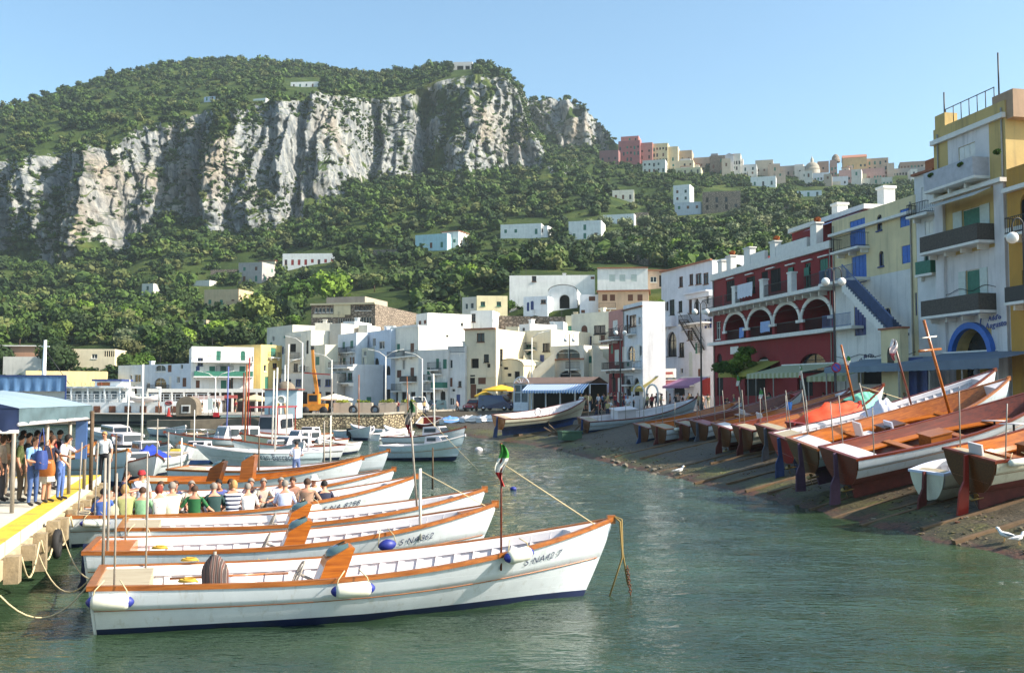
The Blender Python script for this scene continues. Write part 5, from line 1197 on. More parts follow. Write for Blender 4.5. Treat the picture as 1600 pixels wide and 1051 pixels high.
def fender(label,M,H,t,side=-1,L=.62,r=.13,col=None,tips=None,drop=.16,rope=True,yaw=0.02,kind='cyl'):
 a=H.top(t,side,r+.03,-drop);b_=H.top(t+L/H.L,side,r+.03,-drop-.0);a=M@a;b_=M@b_;mid=(a+b_)/2;dr=(b_-a).normalized()
 o=thing('fender',label,'fender',mid);Rm=dr.to_track_quat('X','Z').to_matrix().to_4x4();o.rotation_euler=Rm.to_euler()
 mb=MB();Mx=Matrix.Rotation(R(90),4,'Y')
 if kind=='cyl':
  mb.lathe([(.001,-L/2),(r*.7,-L/2+.01),(r,-L/2+.07),(r,L/2-.07),(r*.7,L/2-.01),(.001,L/2)],16,M=Mx);mb.build('body',col or M_FEN,o)
  if tips:
   for s_ in(-1,1):mb=MB();mb.lathe([(r*.72,0),(r*.6,.03),(r*.4,.06),(.02,.08)],12,M=Matrix.Translation((s_*(L/2-.012),0,0))@Matrix.Rotation(s_*R(90),4,'Y'));mb.build('end_cap',tips,o)
 else:
  mb.lathe([(.001,-L/2),(r*.55,-L/2+.05),(r*.9,-L/2+.14),(r,0),(r*.9,L/2-.14),(r*.55,L/2-.05),(.001,L/2)],16,M=Mx);mb.build('body',col or M_FEN,o)
 if rope:
  for s_ in(-1,1):mb=MB();mb.tube([(s_*L/2*.96,0,0),(s_*L/2*.8,side*-.02*0,r+.06),(s_*L*.2,-side*.1,r+.14+drop*.3)],.011,5);mb.build('lanyard',M_ROPE,o)
 return o
def rope(label,pts,r=.012,m=None,sag=0.,name='rope'):
 P_=[Vector(p)for p in pts]
 if len(P_)==2 and sag:P_=[P_[0].lerp(P_[1],t)-Vector((0,0,sag*4*t*(1-t)))for t in np.linspace(0,1,12)]
 mb=MB();o0=P_[0];mb.tube([p-o0 for p in P_],r,6);o=mb.build(name,m or M_ROPE,None,loc=o0);return tag(o,label,'rope')
def flag(label,top,h=1.0,w_=.28,name='flag',cols=None,hang=True,down=True):
 """furled Italian flag hanging along its pole: green at the hoist, then white, then red"""
 o=thing(name,label,'flag',top);cols=cols or[srgb(60,140,50),srgb(226,222,214),srgb(176,36,36)]
 for k in range(3):
  mb=MB();rows=[]
  for j in range(7):
   u=(k+j/6)/3;wd=w_*(.25+.75*math.sin(math.pi*min(1,u*1.15+.05)))
   rows.append([(wd*(i/6-.5)+.05*math.sin(u*7),.06*math.sin(i*1.9+u*9),-h*u)for i in range(7)])
  mb.grid(rows);mb.build('stripe',mat('flag_%d'%k,cols[k],.8),o)
 return o
# ---------- the moored passenger launches in front
def launch(label,cpx,cpy,bpx,bpy_,reg,cons=.40,polesx=(),zc=None,s1=1.5,group='white passenger launches moored stern to the pier',mcons=None,deckm=None,**k):
 H=Hull(s1=s1);S_,Bw=place(cpx,cpy,bpx,bpy_,H);o,M,H=boat('passenger_launch',label,S_,Bw,H,group=group,reg=reg,deckm=deckm,poles=polesx,**k)
 if cons:console(o,H,cons,m=mcons)
 return o,M,H
PB=[(.035,-1,1.85,.0,None),(.075,1,1.65,.02,None)]
oA,MA,HA=launch('nearest white launch with navy bottom, coat over its side and a flagpole at the bow',143,918,957,809,('5·NA42·7',.835,.19,None),.37,PB+[(.74,-1,0,0,None)][:0])
oB,MB_,HB_=launch('second white launch from the camera with brown stern deck and blue bow fender',134,863,776,789,('5·NA862',.78,.2,None),.42,[(.06,1,1.9,0,None)],s1=1.42,deckm=M_VAR,rudder=M_BN)
oC,MC_,HC_=launch('third white launch from the camera, empty, with a tall orange console',188,826,759,764,None,.40,[(.05,1,1.7,0,None)],s1=1.42)
oD,MD,HD=launch('white launch crowded with seated tourists',109,807,651,742,('5 NA 8298',.745,.24,None),0,[(.02,-1,1.9,.05,None),(.06,-1,1.9,.05,None)],bench=True)
oE,ME,HE=launch('slim white launch just behind the crowded tourist launch',161,778,617,733,None,0,[],s1=1.45,bench=False)
H=Hull(s1=1.5,bm=1.3);S_,Bw=place(205,752,568,718,H);oF,MF,HF=boat('wooden_launch','varnished launch with orange wooden sides and two upright consoles',S_,Bw,H,top=M_HW,inner=M_VAR,gun=M_VAR,transom=M_VAR,ribs=False,reg=None);console(oF,HF,.28,.9,.6,M_DKW,wheel=False);console(oF,HF,.44,.9,.8,M_GUN,wheel=False,lean=.15)
H=Hull(s1=1.6,bm=1.25);S_,Bw=place(262,733,608,704,H);oG,MG,HG=boat('passenger_launch','white launch with the farthest raised bow and a standing boatman in a white shirt',S_,Bw,H,inner=M_INW,reg=None)
mast=lambda lab,p,h_,m=None,r=.025:tag(MBtube(p,h_,r,m),lab,'pole')
def MBtube(p,h_,r,m,lean=(0,0)):
 mb=MB();mb.tube([(0,0,0),(lean[0]*.5,lean[1]*.5,h_*.5),(lean[0],lean[1],h_)],[r,r,r*.8],8);return mb.build('flagpole',m or M_STEEL,None,loc=p)
def polepart(o,p,h_,r=.025,m=None,lean=(0,0),nm='flagpole'):
 mb=MB();p=Vector(p);mb.tube([p,p+Vector((lean[0]*.5,lean[1]*.5,h_*.5)),p+Vector((lean[0],lean[1],h_))],r,8);return mb.build(nm,m or M_STEEL,o)
p=HA.top(.73,-1,-.08);polepart(oA,p+Vector((0,0,-.3)),2.35,.02,M_MAH);ft=MA@(p+Vector((0,-.02,2.03)));flag('furled green white and red flag on the nearest launch',ft,.78,.2)
rope('pale rope from the flagpole to the bow of the nearest launch',[ft+Vector((0,0,-.35)),MA@HA.top(.955,-1,-.05)],.012)
p=HB_.top(.78,-1,-.1);polepart(oB,p+Vector((0,0,-.3)),1.55,.035,M_POLEW);rope('pale rope from the short white pole to the bow of the second launch',[MB_@(p+Vector((0,0,1.2))),MB_@HB_.top(.97,-1,-.05)],.011)
p=HC_.top(.78,-1,-.1);polepart(oC,p+Vector((0,0,-.3)),3.2,.028,M_STEEL,(-.25,0));ft=MC_@(p+Vector((-.22,0,2.75)));flag('dark furled flag on the tall pole of the third launch',ft,.95,.2,cols=[srgb(40,84,50),srgb(150,140,130),srgb(140,34,44)]);rope('mooring rope from the third launch pole to the water',[ft,G(748,735,0)],.008)
fender('long white fender with blue ends on the nearest launch amidships',MA,HA,.405,tips=M_FBL);fender('white fender with blue ends at the stern corner of the nearest launch',MA,HA,.0,L=.6,tips=M_FBL,drop=.2);fender('white fender hanging below the flagpole of the nearest launch',MA,HA,.735,L=.5,tips=M_FBL,drop=.05)
fender('round blue fender near the bow of the second launch',MB_,HB_,.665,L=.42,r=.13,col=M_FBL,kind='oval',drop=.22);fender('blue fender lying against the second launch behind the striped coat',MB_,HB_,.37,L=.42,r=.11,col=M_FBL,kind='oval',drop=.62)
fender('slim white fender at the stern of the third launch',MC_,HC_,.015,L=.55,r=.09);fender('white fender at the stern of the tourist launch',MD,HD,.03,L=.6,r=.1,tips=M_FBL);fender('white fender amidships on the tourist launch',MD,HD,.60,L=.62,r=.12)
def coat():
 p=MA@HA.top(.20,-1,-.45);o=thing('striped_coat','grey and brown striped coat hung on a post aboard the nearest launch','coat',p);mb=MB();rows=[]
 for j in range(9):
  z=.45-.75*j/8;r_=.05+.16*math.sin(min(1,j/3)*1.5)*(1-.1*j/8);rows.append([(r_*(1+.12*math.sin(6*q))*math.cos(q)+.02*j/8,r_*.8*(1+.12*math.sin(6*q))*math.sin(q),z)for q in np.linspace(0,2*math.pi,25)[:-1]])
 mb.grid(rows,loop=True);m,n,l,b=newmat('striped_cloth');t=n.new('ShaderNodeTexWave');t.bands_direction='X';t.inputs['Scale'].default_value=5;t.inputs['Distortion'].default_value=2;c=n.new('ShaderNodeTexCoord');l.new(c.outputs['Object'],t.inputs['Vector'])
 r=ramp(n,l,t.outputs['Fac'],[(.3,srgb(70,58,56)),(.55,srgb(150,138,130)),(.8,srgb(96,62,54))]);l.new(r.outputs[0],b.inputs['Base Color']);b.inputs['Roughness'].default_value=.9
 mb.build('cloth',m,o);mb=MB();mb.tube([(0,0,-.6),(0,0,.5)],.03,6);mb.build('post',M_STEEL,o)
coat()
def oar(label,M,H,t0,t1,y0,y1,z):
 a=M@Vector((t0*H.L,y0,z));b_=M@Vector((t1*H.L,y1,z+.03));o=thing('oar',label,'oar',a);mb=MB();d=b_-a;mb.tube([(0,0,0),d*.8],.022,7);mb.build('shaft',M_GUN,o);mb=MB();mb.beam(d*.8,d,.14,.025);mb.build('blade',M_GUN,o)
oar('wooden oar lying along the inside of the nearest launch near its stern',MA,HA,.12,.34,.75,.55,.62);oar('short wooden oar inside the nearest launch behind the flagpole',MA,HA,.71,.83,.3,.25,.78)
for lab,M,H,t,s_ in(('yellow coiled rope on the near gunwale beside the stern deck of the nearest launch',MA,HA,.155,-1),('yellow coiled rope on the far gunwale of the nearest launch',MA,HA,.155,1),('orange rope bundle on the stern of the second launch',MB_,HB_,.16,-1)):
 p=M@H.top(t,s_,-.05,.07);mb=MB();mb.tube([(.16*math.cos(q)*(1-.02*q),.07*math.sin(q),.003*q)for q in np.linspace(0,15,50)],.018,5);tag(mb.build('rope_coil',mat('yellow_rope',srgb(206,164,60),.8),None,loc=p),lab,'rope')
mb=MB();p=MA@Vector((.245*HA.L,-.35,.62));mb.lathe([(.001,-.3),(.14,-.28),(.17,-.1),(.17,.15),(.12,.28),(.001,.3)],14,M=Matrix.Rotation(R(90),4,'Y'));tag(mb.build('white_bag',M_INW,None,loc=p),'plump white bag lying beside the striped coat','bag')
bw=MA@Vector((HA.L+.02,0,HA.s1+.05));
rope('brown mooring rope hanging straight from the bow of the nearest launch',[bw,bw+Vector((.12,-.1,-.1)),bw+Vector((.16,-.12,-.8)),bw+Vector((-.12,-.15,-1.62))],.018,mat('brown_rope',srgb(140,116,66),.9));rope('rusty chain and rope hanging from the bow of the nearest launch',[bw,bw+Vector((.16,-.05,-.06)),bw+Vector((.17,-.1,-.7)),bw+Vector((.27,-.1,-1.35))],.018,mat('brown_rope',srgb(140,116,66),.9))
def chain(p,n_,m):
 o=thing('chain','rusty chain below the bow rope of the nearest launch','chain',p);mb=MB()
 for k in range(n_):
  c=Vector((.006*k,0,-.052*k));mb.tube([c+Vector(((.028 if k%2 else .006)*math.cos(q),(.006 if k%2 else .028)*math.cos(q),.036*math.sin(q)))for q in np.linspace(0,2*math.pi,9)],.011,5,cap=False)
 mb.build('links',m,o)
chain(bw+Vector((.26,-.12,-1.0)),11,mat('rust',srgb(96,54,30),.9,.4,20))
for k,(pa,pb,sg)in enumerate((((0,930),(143,905),.5),((95,822),(150,905),.35),((108,812),(178,795),.12),((60,865),(143,900),.5))):
 rope('%s mooring rope between the pier and the launches'%('low slack','steep slack','short upper','wide looping')[k],[G(*pa,.75),G(*pb,.7)],.014,sag=sg)
# ---------- boats drawn up on the slipway
SHORT={'nearest beached launch with dark stern board, red rudder and white seat':'nearest beached launch','mahogany lined launch with white flank second from the right':'mahogany lined launch','honey coloured open wooden launch with a tall mast and crossed spar':'honey coloured launch','long white ribbed launch whose bow rises highest under the blue awning':'long white ribbed launch','white launch with dark wooden stern left of the orange tarpaulin':'launch left of the orange tarpaulin','white launch with grey stern deck and orange inner planks':'grey decked launch','launch with red inner planks and a bow with white flank behind the grey decked one':'launch behind the grey decked one','white launch with orange gunwale and dark red rudder left of the round stern pair':'launch with orange gunwale and dark red rudder','white launch with blue rudder at the left of the dark stern group':'launch left of the dark sterns','large white and blue launch with a white cabin hatch and thin poles':'large white and blue launch','white launch with deep blue bottom propped in front of the cafe kiosk':'launch before the cafe kiosk','white launch squeezed between two dark stern boards':'squeezed white launch','white launch with blue bottom, red inner planks and a curved white rail':'blue bottomed launch with red inner planks','small red dinghy almost hidden under the orange tarpaulin':'small red dinghy','small white dinghy with a rope loop lying under the nearest beached launch':'small white dinghy'}
def beached(label,spx,spy,sd,bpx,bpy_,bd,bm=1.05,top=None,bottom=None,inner=None,transom=None,gun=None,rud=None,name='beached_boat',s1=1.45,s0=.85,wl=.1,ribs=True,fens=0,polesn=2,polem=None,base=None,group='launches drawn up stern first on the slipway',**k):
 S_=P(spx,spy,sd);Bw=P(bpx,bpy_,bd);H=Hull(bm=bm,s1=s1,s0=s0,rake=.6,draft=.34)
 pl=[(.07,-1,1.6,.1,polem),(.09,1,1.7,.0,polem)][:polesn]
 o,M,H=boat(name,label,S_,Bw,H,top=top,bottom=bottom,inner=inner,transom=transom or M_DKW,gun=gun or M_MAH,rudder=rud or M_BR,wl=wl,ribs=ribs,poles=pl,group=group,keel=.85 if bm>.9 else 0,roll=R(9)if bm>.9 else R(3),bench=not ribs,**k)
 if not ribs and bm>.9:
  for t in(.28,.5,.7):
   w_=H.pt(t,H.hz(t,.5),1,-.09).y;q=MB();q.box(t*H.L*.98-.14,t*H.L*.98+.14,-w_,w_,.485,.53);q.build('thwart',M_GUN,o)
  q=MB();q.box(.36*H.L,.45*H.L,-.32,.32,.15,.72);q.box(.355*H.L,.455*H.L,-.36,.36,.723,.76);q.build('engine_box',M_DKW if inner is M_VAR else M_GUN,o)
 short=SHORT.get(label,label)
 for t in(.22,.62):
  c=M@Vector((t*H.L,0,-.85 if bm>.9 else-.34));g=shore_z(c.x,c.y)
  if c.z-g>.12:
   q=thing('keel_block','timber block under the %s of the %s'%('stern' if t<.4 else 'middle',short),'block',(c.x,c.y,g));mb=MB();mb.box(-.22,.22,-.45,.45,-.15,max(.08,c.z-g),M=Matrix.Rotation(math.atan2((Bw-S_).y,(Bw-S_).x),4,'Z'));mb.build('timber',M_BARK,q)
 for s_ in(-1,1):
  c=M@H.pt(.5,.45,s_);g=shore_z(c.x,c.y+s_*.3)
  if c.z>g:
   q=thing('prop','wooden prop on the %s side of the %s'%('near' if s_<0 else 'far',short),'prop',(c.x,c.y,g));mb=MB();w_=M.to_3x3()@Vector((0,s_,0));mb.beam((w_.x*.45,w_.y*.45,-.1),(0,0,c.z-g),.09,.09);mb.build('timber',M_BARK,q)
 return o,M,H
K={}
K['L9']=beached('nearest beached launch with dark stern board, red rudder and white seat',1515,710,29.0,1745,640,31,1.1,top=M_HC,bottom=M_BR,rud=M_HR,inner=M_VAR,ribs=False)
K['L8']=beached('mahogany lined launch with white flank second from the right',1310,707,33.9,1660,596,36.5,1.2,top=M_HW,bottom=M_BR,inner=M_MAH,gun=M_MAH,transom=M_MAH,rud=M_BP,ribs=False,deckm=M_INW)
K['L7']=beached('honey coloured open wooden launch with a tall mast and crossed spar',1254,692,36.6,1575,591,38.5,1.25,top=M_HG,bottom=M_BP,inner=M_VAR,gun=M_GUN,rud=M_BP,ribs=False,deckm=M_INW,s1=1.4)
K['L6']=beached('long white ribbed launch whose bow rises highest under the blue awning',1221,683,41.5,1552,574,43.5,1.15,top=M_HW,bottom=M_BB,inner=M_INW,rud=M_BB,transom=M_HR,s1=1.6)
K['L5']=beached('white launch with dark wooden stern left of the orange tarpaulin',1199,668,46.7,1380,605,49,1.05,top=M_HW,bottom=M_BG,inner=M_GUN,rud=M_BG,ribs=False)
K['L4']=beached('white launch with grey stern deck and orange inner planks',1127,666,52,1327,609,54.5,1.05,top=M_HW,bottom=M_BR,inner=M_VAR,ribs=False,deckm=M_INW)
K['L3']=beached('launch with red inner planks and a bow with white flank behind the grey decked one',1092,660,59,1253,611,62,1.05,top=M_HW,bottom=M_BG,inner=M_MAH,rud=M_BG,ribs=False,deckm=M_HR)
K['L2']=beached('white launch with orange gunwale and dark red rudder left of the round stern pair',1029,666,61.5,1212,622,65,1.0,top=M_HW,bottom=M_BR,inner=M_VAR,gun=M_GUN,ribs=False)
K['L1']=beached('white launch with blue rudder at the left of the dark stern group',1002,665,64.5,1160,625,68,1.0,top=M_HW,bottom=M_BB,inner=M_VAR,rud=M_BB,ribs=False)
K['K']=beached('large white and blue launch with a white cabin hatch and thin poles',912,655,80,1087,619,84,1.25,top=M_HG,bottom=M_BB,inner=M_INW,rud=M_BB,transom=M_DKW,polesn=2,gun=M_MAH,s1=1.7)
K['J']=beached('white launch with deep blue bottom propped in front of the cafe kiosk',779,651,86,914,622,91,1.25,top=M_HC,bottom=M_BB,inner=M_INW,rud=M_BB,transom=M_VAR,gun=M_MAH,s1=1.7,polesn=0)
def tarp(name,label,M,H,t0,t1,h_,col,dz=.0,over=.12,peak=.5,seed=0,w_=1.0):
 mb=MB();rows=[];n_=16
 for i in range(n_+1):
  u=i/n_;t=t0+(t1-t0)*u;b_=H.b(t)*w_+over;hh=h_*math.sin(math.pi*min(1,max(0,u)))**.6*(1 if u<peak else 1-.2*(u-peak))
  row=[]
  for j in range(15):
   v=-1+2*j/14;x=H.pt(t,1).x;y=b_*v;fo=abs(math.sin(4.3*v+5*u*(1+.3*v)+seed))*.5+abs(math.sin(9*u-6*v*u+seed*2))*.35;z=H.sh(t)+dz+hh*max(0,1-abs(v)**1.1)*(1.15-.55*fo)-.05*fo-(.28 if abs(v)>.95 else 0)
   row.append(M@Vector((x,y,z)))
  rows.append(row)
 o0=rows[0][0];mb.grid([[p-o0 for p in r_]for r_ in rows]);m=mat(name+'_cloth',col,.75,.12,3,bmp=.4,bscale=3);return tag(mb.build(name,m,None,loc=o0),label,'tarpaulin')
K['X1']=beached('white launch squeezed between two dark stern boards',1160,668,49.5,1346,611,52,1.0,top=M_HC,bottom=M_BR,inner=M_MAH,ribs=False)
K['X2']=beached('white launch with blue bottom, red inner planks and a curved white rail',1066,662,60.5,1236,614,63.5,.95,top=M_HW,bottom=M_BB,inner=M_HR,ribs=False,polesn=1)
oR,MR,HR_=beached('small red dinghy almost hidden under the orange tarpaulin',1246,661,43.6,1345,634,45.2,.8,top=M_HR,bottom=M_HR,inner=M_MAH,transom=M_HR,gun=M_HR,rud=M_HR,s1=1.1,s0=.8,polesn=0,name='dinghy',group=None)
tarp('tarpaulin','bright orange tarpaulin draped over the red dinghy',MR,HR_,.05,.95,.62,srgb(222,70,26),seed=1)
tarp('tarpaulin','crumpled white plastic cover on the long white ribbed launch',K['L6'][1],K['L6'][2],.40,.52,.75,srgb(214,210,220),seed=3,w_=.7)
tarp('tarpaulin','mint green cloth on the bow of the launch left of the orange tarpaulin',K['L5'][1],K['L5'][2],.72,.88,.2,srgb(120,196,166),seed=5)
def seat(label,M,H,t,y,h_=.55,col=None):
 p=M@Vector((t*H.L,y,.5));o=thing('boat_seat',label,'seat',p);o.rotation_euler=M.to_euler();m=col or M_INW;mb=MB();mb.box(-.25,.25,-.25,.25,0,.1);mb.build('cushion',m,o);mb=MB();mb.box(-.31,-.25,-.25,.25,.103,h_+.1,M=Matrix.Rotation(-.15,4,'Y'));mb.build('backrest',m,o);mb=MB();mb.tube([(0,0,-.36),(0,0,-.003)],.05,8);mb.build('pedestal',M_STEEL,o)
seat('white seat with a high back on the nearest beached launch',K['L9'][1],K['L9'][2],.10,0,.6);seat('cream moulded seat in the honey coloured launch',K['L7'][1],K['L7'][2],.30,.1);seat('grey seat beside the cream one in the honey coloured launch',K['L7'][1],K['L7'][2],.42,-.2,.4,M_INB)
seat('white seat standing in the launch with orange inner planks',K['L4'][1],K['L4'][2],.33,0,.6);seat('white boat seat in the launch with red inner planks',K['L3'][1],K['L3'][2],.45,0,.5)
o,M,H=K['L7'];mp=Vector((.70*H.L,0,.2));polepart(o,mp,4.15,.055,M_VAR,(-.75,0),'mast');top_=mp+Vector((-.52,0,2.95));mb=MB();mb.tube([top_+Vector((-1.1,-.75,.28)),top_+Vector((.8,.6,-.18))],.05,8);mb.build('spar',M_GUN,o);mb=MB();mb.tube([top_+Vector((-.6,-.3,.62)),top_+Vector((.45,.3,.42))],.03,6);mb.build('cross_bar',M_POLEW,o)
o,M,H=K['L6'];polepart(o,Vector((.60*H.L,0,.3)),3.5,.045,M_MAH,(-.6,0),'mast');flag('white and red flag on the dark red mast of the long white launch',M@Vector((.60*H.L-.6,0,3.9)),.9,.35,cols=[srgb(222,214,214),srgb(220,200,200),srgb(196,90,96)]);polepart(o,Vector((.34*H.L,-.9,.7)),1.9,.035,M_STEEL,(-.25,0));rope('thin rope from a short pole to the bow of the long white launch',[M@Vector((.34*H.L-.25,-.9,2.5)),M@H.top(.62,1)],.012)
o,M,H=K['L5'];polepart(o,Vector((.75*H.L,0,.3)),3.6,.05,M_VAR,(-.6,0),'mast');flag('small tricolour flag streaming from a line beside the wooden mast',P(1325,556,50),.7,.2)
o,M,H=K['L4'];polepart(o,Vector((.66*H.L,0,.3)),2.9,.045,M_POLEW,(-.3,0));flag('tricolour flag at the top of the white pole by the no parking sign',M@Vector((.66*H.L-.3,0,3.25)),.8,.12)
o,M,H=K['L3'];polepart(o,Vector((.45*H.L,.3,.3)),2.8,.03,M_STEEL,(-.3,0));flag('limp tricolour on a leaning pole in front of the olive awning',M@Vector((.45*H.L-.3,.3,3.1)),.95,.2);polepart(o,Vector((.6*H.L,-.3,.3)),1.9,.03,M_STEEL,(-.3,0));flag('small green white and red flag low on a leaning pole left of the blue bucket',M@Vector((.6*H.L-.3,-.3,2.1)),.8,.25)
for k_,(bk,t,lab)in enumerate((('L9',.05,'white fender on the stern of the nearest beached launch'),('L4',.04,'white fender at the stern of the launch with orange inner planks'),('L2',.05,'white fender at the stern of the launch with orange gunwale'),('L1',.55,'long white fender on the far gunwale of the launch with a blue rudder'),('L3',.55,'white fender lying on the rail of the launch with red inner planks'),('L5',.05,'white fender beside the dark wooden stern'))):
 fender(lab,K[bk][1],K[bk][2],t,L=.75,r=.11,drop=.05)
o,M,H=K['L4'];p=M@Vector((.52*H.L,.1,.95));q=thing('bucket','bright blue bucket standing in a beached launch','bucket',p);mb=MB();mb.lathe([(.14,0),(.19,.42),(.17,.42),(.12,.02)],14);mb.build('body',mat('blue_bucket',srgb(60,130,210),.4),q);mb=MB();mb.tube([(.17*math.cos(a),0,.42+.12*math.sin(a))for a in np.linspace(0,math.pi,9)],.01,5);mb.build('handle',M_STEEL,q)
o,M,H=K['K'];mb=MB();mb.box(.26*H.L,.42*H.L,-.6,.6,.6,1.35);mb.box(.25*H.L,.43*H.L,-.68,.68,1.353,1.43);mb.build('cabin_hatch',M_INW,o)
for t in(.1,.2,.3,.42):polepart(o,H.top(t,-1,-.1),1.5,.022,M_STEEL,nm='pole')
o,M,H=K['J'];mb=MB();mb.tube([(.36*H.L+.3*math.cos(q),-1.05,1.15+.3*math.sin(q))for q in np.linspace(0,2*math.pi,15)],.07,7,cap=False);mb.build('lifebuoy',M_INW,o)
oW,MW,HW_=beached('small white dinghy with a rope loop lying under the nearest beached launch',1449,737,31.2,1600,716,33.5,.72,top=M_HC,bottom=M_HC,inner=M_INW,transom=M_HC,gun=M_INB,s1=.75,s0=.6,polesn=0,name='dinghy',group=None,wl=-.3)
for kk in('L9','L8','L7','L6','L4','L2'):
 o,M,H=K[kk];mb=MB();c=Vector((.12,0,-.52));mb.tube([c+Vector((.35,0,.0)),c+Vector((-.1,0,0))],.04,7)
 for q in(0,2.09,4.19):mb.prism([c+Vector((0,.03*math.cos(q),.03*math.sin(q))),c+Vector((.05,.2*math.cos(q+.3),.2*math.sin(q+.3))),c+Vector((0,.24*math.cos(q),.24*math.sin(q))),c+Vector((-.05,.2*math.cos(q-.3),.2*math.sin(q-.3)))],(.015,0,0))
 mb.build('propeller',mat('bronze',srgb(150,122,70),.4,.2,5,metal=.8),o)
# ---------- moored boats across the harbour
def moored(label,spx,spy,bpx,bpy_,H,group=None,name='moored_boat',zs=None,zb=None,**k):
 S_=G(spx,spy,zs if zs is not None else H.s0);Bw=G(bpx,bpy_,zb if zb is not None else H.s1)
 return boat(name,label,S_,Bw,H,group=group,**k)
def cabin(o,H,t0,t1,w_,h_,z0=None,m=None,nm='cabin',glass=True,raked=.3):
 x0,x1=t0*H.L,t1*H.L;z0=H.sh((t0+t1)/2)-.05 if z0 is None else z0;mb=MB();a=w_/2
 lo=[(x0,-a),(x1,-a*.85),(x1,a*.85),(x0,a)];hi=[(x0+.05,-a*.9),(x1-raked,-a*.75),(x1-raked,a*.75),(x0+.05,a*.9)]
 mb.add([(x,y,z0)for x,y in lo]+[(x,y,z0+h_)for x,y in hi],[(0,1,5,4),(1,2,6,5),(2,3,7,6),(3,0,4,7),(4,5,6,7)]);c=mb.build(nm,m or M_INW,o)
 if glass:
  g_=MB();
  for s_ in(-1,1):
   n_=max(1,int((x1-x0)/.8))
   for i in range(n_):
    xa=x0+.15+(x1-x0-.5)*i/n_;xb=xa+(x1-x0-.5)/n_-.12;g_.add([(xa,s_*(a*.97+.0),z0+h_*.35),(xb,s_*(a*.955),z0+h_*.35),(xb,s_*(a*.915),z0+h_*.8),(xa,s_*(a*.93),z0+h_*.8)],[(0,1,2,3)])
  g_.add([(x1-raked*.3+.02,-a*.75,z0+h_*.3),(x1-raked*.3+.02,a*.75,z0+h_*.3),(x1-raked*.85+.02,a*.72,z0+h_*.88),(x1-raked*.85+.02,-a*.72,z0+h_*.88)],[(0,1,2,3)])
  g_.build('cabin_window',M_GLASS,c)
 return c
o,M,H=moored('pale grey motor boat with lettering and blue line moored behind the tourist launches',497,703,303,697,Hull(bm=1.3,s0=.9,s1=1.25,smin=.85,rake=1.5),top=M_HG,bottom=M_BG,gun=M_INW,wl=.1,fore=.45,deckm=M_INW,step=True,bandm=M_HW)
me=text_mesh('Gran Barracuda',.5,0);me.materials.clear();me.materials.append(mat('boat_lettering',srgb(50,62,92),.6))
for v in me.vertices:t=.38-v.co.x/H.L*.7+.0;v.co=H.pt(t,.66+v.co.y/(H.sh(t)-H.kz(t)),1,.04)
q=bpy.data.objects.new('boat_name',me);COL.objects.link(q);q.parent=o;polepart(o,(.35*H.L,-.3,.8),4.6,.05,M_POLEW,nm='mast');polepart(o,(.12*H.L,1.1,.8),1.1,.05,M_INW,nm='fender_post')
o,M,H=moored('blue grey cabin cruiser pointing left behind the lettered motor boat',420,683,256,677,Hull(bm=1.5,s0=1.,s1=1.45,smin=.95,rake=1.5),top=M_HG,bottom=M_BN,gun=M_MAH,fore=.5,deckm=M_INW,wl=.12);cabin(o,H,.15,.5,2.0,.9);polepart(o,(.42*H.L,0,1.2),4.6,.05,mat('blue_mast',srgb(90,100,160),.5),nm='mast');polepart(o,(.28*H.L,.2,1.2),4.2,.05,M_MAH,nm='mast')
mb=MB()
for k in range(5):x=H.L*(.55+.09*k);mb.tube([(x,.9-.13*k,H.sh(.6)),(x+.05,.85-.13*k,H.sh(.6)+.55)],.02,5)
mb.tube([(H.L*.55,.9,H.sh(.6)+.55),(H.L*.97,.12,H.sh(.6)+.62)],.02,5);mb.build('pulpit_rail',M_CHR,o)
o,M,H=moored('white gozzo with navy stripe and orange mast in the middle of the anchorage',520,693,362,689,Hull(bm=1.35,s0=.9,s1=1.3,smin=.85),top=M_HW,bottom=M_BN,gun=M_MAH,fore=.6,wl=.12,inner=M_INW);cabin(o,H,.3,.55,1.6,.6);polepart(o,(.88*H.L,0,.9),4.7,.055,M_GUN,nm='mast');polepart(o,(.62*H.L,0,.9),4.4,.05,M_POLEW,nm='mast')
o,M,H=moored('white sailing gozzo with red gunwale moored before the stone quay',530,684,375,679,Hull(bm=1.4,s0=1.,s1=1.4,smin=.9),top=M_HC,bottom=M_BG,gun=M_MAH,fore=.55,deckm=M_INW);cabin(o,H,.25,.5,1.7,.7);polepart(o,(.55*H.L,0,1),6.2,.05,M_POLEW,nm='mast');polepart(o,(.93*H.L,0,1),5.2,.05,M_HR,nm='mast')
o,M,H=moored('white motor launch with a wheelhouse and red canopy near the grey hut',470,672,362,667,Hull(bm=1.6,s0=1.1,s1=1.7,smin=1.),top=M_HW,bottom=M_BG,gun=M_MAH,fore=.55,deckm=M_INW);cabin(o,H,.3,.52,2.0,1.5);cabin(o,H,.28,.6,2.6,.1,H.sh(.4)+2.0,M_HR,'canopy',False);
for s_ in(-1,1):
 for t in(.3,.57):polepart(o,(t*H.L,s_*1.1,H.sh(t)-.1),2.15,.04,M_HR,nm='canopy_post')
o,M,H=moored('black hulled boat with red gunwale at the left of the anchorage',178,688,262,690,Hull(bm=1.2,s0=.8,s1=1.1,smin=.72),top=mat('dark_hull',srgb(48,56,72),.4),bottom=M_BN,gun=M_MAH,fore=.7,deckm=M_INW);polepart(o,(.55*H.L,0,.6),5.3,.07,M_POLEW,(-.1,0),'mast');cabin(o,H,.05,.4,1.6,.7)
o,M,H=moored('cream rowing boat with yellow outboard cowl moored left of the open water',272,706,178,716,Hull(bm=1.2,s0=.85,s1=1.1,smin=.8,tr=.8),top=M_HW,bottom=M_BN,gun=M_INW,inner=mat('cream_inner',srgb(222,206,150),.6),bandm=M_BN,ribs=False);
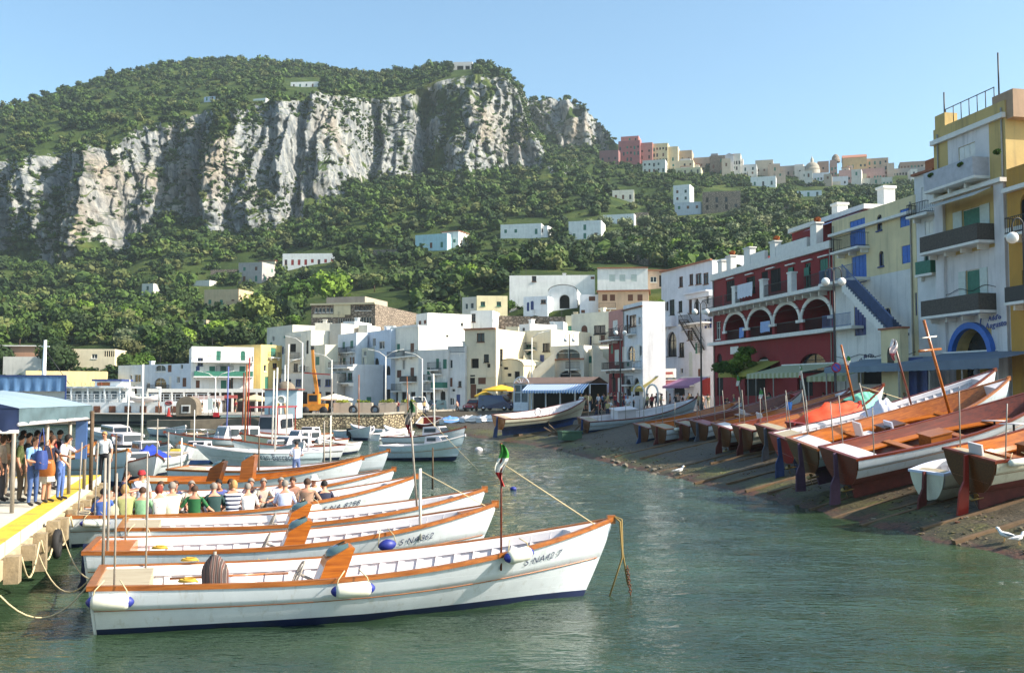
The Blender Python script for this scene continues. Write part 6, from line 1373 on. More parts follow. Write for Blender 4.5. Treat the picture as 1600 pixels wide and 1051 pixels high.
mb=MB();mb.box(-.55,-.1,-.25,.25,.35,1.0);mb.box(-.35,-.15,-.12,.12,-.4,.347);mb.build('outboard_motor',mat('yellow_cowl',srgb(210,186,60),.5),o)
tarp('tarpaulin','royal blue tarpaulin bundle on the cream rowing boat',M,H,.32,.58,.75,srgb(24,52,160),seed=6,w_=.6)
o,M,H=moored('white rounded bow launch with arched cockpit behind the man in a white shirt',90,712,200,706,Hull(bm=1.4,s0=1.,s1=1.5,smin=1.),top=M_HW,bottom=M_BN,gun=M_VAR,inner=M_VAR,ribs=False)
o,M,H=moored('orange and blue rowing boat at the corner post of the pier',112,700,150,695,Hull(bm=.9,s0=.7,s1=.9,smin=.65),top=mat('orange_hull',srgb(206,138,62),.5),bottom=M_BB,wl=.3,ribs=False)
o,M,H=moored('white speedboat with a swept windscreen below the ferry',150,668,225,676,Hull(bm=1.3,s0=.9,s1=1.1,smin=.9,rake=1.4),top=M_HW,bottom=M_BN,gun=M_INW,fore=.55,deckm=M_INW,ribs=False);cabin(o,H,.35,.62,1.7,.6,raked=.8)
o,M,H=moored('grey motor boat with white band closest to open water at the right',607,695,727,685,Hull(bm=1.2,s0=.85,s1=1.35,smin=.8),top=M_HG,bottom=M_BN,gun=M_INW,fore=.65,deckm=M_INW,wl=.1);cabin(o,H,.55,.78,1.3,.45)
o,M,H=moored('white cabin boat with brown rail and a white mast behind the grey motor boat',609,681,728,671,Hull(bm=1.3,s0=.95,s1=1.5,smin=.9),top=M_HW,bottom=M_BN,gun=M_MAH,fore=.6,deckm=M_INW,bandm=M_MAH);cabin(o,H,.5,.75,1.5,.6);polepart(o,(.6*H.L,0,1),4.3,.06,M_POLEW,nm='mast');polepart(o,(.25*H.L,0,1),4.2,.03,M_GUN,nm='mast')
for k,(s,b_,lab)in enumerate((((548,677),(584,669),'small grey rowing boat with black outboard by the stone quay'),((583,678),(640,668),'light rowing boat beside the quay right of the black outboard'),((604,671),(548,665),'pale dinghy tight against the stone quay'),((640,674),(600,668),'narrow white dinghy between the rowing boats'))):
 o,M,H=moored(lab,*s,*b_,Hull(bm=.85,s0=.55,s1=.85,smin=.5,tr=.8,rake=.4),top=M_HG if k%2==0 else M_HW,bottom=M_BG,gun=M_INW,ribs=False,bench=False,fore=1,aft=.05)
 if k==0:mb=MB();mb.box(-.4,-.06,-.2,.2,.4,1.05);mb.box(-.3,-.12,-.08,.08,-.4,.397);mb.build('outboard_motor',M_BLACK,o)
rq=random.Random(21)
for k,(px,py,dx)in enumerate(((205,700,60),(232,689,-58),(300,676,56),(330,702,-50),(352,684,52),(395,674,-50),(415,699,60),(440,680,-55),(470,690,50),(505,676,-52),(535,672,44),(245,668,45),(190,722,55),(545,690,-48))):
 H=Hull(bm=1.05,s0=.7,s1=1.1,smin=.65,rake=.6);q,M,H=moored('small white or pale wooden boat crowded among the moored boats on the left',px,py,px+dx,py-rq.uniform(2,5),H,group='small boats crowded at the left moorings',name='small_boat',top=rq.choice([M_HW,M_HC,M_HG,M_HW]),bottom=rq.choice([M_BN,M_BB,M_BG]),gun=rq.choice([M_MAH,M_INW,M_GUN]),inner=rq.choice([M_INW,M_VAR,M_INW]),ribs=False,step=False,fore=.7)
 if k%3==0:cabin(q,H,.3,.55,1.3,.6)
 if k%3==1:polepart(q,(.6*H.L,0,.6),rq.uniform(3.2,5.2),.04,rq.choice([M_POLEW,M_GUN,M_STEEL]),nm='mast')
for k,(px,py,h_)in enumerate(((262,742,1.8),(283,738,1.5),(404,742,1.6),(506,735,2.2),(516,730,2.4),(676,745,1.2),(245,725,2.2),(303,700,2.4),(180,756,1.9))):
 mb=MB();mb.tube([(0,0,-.5),(0,0,h_)],[.045,.03],7);tag(mb.build('mooring_pole',(M_STEEL,M_POLEW,M_BARK)[k%3],None,loc=G(px,py,.6)),'thin mooring pole standing among the launches','pole','thin mooring poles among the launches')
for k,(s,b_,lab,tm,cc,d0,d1)in enumerate((((654,656),(692,651),'small brown boat turned on the far slip',M_HR,None,116,115),((690,655),(724,650),'boat under a light blue cover on the far slip',M_HG,srgb(92,138,200),112,113),((722,653),(752,648),'boat under a white cover beside the blue covered one',M_HW,srgb(214,208,202),110,111),((748,653),(782,645),'white motor boat with raised windscreen left of the propped launch',M_HW,srgb(226,226,226),107,108))):
 H=Hull(bm=1.,s0=.8,s1=1.1,smin=.75,tr=.8);o,M,H=boat('covered_boat',lab,P(*s,d0),P(*b_,d1),H,top=tm,bottom=tm,gun=M_INW,inner=M_HR if k==0 else M_INW,ribs=False,roll=R(25)if k==0 else 0,pitch=0)
 if cc:tarp('tarpaulin',['','light blue canvas over a boat on the far slip','white canvas over the boat beside the blue canvas','white canvas hood on the motor boat left of the propped launch'][k],M,H,.0,.8,.45,cc,seed=k)
# ========== people
SKINM=mat('skin',srgb(196,140,112),.6,.08,6);HAIRS={'brown':mat('brown_hair',srgb(70,46,30),.8,.3,30),'black':mat('black_hair',srgb(28,22,20),.8,.3,30),'grey':mat('grey_hair',srgb(136,126,116),.8,.2,30),'blond':mat('blond_hair',srgb(176,136,84),.8,.3,30),'red':mat('auburn_hair',srgb(122,44,30),.8,.3,30)}
SHOE=mat('shoes',srgb(40,34,32),.7)
CLM={}
def cl(c):
 c=tuple(c)
 if c not in CLM:CLM[c]=mat('cloth_%d'%len(CLM),srgb(c),.85,.18,9,bmp=.3,bscale=14)
 return CLM[c]
def pose_joints(kind):
 J={}
 sit=kind.startswith('sit')
 pz=.12 if sit else .93
 lean={'sit':.06,'sit2':.14,'sit3':-.02,'reach':.10,'walk':.04,'stand':0,'stand2':.03,'bag':.08,'work':.10}[kind]
 def tz(h):return(lean*h*1.6,0,pz+h)
 J['pel']=(0,0,pz);J['sp']=(lean*.3,0,pz+.17);J['ch']=(lean*.8,0,pz+.37);J['nk']=(lean*1.2,0,pz+.54)
 hx=lean*1.6+.02;J['h1']=(hx,0,pz+.61);J['h2']=(hx+.015,0,pz+.69);J['h3']=(hx,0,pz+.765)
 sh=pz+.47;sx=lean*1.0
 arms={'sit':((.10,.27,-.25),(.30,.20,-.36)),'sit2':((.12,.30,-.22),(.34,.12,-.24)),'sit3':((.02,.34,-.24),(.12,.50,-.36)),'stand':((-.02,.25,-.29),(.06,.26,-.54)),'stand2':((.03,.27,-.27),(.24,.17,-.30)),'walk':((.12,.25,-.26),(.28,.24,-.42)),'reach':((.22,.24,-.16),(.44,.18,-.02)),'bag':((.16,.25,-.20),(.40,.16,-.22)),'work':((.14,.25,-.22),(.36,.15,-.18))}[kind]
 for s_,S1 in((1,'l'),(-1,'r')):
  a,b_=arms
  if kind=='walk' and s_<0:a,b_=(-.12,.25,-.26),(-.10,.25,-.50)
  if kind in('reach','bag')and s_<0:a,b_=(.03,.25,-.28),(.16,.22,-.42)
  J['s'+S1]=(sx,s_*.175,sh);J['e'+S1]=(sx+a[0],s_*a[1],sh+a[2]);J['w'+S1]=(sx+b_[0],s_*b_[1],sh+b_[2])
  e=Vector(J['w'+S1])-Vector(J['e'+S1]);e.normalize();J['p'+S1]=tuple(Vector(J['w'+S1])+e*.07)
  J['hp'+S1]=(0,s_*.09,pz-.03)
  if sit:J['k'+S1]=(.42,s_*.13,pz+.0);J['a'+S1]=(.44,s_*.13,pz-.40);J['t'+S1]=(.60,s_*.14,pz-.45)
  elif kind=='walk':J['k'+S1]=(.16*s_+.03,s_*.10,.50);J['a'+S1]=(.22*s_-.06,s_*.10,.09);J['t'+S1]=(.22*s_+.10,s_*.11,.035)
  else:J['k'+S1]=(.02,s_*.105,.49);J['a'+S1]=(-.01,s_*.12,.08);J['t'+S1]=(.15,s_*.14,.035)
 return J
RAD={'pel':(.155,.12),'sp':(.14,.11),'ch':(.165,.12),'nk':(.055,.055),'h1':(.06,.068),'h2':(.077,.09),'h3':(.056,.062)}
for q in 'lr':RAD.update({'s'+q:(.062,)*2,'e'+q:(.043,)*2,'w'+q:(.028,)*2,'p'+q:(.036,.022),'hp'+q:(.095,)*2,'k'+q:(.06,)*2,'a'+q:(.04,)*2,'t'+q:(.04,.03)})
EDG=[('pel','sp'),('sp','ch'),('ch','nk'),('nk','h1'),('h1','h2'),('h2','h3')]+[e for q in 'lr' for e in(('ch','s'+q),('s'+q,'e'+q),('e'+q,'w'+q),('w'+q,'p'+q),('pel','hp'+q),('hp'+q,'k'+q),('k'+q,'a'+q),('a'+q,'t'+q))]
_body={}
def body_mesh(kind,shorts=False,skirt=False):
 key=(kind,shorts,skirt)
 if key in _body:return _body[key]
 J=pose_joints(kind);names=list(J);me=bpy.data.meshes.new('b');me.from_pydata([J[n_]for n_ in names],[(names.index(a),names.index(b_))for a,b_ in EDG],[])
 ob=bpy.data.objects.new('b',me);COL.objects.link(ob);md=ob.modifiers.new('s','SKIN');me.skin_vertices.new()if not me.skin_vertices else None
 for i,n_ in enumerate(names):me.skin_vertices[0].data[i].radius=RAD[n_]
 me.skin_vertices[0].data[0].use_root=True;md.use_smooth_shade=True;ob.modifiers.new('d','SUBSURF').levels=1
 dg=bpy.context.evaluated_depsgraph_get();m2=bpy.data.meshes.new_from_object(ob.evaluated_get(dg));COL.objects.unlink(ob);bpy.data.objects.remove(ob)
 m2.name='body';m2.materials.clear()
 for m in(SKINM,cl((200,200,200)),cl((60,60,80)),SHOE):m2.materials.append(m)
 lab=[]
 for a,b_ in EDG:
  if a in('pel','sp')and b_ in('sp','ch')or b_[0]=='s' or(a=='ch' and b_=='nk'):k=1
  elif a[0]=='s':k=1
  elif a[:2]=='hp' or a=='pel':k=2
  elif a[0]=='k':k=0 if shorts else 2
  elif a[0]=='a':k=3
  else:k=0
  lab.append((Vector(J[a]),Vector(J[b_]),k,(a,b_)))
 for p in m2.polygons:
  c=p.center;best=(9,0)
  for A,B_,k,nm in lab:
   d=B_-A;t=max(0,min(1,(c-A).dot(d)/d.length_squared));dd=(c-(A+d*t)).length
   kk=k
   if nm[0][0]=='s' and len(nm[0])==2 and nm[0]!='sp' and t>.8:kk=0
   if nm==('ch','nk')and t>.75:kk=0
   if dd<best[0]:best=(dd,kk)
  p.material_index=best[1]
 mb=MB();mb.v=[v.co[:]for v in m2.vertices];mb.f=[list(p.vertices)for p in m2.polygons];mb.m=[p.material_index for p in m2.polygons];mb.sm=[True]*len(mb.f)
 for s_,q in((1,'l'),(-1,'r')):
  pp=Vector(J['p'+q]);e=(pp-Vector(J['w'+q])).normalized();sd_=e.cross(Vector((0,0,1)));sd_=sd_.normalized()if sd_.length>.1 else Vector((0,1,0));up=sd_.cross(e)
  for k,(off,ln)in enumerate(((-.026,.062),(-.009,.074),(.009,.070),(.026,.054))):
   b0=pp+e*.012+sd_*off;mb.tube([b0,b0+e*ln*.5-up*.006,b0+e*ln*.85-up*.022,b0+e*ln-up*.034],[.0095,.009,.008,.006],5)
  b0=pp-e*.02+sd_*(-.03*s_);mb.tube([b0,b0+e*.025-sd_*.02*s_,b0+e*.052-sd_*.024*s_-up*.012],[.0105,.0095,.007],5)
 H2=Vector(J['h2']);hd=H2+Vector((.085,0,0));mb.prism([H2+Vector((.082,-.012,-.03)),H2+Vector((.112,0,-.022)),H2+Vector((.082,.012,-.03)),H2+Vector((.084,0,.02))],(0,0,.003))
 o=mb.build('tmp',[SKINM,cl((200,200,200)),cl((60,60,80)),SHOE],None,fix=False);m3=o.data;COL.objects.unlink(o);bpy.data.objects.remove(o);m3.name='body'
 f=MB()
 for s_ in(-1,1):f.ball(H2+Vector((.078,s_*.031,.012)),.011,6)
 f.beam(H2+Vector((.087,-.022,-.052)),H2+Vector((.087,.022,-.052)),.008,.009,1)
 o=f.build('tmp',[mat('eye',srgb(30,24,22),.3),mat('lips',srgb(160,84,76),.5)],None);fm=o.data;COL.objects.unlink(o);bpy.data.objects.remove(o)
 def hair(longh):
  h=MB();rows=[]
  for i in range(9):
   a=math.pi*.5*i/8*(1.55 if longh else 1.25);row=[]
   for j in range(18):
    q=2*math.pi*j/18;front=max(0,math.cos(q));aa=a*(1-.42*front*(1 if i>3 else .6));rr=.096*(1+.04*math.sin(5*q+i))
    row.append(H2+Vector((-.006+rr*math.sin(aa)*math.cos(q)*1.0,rr*.92*math.sin(aa)*math.sin(q),.012+.106*math.cos(aa)-(.05*i/8 if longh else 0)*(1-front))))
   rows.append(row)
  h.grid(rows,loop=True);o=h.build('tmp',HAIRS['brown'],None);m_=o.data;COL.objects.unlink(o);bpy.data.objects.remove(o);return m_
 def hat(brim):
  h=MB();h.lathe([(.001,.15),(.075,.145),(.105,.09),(.112,.035)]+([(.19,.02),(.19,.012),(.11,.02)]if brim else[(.11,.02)]),18,c=tuple(H2+Vector((-.005,0,0))));
  if not brim:h.prism([H2+Vector((.09,-.07,.04)),H2+Vector((.2,-.04,.02)),H2+Vector((.2,.04,.02)),H2+Vector((.09,.07,.04))],(0,0,.01))
  o=h.build('tmp',M_WHITE,None);m_=o.data;COL.objects.unlink(o);bpy.data.objects.remove(o);return m_
 sk=None
 if skirt:
  h=MB();pz=J['pel'][2];rows=[]
  for i in range(7):
   z=pz+.08-.42*i/6*(1.1);r_=.15+.10*i/6;rows.append([(r_*.85*math.cos(q)*(1+.05*math.sin(6*q)*i/6),r_*math.sin(q)*(1+.05*math.sin(6*q)*i/6),z)for q in np.linspace(0,2*math.pi,25)[:-1]])
  h.grid(rows,loop=True);o=h.build('tmp',M_WHITE,None);sk=o.data;COL.objects.unlink(o);bpy.data.objects.remove(o)
 r_=_body[key]=dict(body=m3,face=fm,hair=hair(False),hairl=hair(True),hat=hat(True),cap=hat(False),skirt=sk,J=J);return r_
def person(label,loc,rz,kind='stand',shirt=(220,220,220),legs=(60,62,80),hair='brown',scale=1.,long=False,hat=None,shorts=False,skirt=None,group=None,face=True,shirtm=None,cat='person'):
 b_=body_mesh(kind,shorts,skirt is not None);o=thing('person',label,cat,loc,rz,group);o.scale=(scale,)*3
 q=bpy.data.objects.new('body',b_['body']);COL.objects.link(q);q.parent=o
 for i,m in((1,shirtm or cl(shirt)),(2,cl(legs))):q.material_slots[i].link='OBJECT';q.material_slots[i].material=m
 def ch(nm,me,m):
  c=bpy.data.objects.new(nm,me);COL.objects.link(c);c.parent=o
  if m:c.material_slots[0].link='OBJECT';c.material_slots[0].material=m
  return c
 if face:ch('face',b_['face'],None)
 if hair:ch('hair',b_['hairl' if long else 'hair'],HAIRS[hair])
 if hat:ch('hat' if hat[0]=='hat' else 'cap',b_[hat[0]],cl(hat[1]))
 if skirt:ch('skirt',b_['skirt'],cl(skirt))
 return o
def patterned(name,c1,c2,kind='floral',sc_=8):
 m,n,l,b=newmat(name)
 if kind=='floral':t=tex(n,l,sc_*2,2,.5,kind='ShaderNodeTexVoronoi');src=t.outputs['Distance']
 else:
  t=n.new('ShaderNodeTexWave');t.bands_direction='Z';t.inputs['Scale'].default_value=sc_;c=n.new('ShaderNodeTexCoord');l.new(c.outputs['Object'],t.inputs['Vector']);src=t.outputs['Fac']
 r=ramp(n,l,src,[(.42,c1),(.5,c2)]);l.new(r.outputs[0],b.inputs['Base Color']);b.inputs['Roughness'].default_value=.9;return m
FLOR=patterned('floral_cloth',srgb(60,52,60),srgb(206,196,190));STRI=patterned('striped_shirt',srgb(40,44,70),srgb(226,226,230),'str',3.4);BRPAT=patterned('brown_print',srgb(96,66,50),srgb(160,128,106))
def t_at(M,H,px,y,z):
 ts=np.linspace(.05,.9,171);xs=[pix(M@Vector((t*H.L,y,z)))[0]for t in ts];return float(np.interp(px,xs,ts))
hd=math.atan2((MD@Vector((1,0,0))-MD.translation).y,(MD@Vector((1,0,0))-MD.translation).x)
near=[(161,(62,92,160),'black','sit','in a blue top, leftmost of the near row'),(178,(190,180,150),'brown','sit2','in a beige top seated behind the mooring poles'),(196,(150,150,96),'blond','sit','in an olive top in the near row'),(221,(128,168,128),'brown','sit','in a pale green shirt seen from behind'),(249,FLOR,'red','sit','with auburn hair and a floral blouse'),(269,(214,208,176),'grey','sit2','bald, in a cream shirt'),(304,(34,96,52),'brown','sit3','in a bright green shirt with an arm on the gunwale'),(335,(30,60,58),'grey','sit','grey haired, in a dark green shirt'),(363,STRI,'blond','sit2','in a navy and white striped shirt'),(388,(226,220,216),'grey','sit','in a white T-shirt with a round emblem'),(445,(206,212,236),'grey','sit','in a broad pale blue shirt near the middle'),(480,BRPAT,'brown','sit3','in a brown patterned shirt'),(508,(34,38,62),'black','sit','with black hair and navy top, foremost in the launch')]
for i,(px,c,hr,kd,lb)in enumerate(near):
 t=t_at(MD,HD,px,-.75,.9);p=MD@Vector((t*HD.L,-.74,.5));sh=c if isinstance(c,tuple)else(200,200,200)
 person('seated tourist '+lb,p+Vector((0,0,.0)),hd+math.pi/2+random.uniform(-.3,.3),kd,sh,(90,84,80),hr,1.1+.05*(i%3),long=hr in('red','blond'),shirtm=None if isinstance(c,tuple)else c)
far=[(248,(220,214,206),'brown'),(270,(150,150,200),'brown'),(296,(220,206,190),'grey'),(343,(100,110,180),'black'),(362,(190,180,170),'brown'),(392,(110,90,100),'grey'),(408,(206,196,180),'grey'),(437,(200,190,200),'grey'),(458,(176,130,110),'brown'),(489,(232,228,220),None)]
fl=['in a pale top left of the far row','in a lilac top behind the bald man','grey haired and round faced, facing the camera','with dark hair facing the camera behind the dark green shirt','with brown hair behind the striped shirt','grey haired in a dim purple top','in a cream top with a camera strap','grey haired in pale pink left of the blue shirt','tanned, in a reddish top right of the blue shirt','in a wide white sun hat']
for(px,c,hr),lb in zip(far,fl):
 t=t_at(MD,HD,px,.72,1.0);p=MD@Vector((t*HD.L,.72,.52));person('seated tourist '+lb,p,hd-math.pi/2+random.uniform(-.4,.4),random.choice(['sit','sit2']),c,(100,96,90),hr,1.12,hat=('hat',(236,230,216))if hr is None else None)
p=MD@Vector((t_at(MD,HD,187,.2,1.5)*HD.L,.2,.15));person('man in a navy shirt helping tourists at the stern of the launch',p,hd-.1,'work',(32,38,76),(150,140,120),'brown',1.0)
p=MD@Vector((t_at(MD,HD,221,.5,1.5)*HD.L,.5,.15));person('man with a red cap and white shirt standing among the tourists',p,hd-math.pi/2,'stand',(214,222,236),(90,100,130),'black',.98,hat=('cap',(160,36,44)))
p=MG@Vector((t_at(MG,HG,463,0,1.)*HG.L,0,.25));person('boatman in a white shirt and blue trousers standing on the farther launch',p,hd+1.4,'stand2',(222,222,236),(96,112,150),'black',1.)
p=G(160,748,1.2);p=P(162,760,35.6);p.z=.85;person('man in a white T-shirt and black trousers standing beyond the pier end',p,-1.6,'stand',(236,234,234),(30,28,34),'blond',1.05)
def at_feet(px,py,z=1.21):return G(px,py,z)
pierP=[((50,790),-.25,'stand2',(120,160,206),(62,86,134),'brown',{},'man in a light blue shirt and jeans standing on the pier with a blue backpack'),((71,785),-.15,'bag',(28,30,52),(214,206,196),'brown',dict(long=True,skirt=(206,196,182),shorts=True),'woman in a navy top and pale skirt carrying a tan shoulder bag'),((93,781),.0,'reach',(214,214,232),(86,112,170),'black',dict(long=True),'woman in a white blouse and jeans reaching out at the pier edge'),((30,784),.3,'stand',(74,84,44),(92,80,66),'black',{},'person in an olive green shirt and brown trousers on the pier'),((42,776),.1,'stand',(44,34,34),(110,94,76),'black',{},'dark haired person in a dark top half hidden in the pier queue'),((8,776),.5,'stand2',(170,148,124),(128,112,96),'black',dict(long=True),'woman in a tan top at the left edge of the pier queue'),((64,772),-.4,'stand',(36,40,44),(60,60,70),'black',{},'person in black behind the woman with the tan bag'),((-12,790),.2,'stand',(190,160,140),(150,130,120),'brown',{},'person at the far left of the pier partly out of view')]
for(px,fy),rz,kd,c1,c2,hr,kw,lb in pierP:
 p=at_feet(px,fy);person(lb,p,rz,kd,c1,c2,hr,1.0,**kw)
for k,(px,fy)in enumerate(((18,768),(30,765),(52,764),(75,766),(-5,770),(88,764),(2,783))):
 c_,cn=[((60,50,48),'dark brown'),((200,190,176),'cream'),((70,76,96),'slate'),((150,60,54),'brick red'),((120,120,90),'khaki'),((40,44,60),'navy'),((196,176,160),'beige')][k]
 person('person in a %s top waiting in the shade of the pier canopy'%cn,at_feet(px,fy),random.uniform(-1.2,1.2),random.choice(['stand','stand2']),c_,(80,76,80),random.choice(['brown','black']),1.,long=k%2==0)
def bag_on(label,name,p,rz,col,dims):
 o=thing(name,label,'bag',p,rz);mb=MB();a,b_,c=dims;rows=[]
 for j in range(7):
  u=j/6;k=.55+.45*math.sin(math.pi*min(1,.15+u*.6));rows.append([(a/2*k*math.copysign(abs(math.cos(q))**.6,math.cos(q)),b_/2*k*math.copysign(abs(math.sin(q))**.6,math.sin(q)),-c*u)for q in np.linspace(0,2*math.pi,17)[:-1]])
 mb.grid(rows[::-1],loop=True);mb.poly(rows[0]);mb.poly(rows[-1]);mb.build('body',mat(name+'_fabric',col,.7,.2,8,bmp=.4),o)
 mb=MB();mb.tube([(-a*.35,0,0),(-a*.2,0,c*.8),(a*.1,0,c*1.2),(a*.35,0,0)],.014,5);mb.build('strap',mat(name+'_fabric',col,.7,.2,8,bmp=.4),o);return o
bag_on('tan leather shoulder bag hanging on the woman in navy on the pier','shoulder_bag',at_feet(74,785)+Vector((.1,-.3,1.12)),0,srgb(168,96,34),(.42,.2,.42))
bag_on('blue backpack worn on the front of the man in light blue on the pier','backpack',at_feet(50,790)+Vector((.25,-.1,1.38)),0,srgb(44,66,128),(.26,.34,.46))
g_=random.Random(4);cols=[((222,222,226),'white'),((120,150,200),'light blue'),((150,40,44),'red'),((40,44,60),'navy'),((200,178,120),'yellow'),((90,100,80),'olive'),((40,36,36),'black'),((190,150,130),'pink')]
def crowd(n_,pxr,dr,zf,where,grp,sit=0.):
 for i in range(n_):
  px=g_.uniform(*pxr);d=g_.uniform(*dr);x=XP(px,d);c,cn=g_.choice(cols);z=zf(x,d)if callable(zf)else zf;s_=g_.random()<sit
  person(('seated ' if s_ else '')+'person in a %s top %s'%(cn,where),(x,d,z+(.42 if s_ else 0)),g_.uniform(0,6.28),g_.choice(['sit','sit2'])if s_ else g_.choice(['stand','stand2','walk','walk']),c,g_.choice([(50,56,80),(90,84,72),(40,38,40),(180,170,150)]),g_.choice(['brown','black','grey','blond']),g_.uniform(.94,1.05),group=grp,face=False,long=g_.random()<.4,shorts=g_.random()<.4)
crowd(44,(905,1115),(99,110),2.3,'strolling on the shore road by the white houses','people strolling on the shore road')
crowd(20,(1125,1300),(76,84),2.3,'at the cafe tables before the red building','people at the cafes',.5)
crowd(18,(1300,1600),(60,64),2.3,'under the blue awnings on the right','people under the blue awnings',.5)
crowd(9,(560,720),(122,126),1.5,'on the far stone quay','people on the far quay')
crowd(7,(450,560),(119,123),1.5,'near the yellow crane on the quay','people near the crane')
crowd(8,(210,410),(126,131),1.5,'on the quay beside the ferry','people beside the ferry')
crowd(5,(930,990),(88,94),lambda x,y:shore_z(x,y),'at the head of the slipway','people at the head of the slipway')
# ========== pier canopy
def canopy():
 C0=P(30,638,23.5);C1=P(144,634,29.6);C0.z=C1.z=3.66;d=(C1-C0).normalized();n_=Vector((-d.y,d.x,0));L=(C1-C0).length
 o=thing('canopy','light blue canvas canopy with hanging skirts over the pier queue','canopy',C0,math.atan2(d.y,d.x))
 top=mat('canvas_top',srgb(140,158,168),.8,.12,1.2,bmp=.2);sk=mat('canvas_skirt',srgb(80,100,106),.7,.2,2.5);nv=mat('shaded_skirt',srgb(26,42,78),.7,.2,2)  # near end skirt and gables: shade put into the colour as darker canvas
 mb=MB();rows=[]
 for i in range(15):x=L*i/14;rows.append([(x,y,z+.02*math.sin(i*2.2)*(1 if 0<j<4 else 0))for j,(y,z)in enumerate(((0,0),(1.1,.26),(2.2,.42),(3.4,.26),(4.6,0)))])
 mb.grid(rows);mb.build('roof',top,o)
 def skirt(a,b_,h,m,nm,n2=40):
  mb=MB();a=Vector(a);b_=Vector(b_);e=(b_-a);nn=Vector((-e.y,e.x,0)).normalized();rows=[]
  for j in range(5):rows.append([a+e*(i/n2)+nn*(.035*math.sin(i*1.3)*j/4+.02*math.sin(i*.37+j))-Vector((0,0,h*j/4))for i in range(n2+1)])
  mb.grid(rows);q=mb.build(nm,m,o);mb=MB();mb.tube([a-Vector((0,0,h)),b_-Vector((0,0,h))],.045,8);mb.build('hem_tube',M_INW,q)
 skirt((0,0,0),(L,0,0),.38,sk,'skirt');skirt((0,4.6,0),(0,0,0),.55,nv,'skirt');skirt((L,0,0),(L,4.6,0),.5,sk,'skirt')
 mb=MB();mb.add([(0,0,0),(0,1.1,.26),(0,2.2,.42),(0,3.4,.26),(0,4.6,0)],[(0,1,2,3,4)]);mb.add([(L,0,0),(L,1.1,.26),(L,2.2,.42),(L,3.4,.26),(L,4.6,0)],[(0,1,2,3,4)]);mb.build('gable',nv,o)
 for x,y in((.15,.15),(L*.42,.15),(L*.74,.15),(L-.1,.15),(.15,4.4),(L-.1,4.4)):
  mb=MB();mb.tube([(x,y,-2.46),(x,y,-.02)],.05,8);mb.build('post',M_STEEL,o)
canopy()
p=P(143,700,29.3);mb=MB();o=thing('signal_post','post with a blue plate and wooden top at the end of the canopy','post',(p.x,p.y,1.2));mb.tube([(0,0,0),(0,0,2.3)],.06,8);mb.build('post',M_BARK,o);mb=MB();mb.box(-.45,-.12,-.06,.0,.9,2.0);mb.build('plate',mat('blue_plate',srgb(96,130,190),.5),o)
for k,(px,yb,yt,h0,lab)in enumerate(((161,880,700,.9,'tall thin pole at the stern of the nearest launches, left of a pair'),(168,860,705,.9,'tall thin pole at the stern of the nearest launches, right of a pair'),(108,0,0,0,''),)):
 if lab:
  p=G(px,yb,.85);mb=MB();mb.tube([(0,0,-.4),(0,0,1.95)],[.032,.026],8);tag(mb.build('mooring_pole',M_STEEL,None,loc=p),lab,'pole')
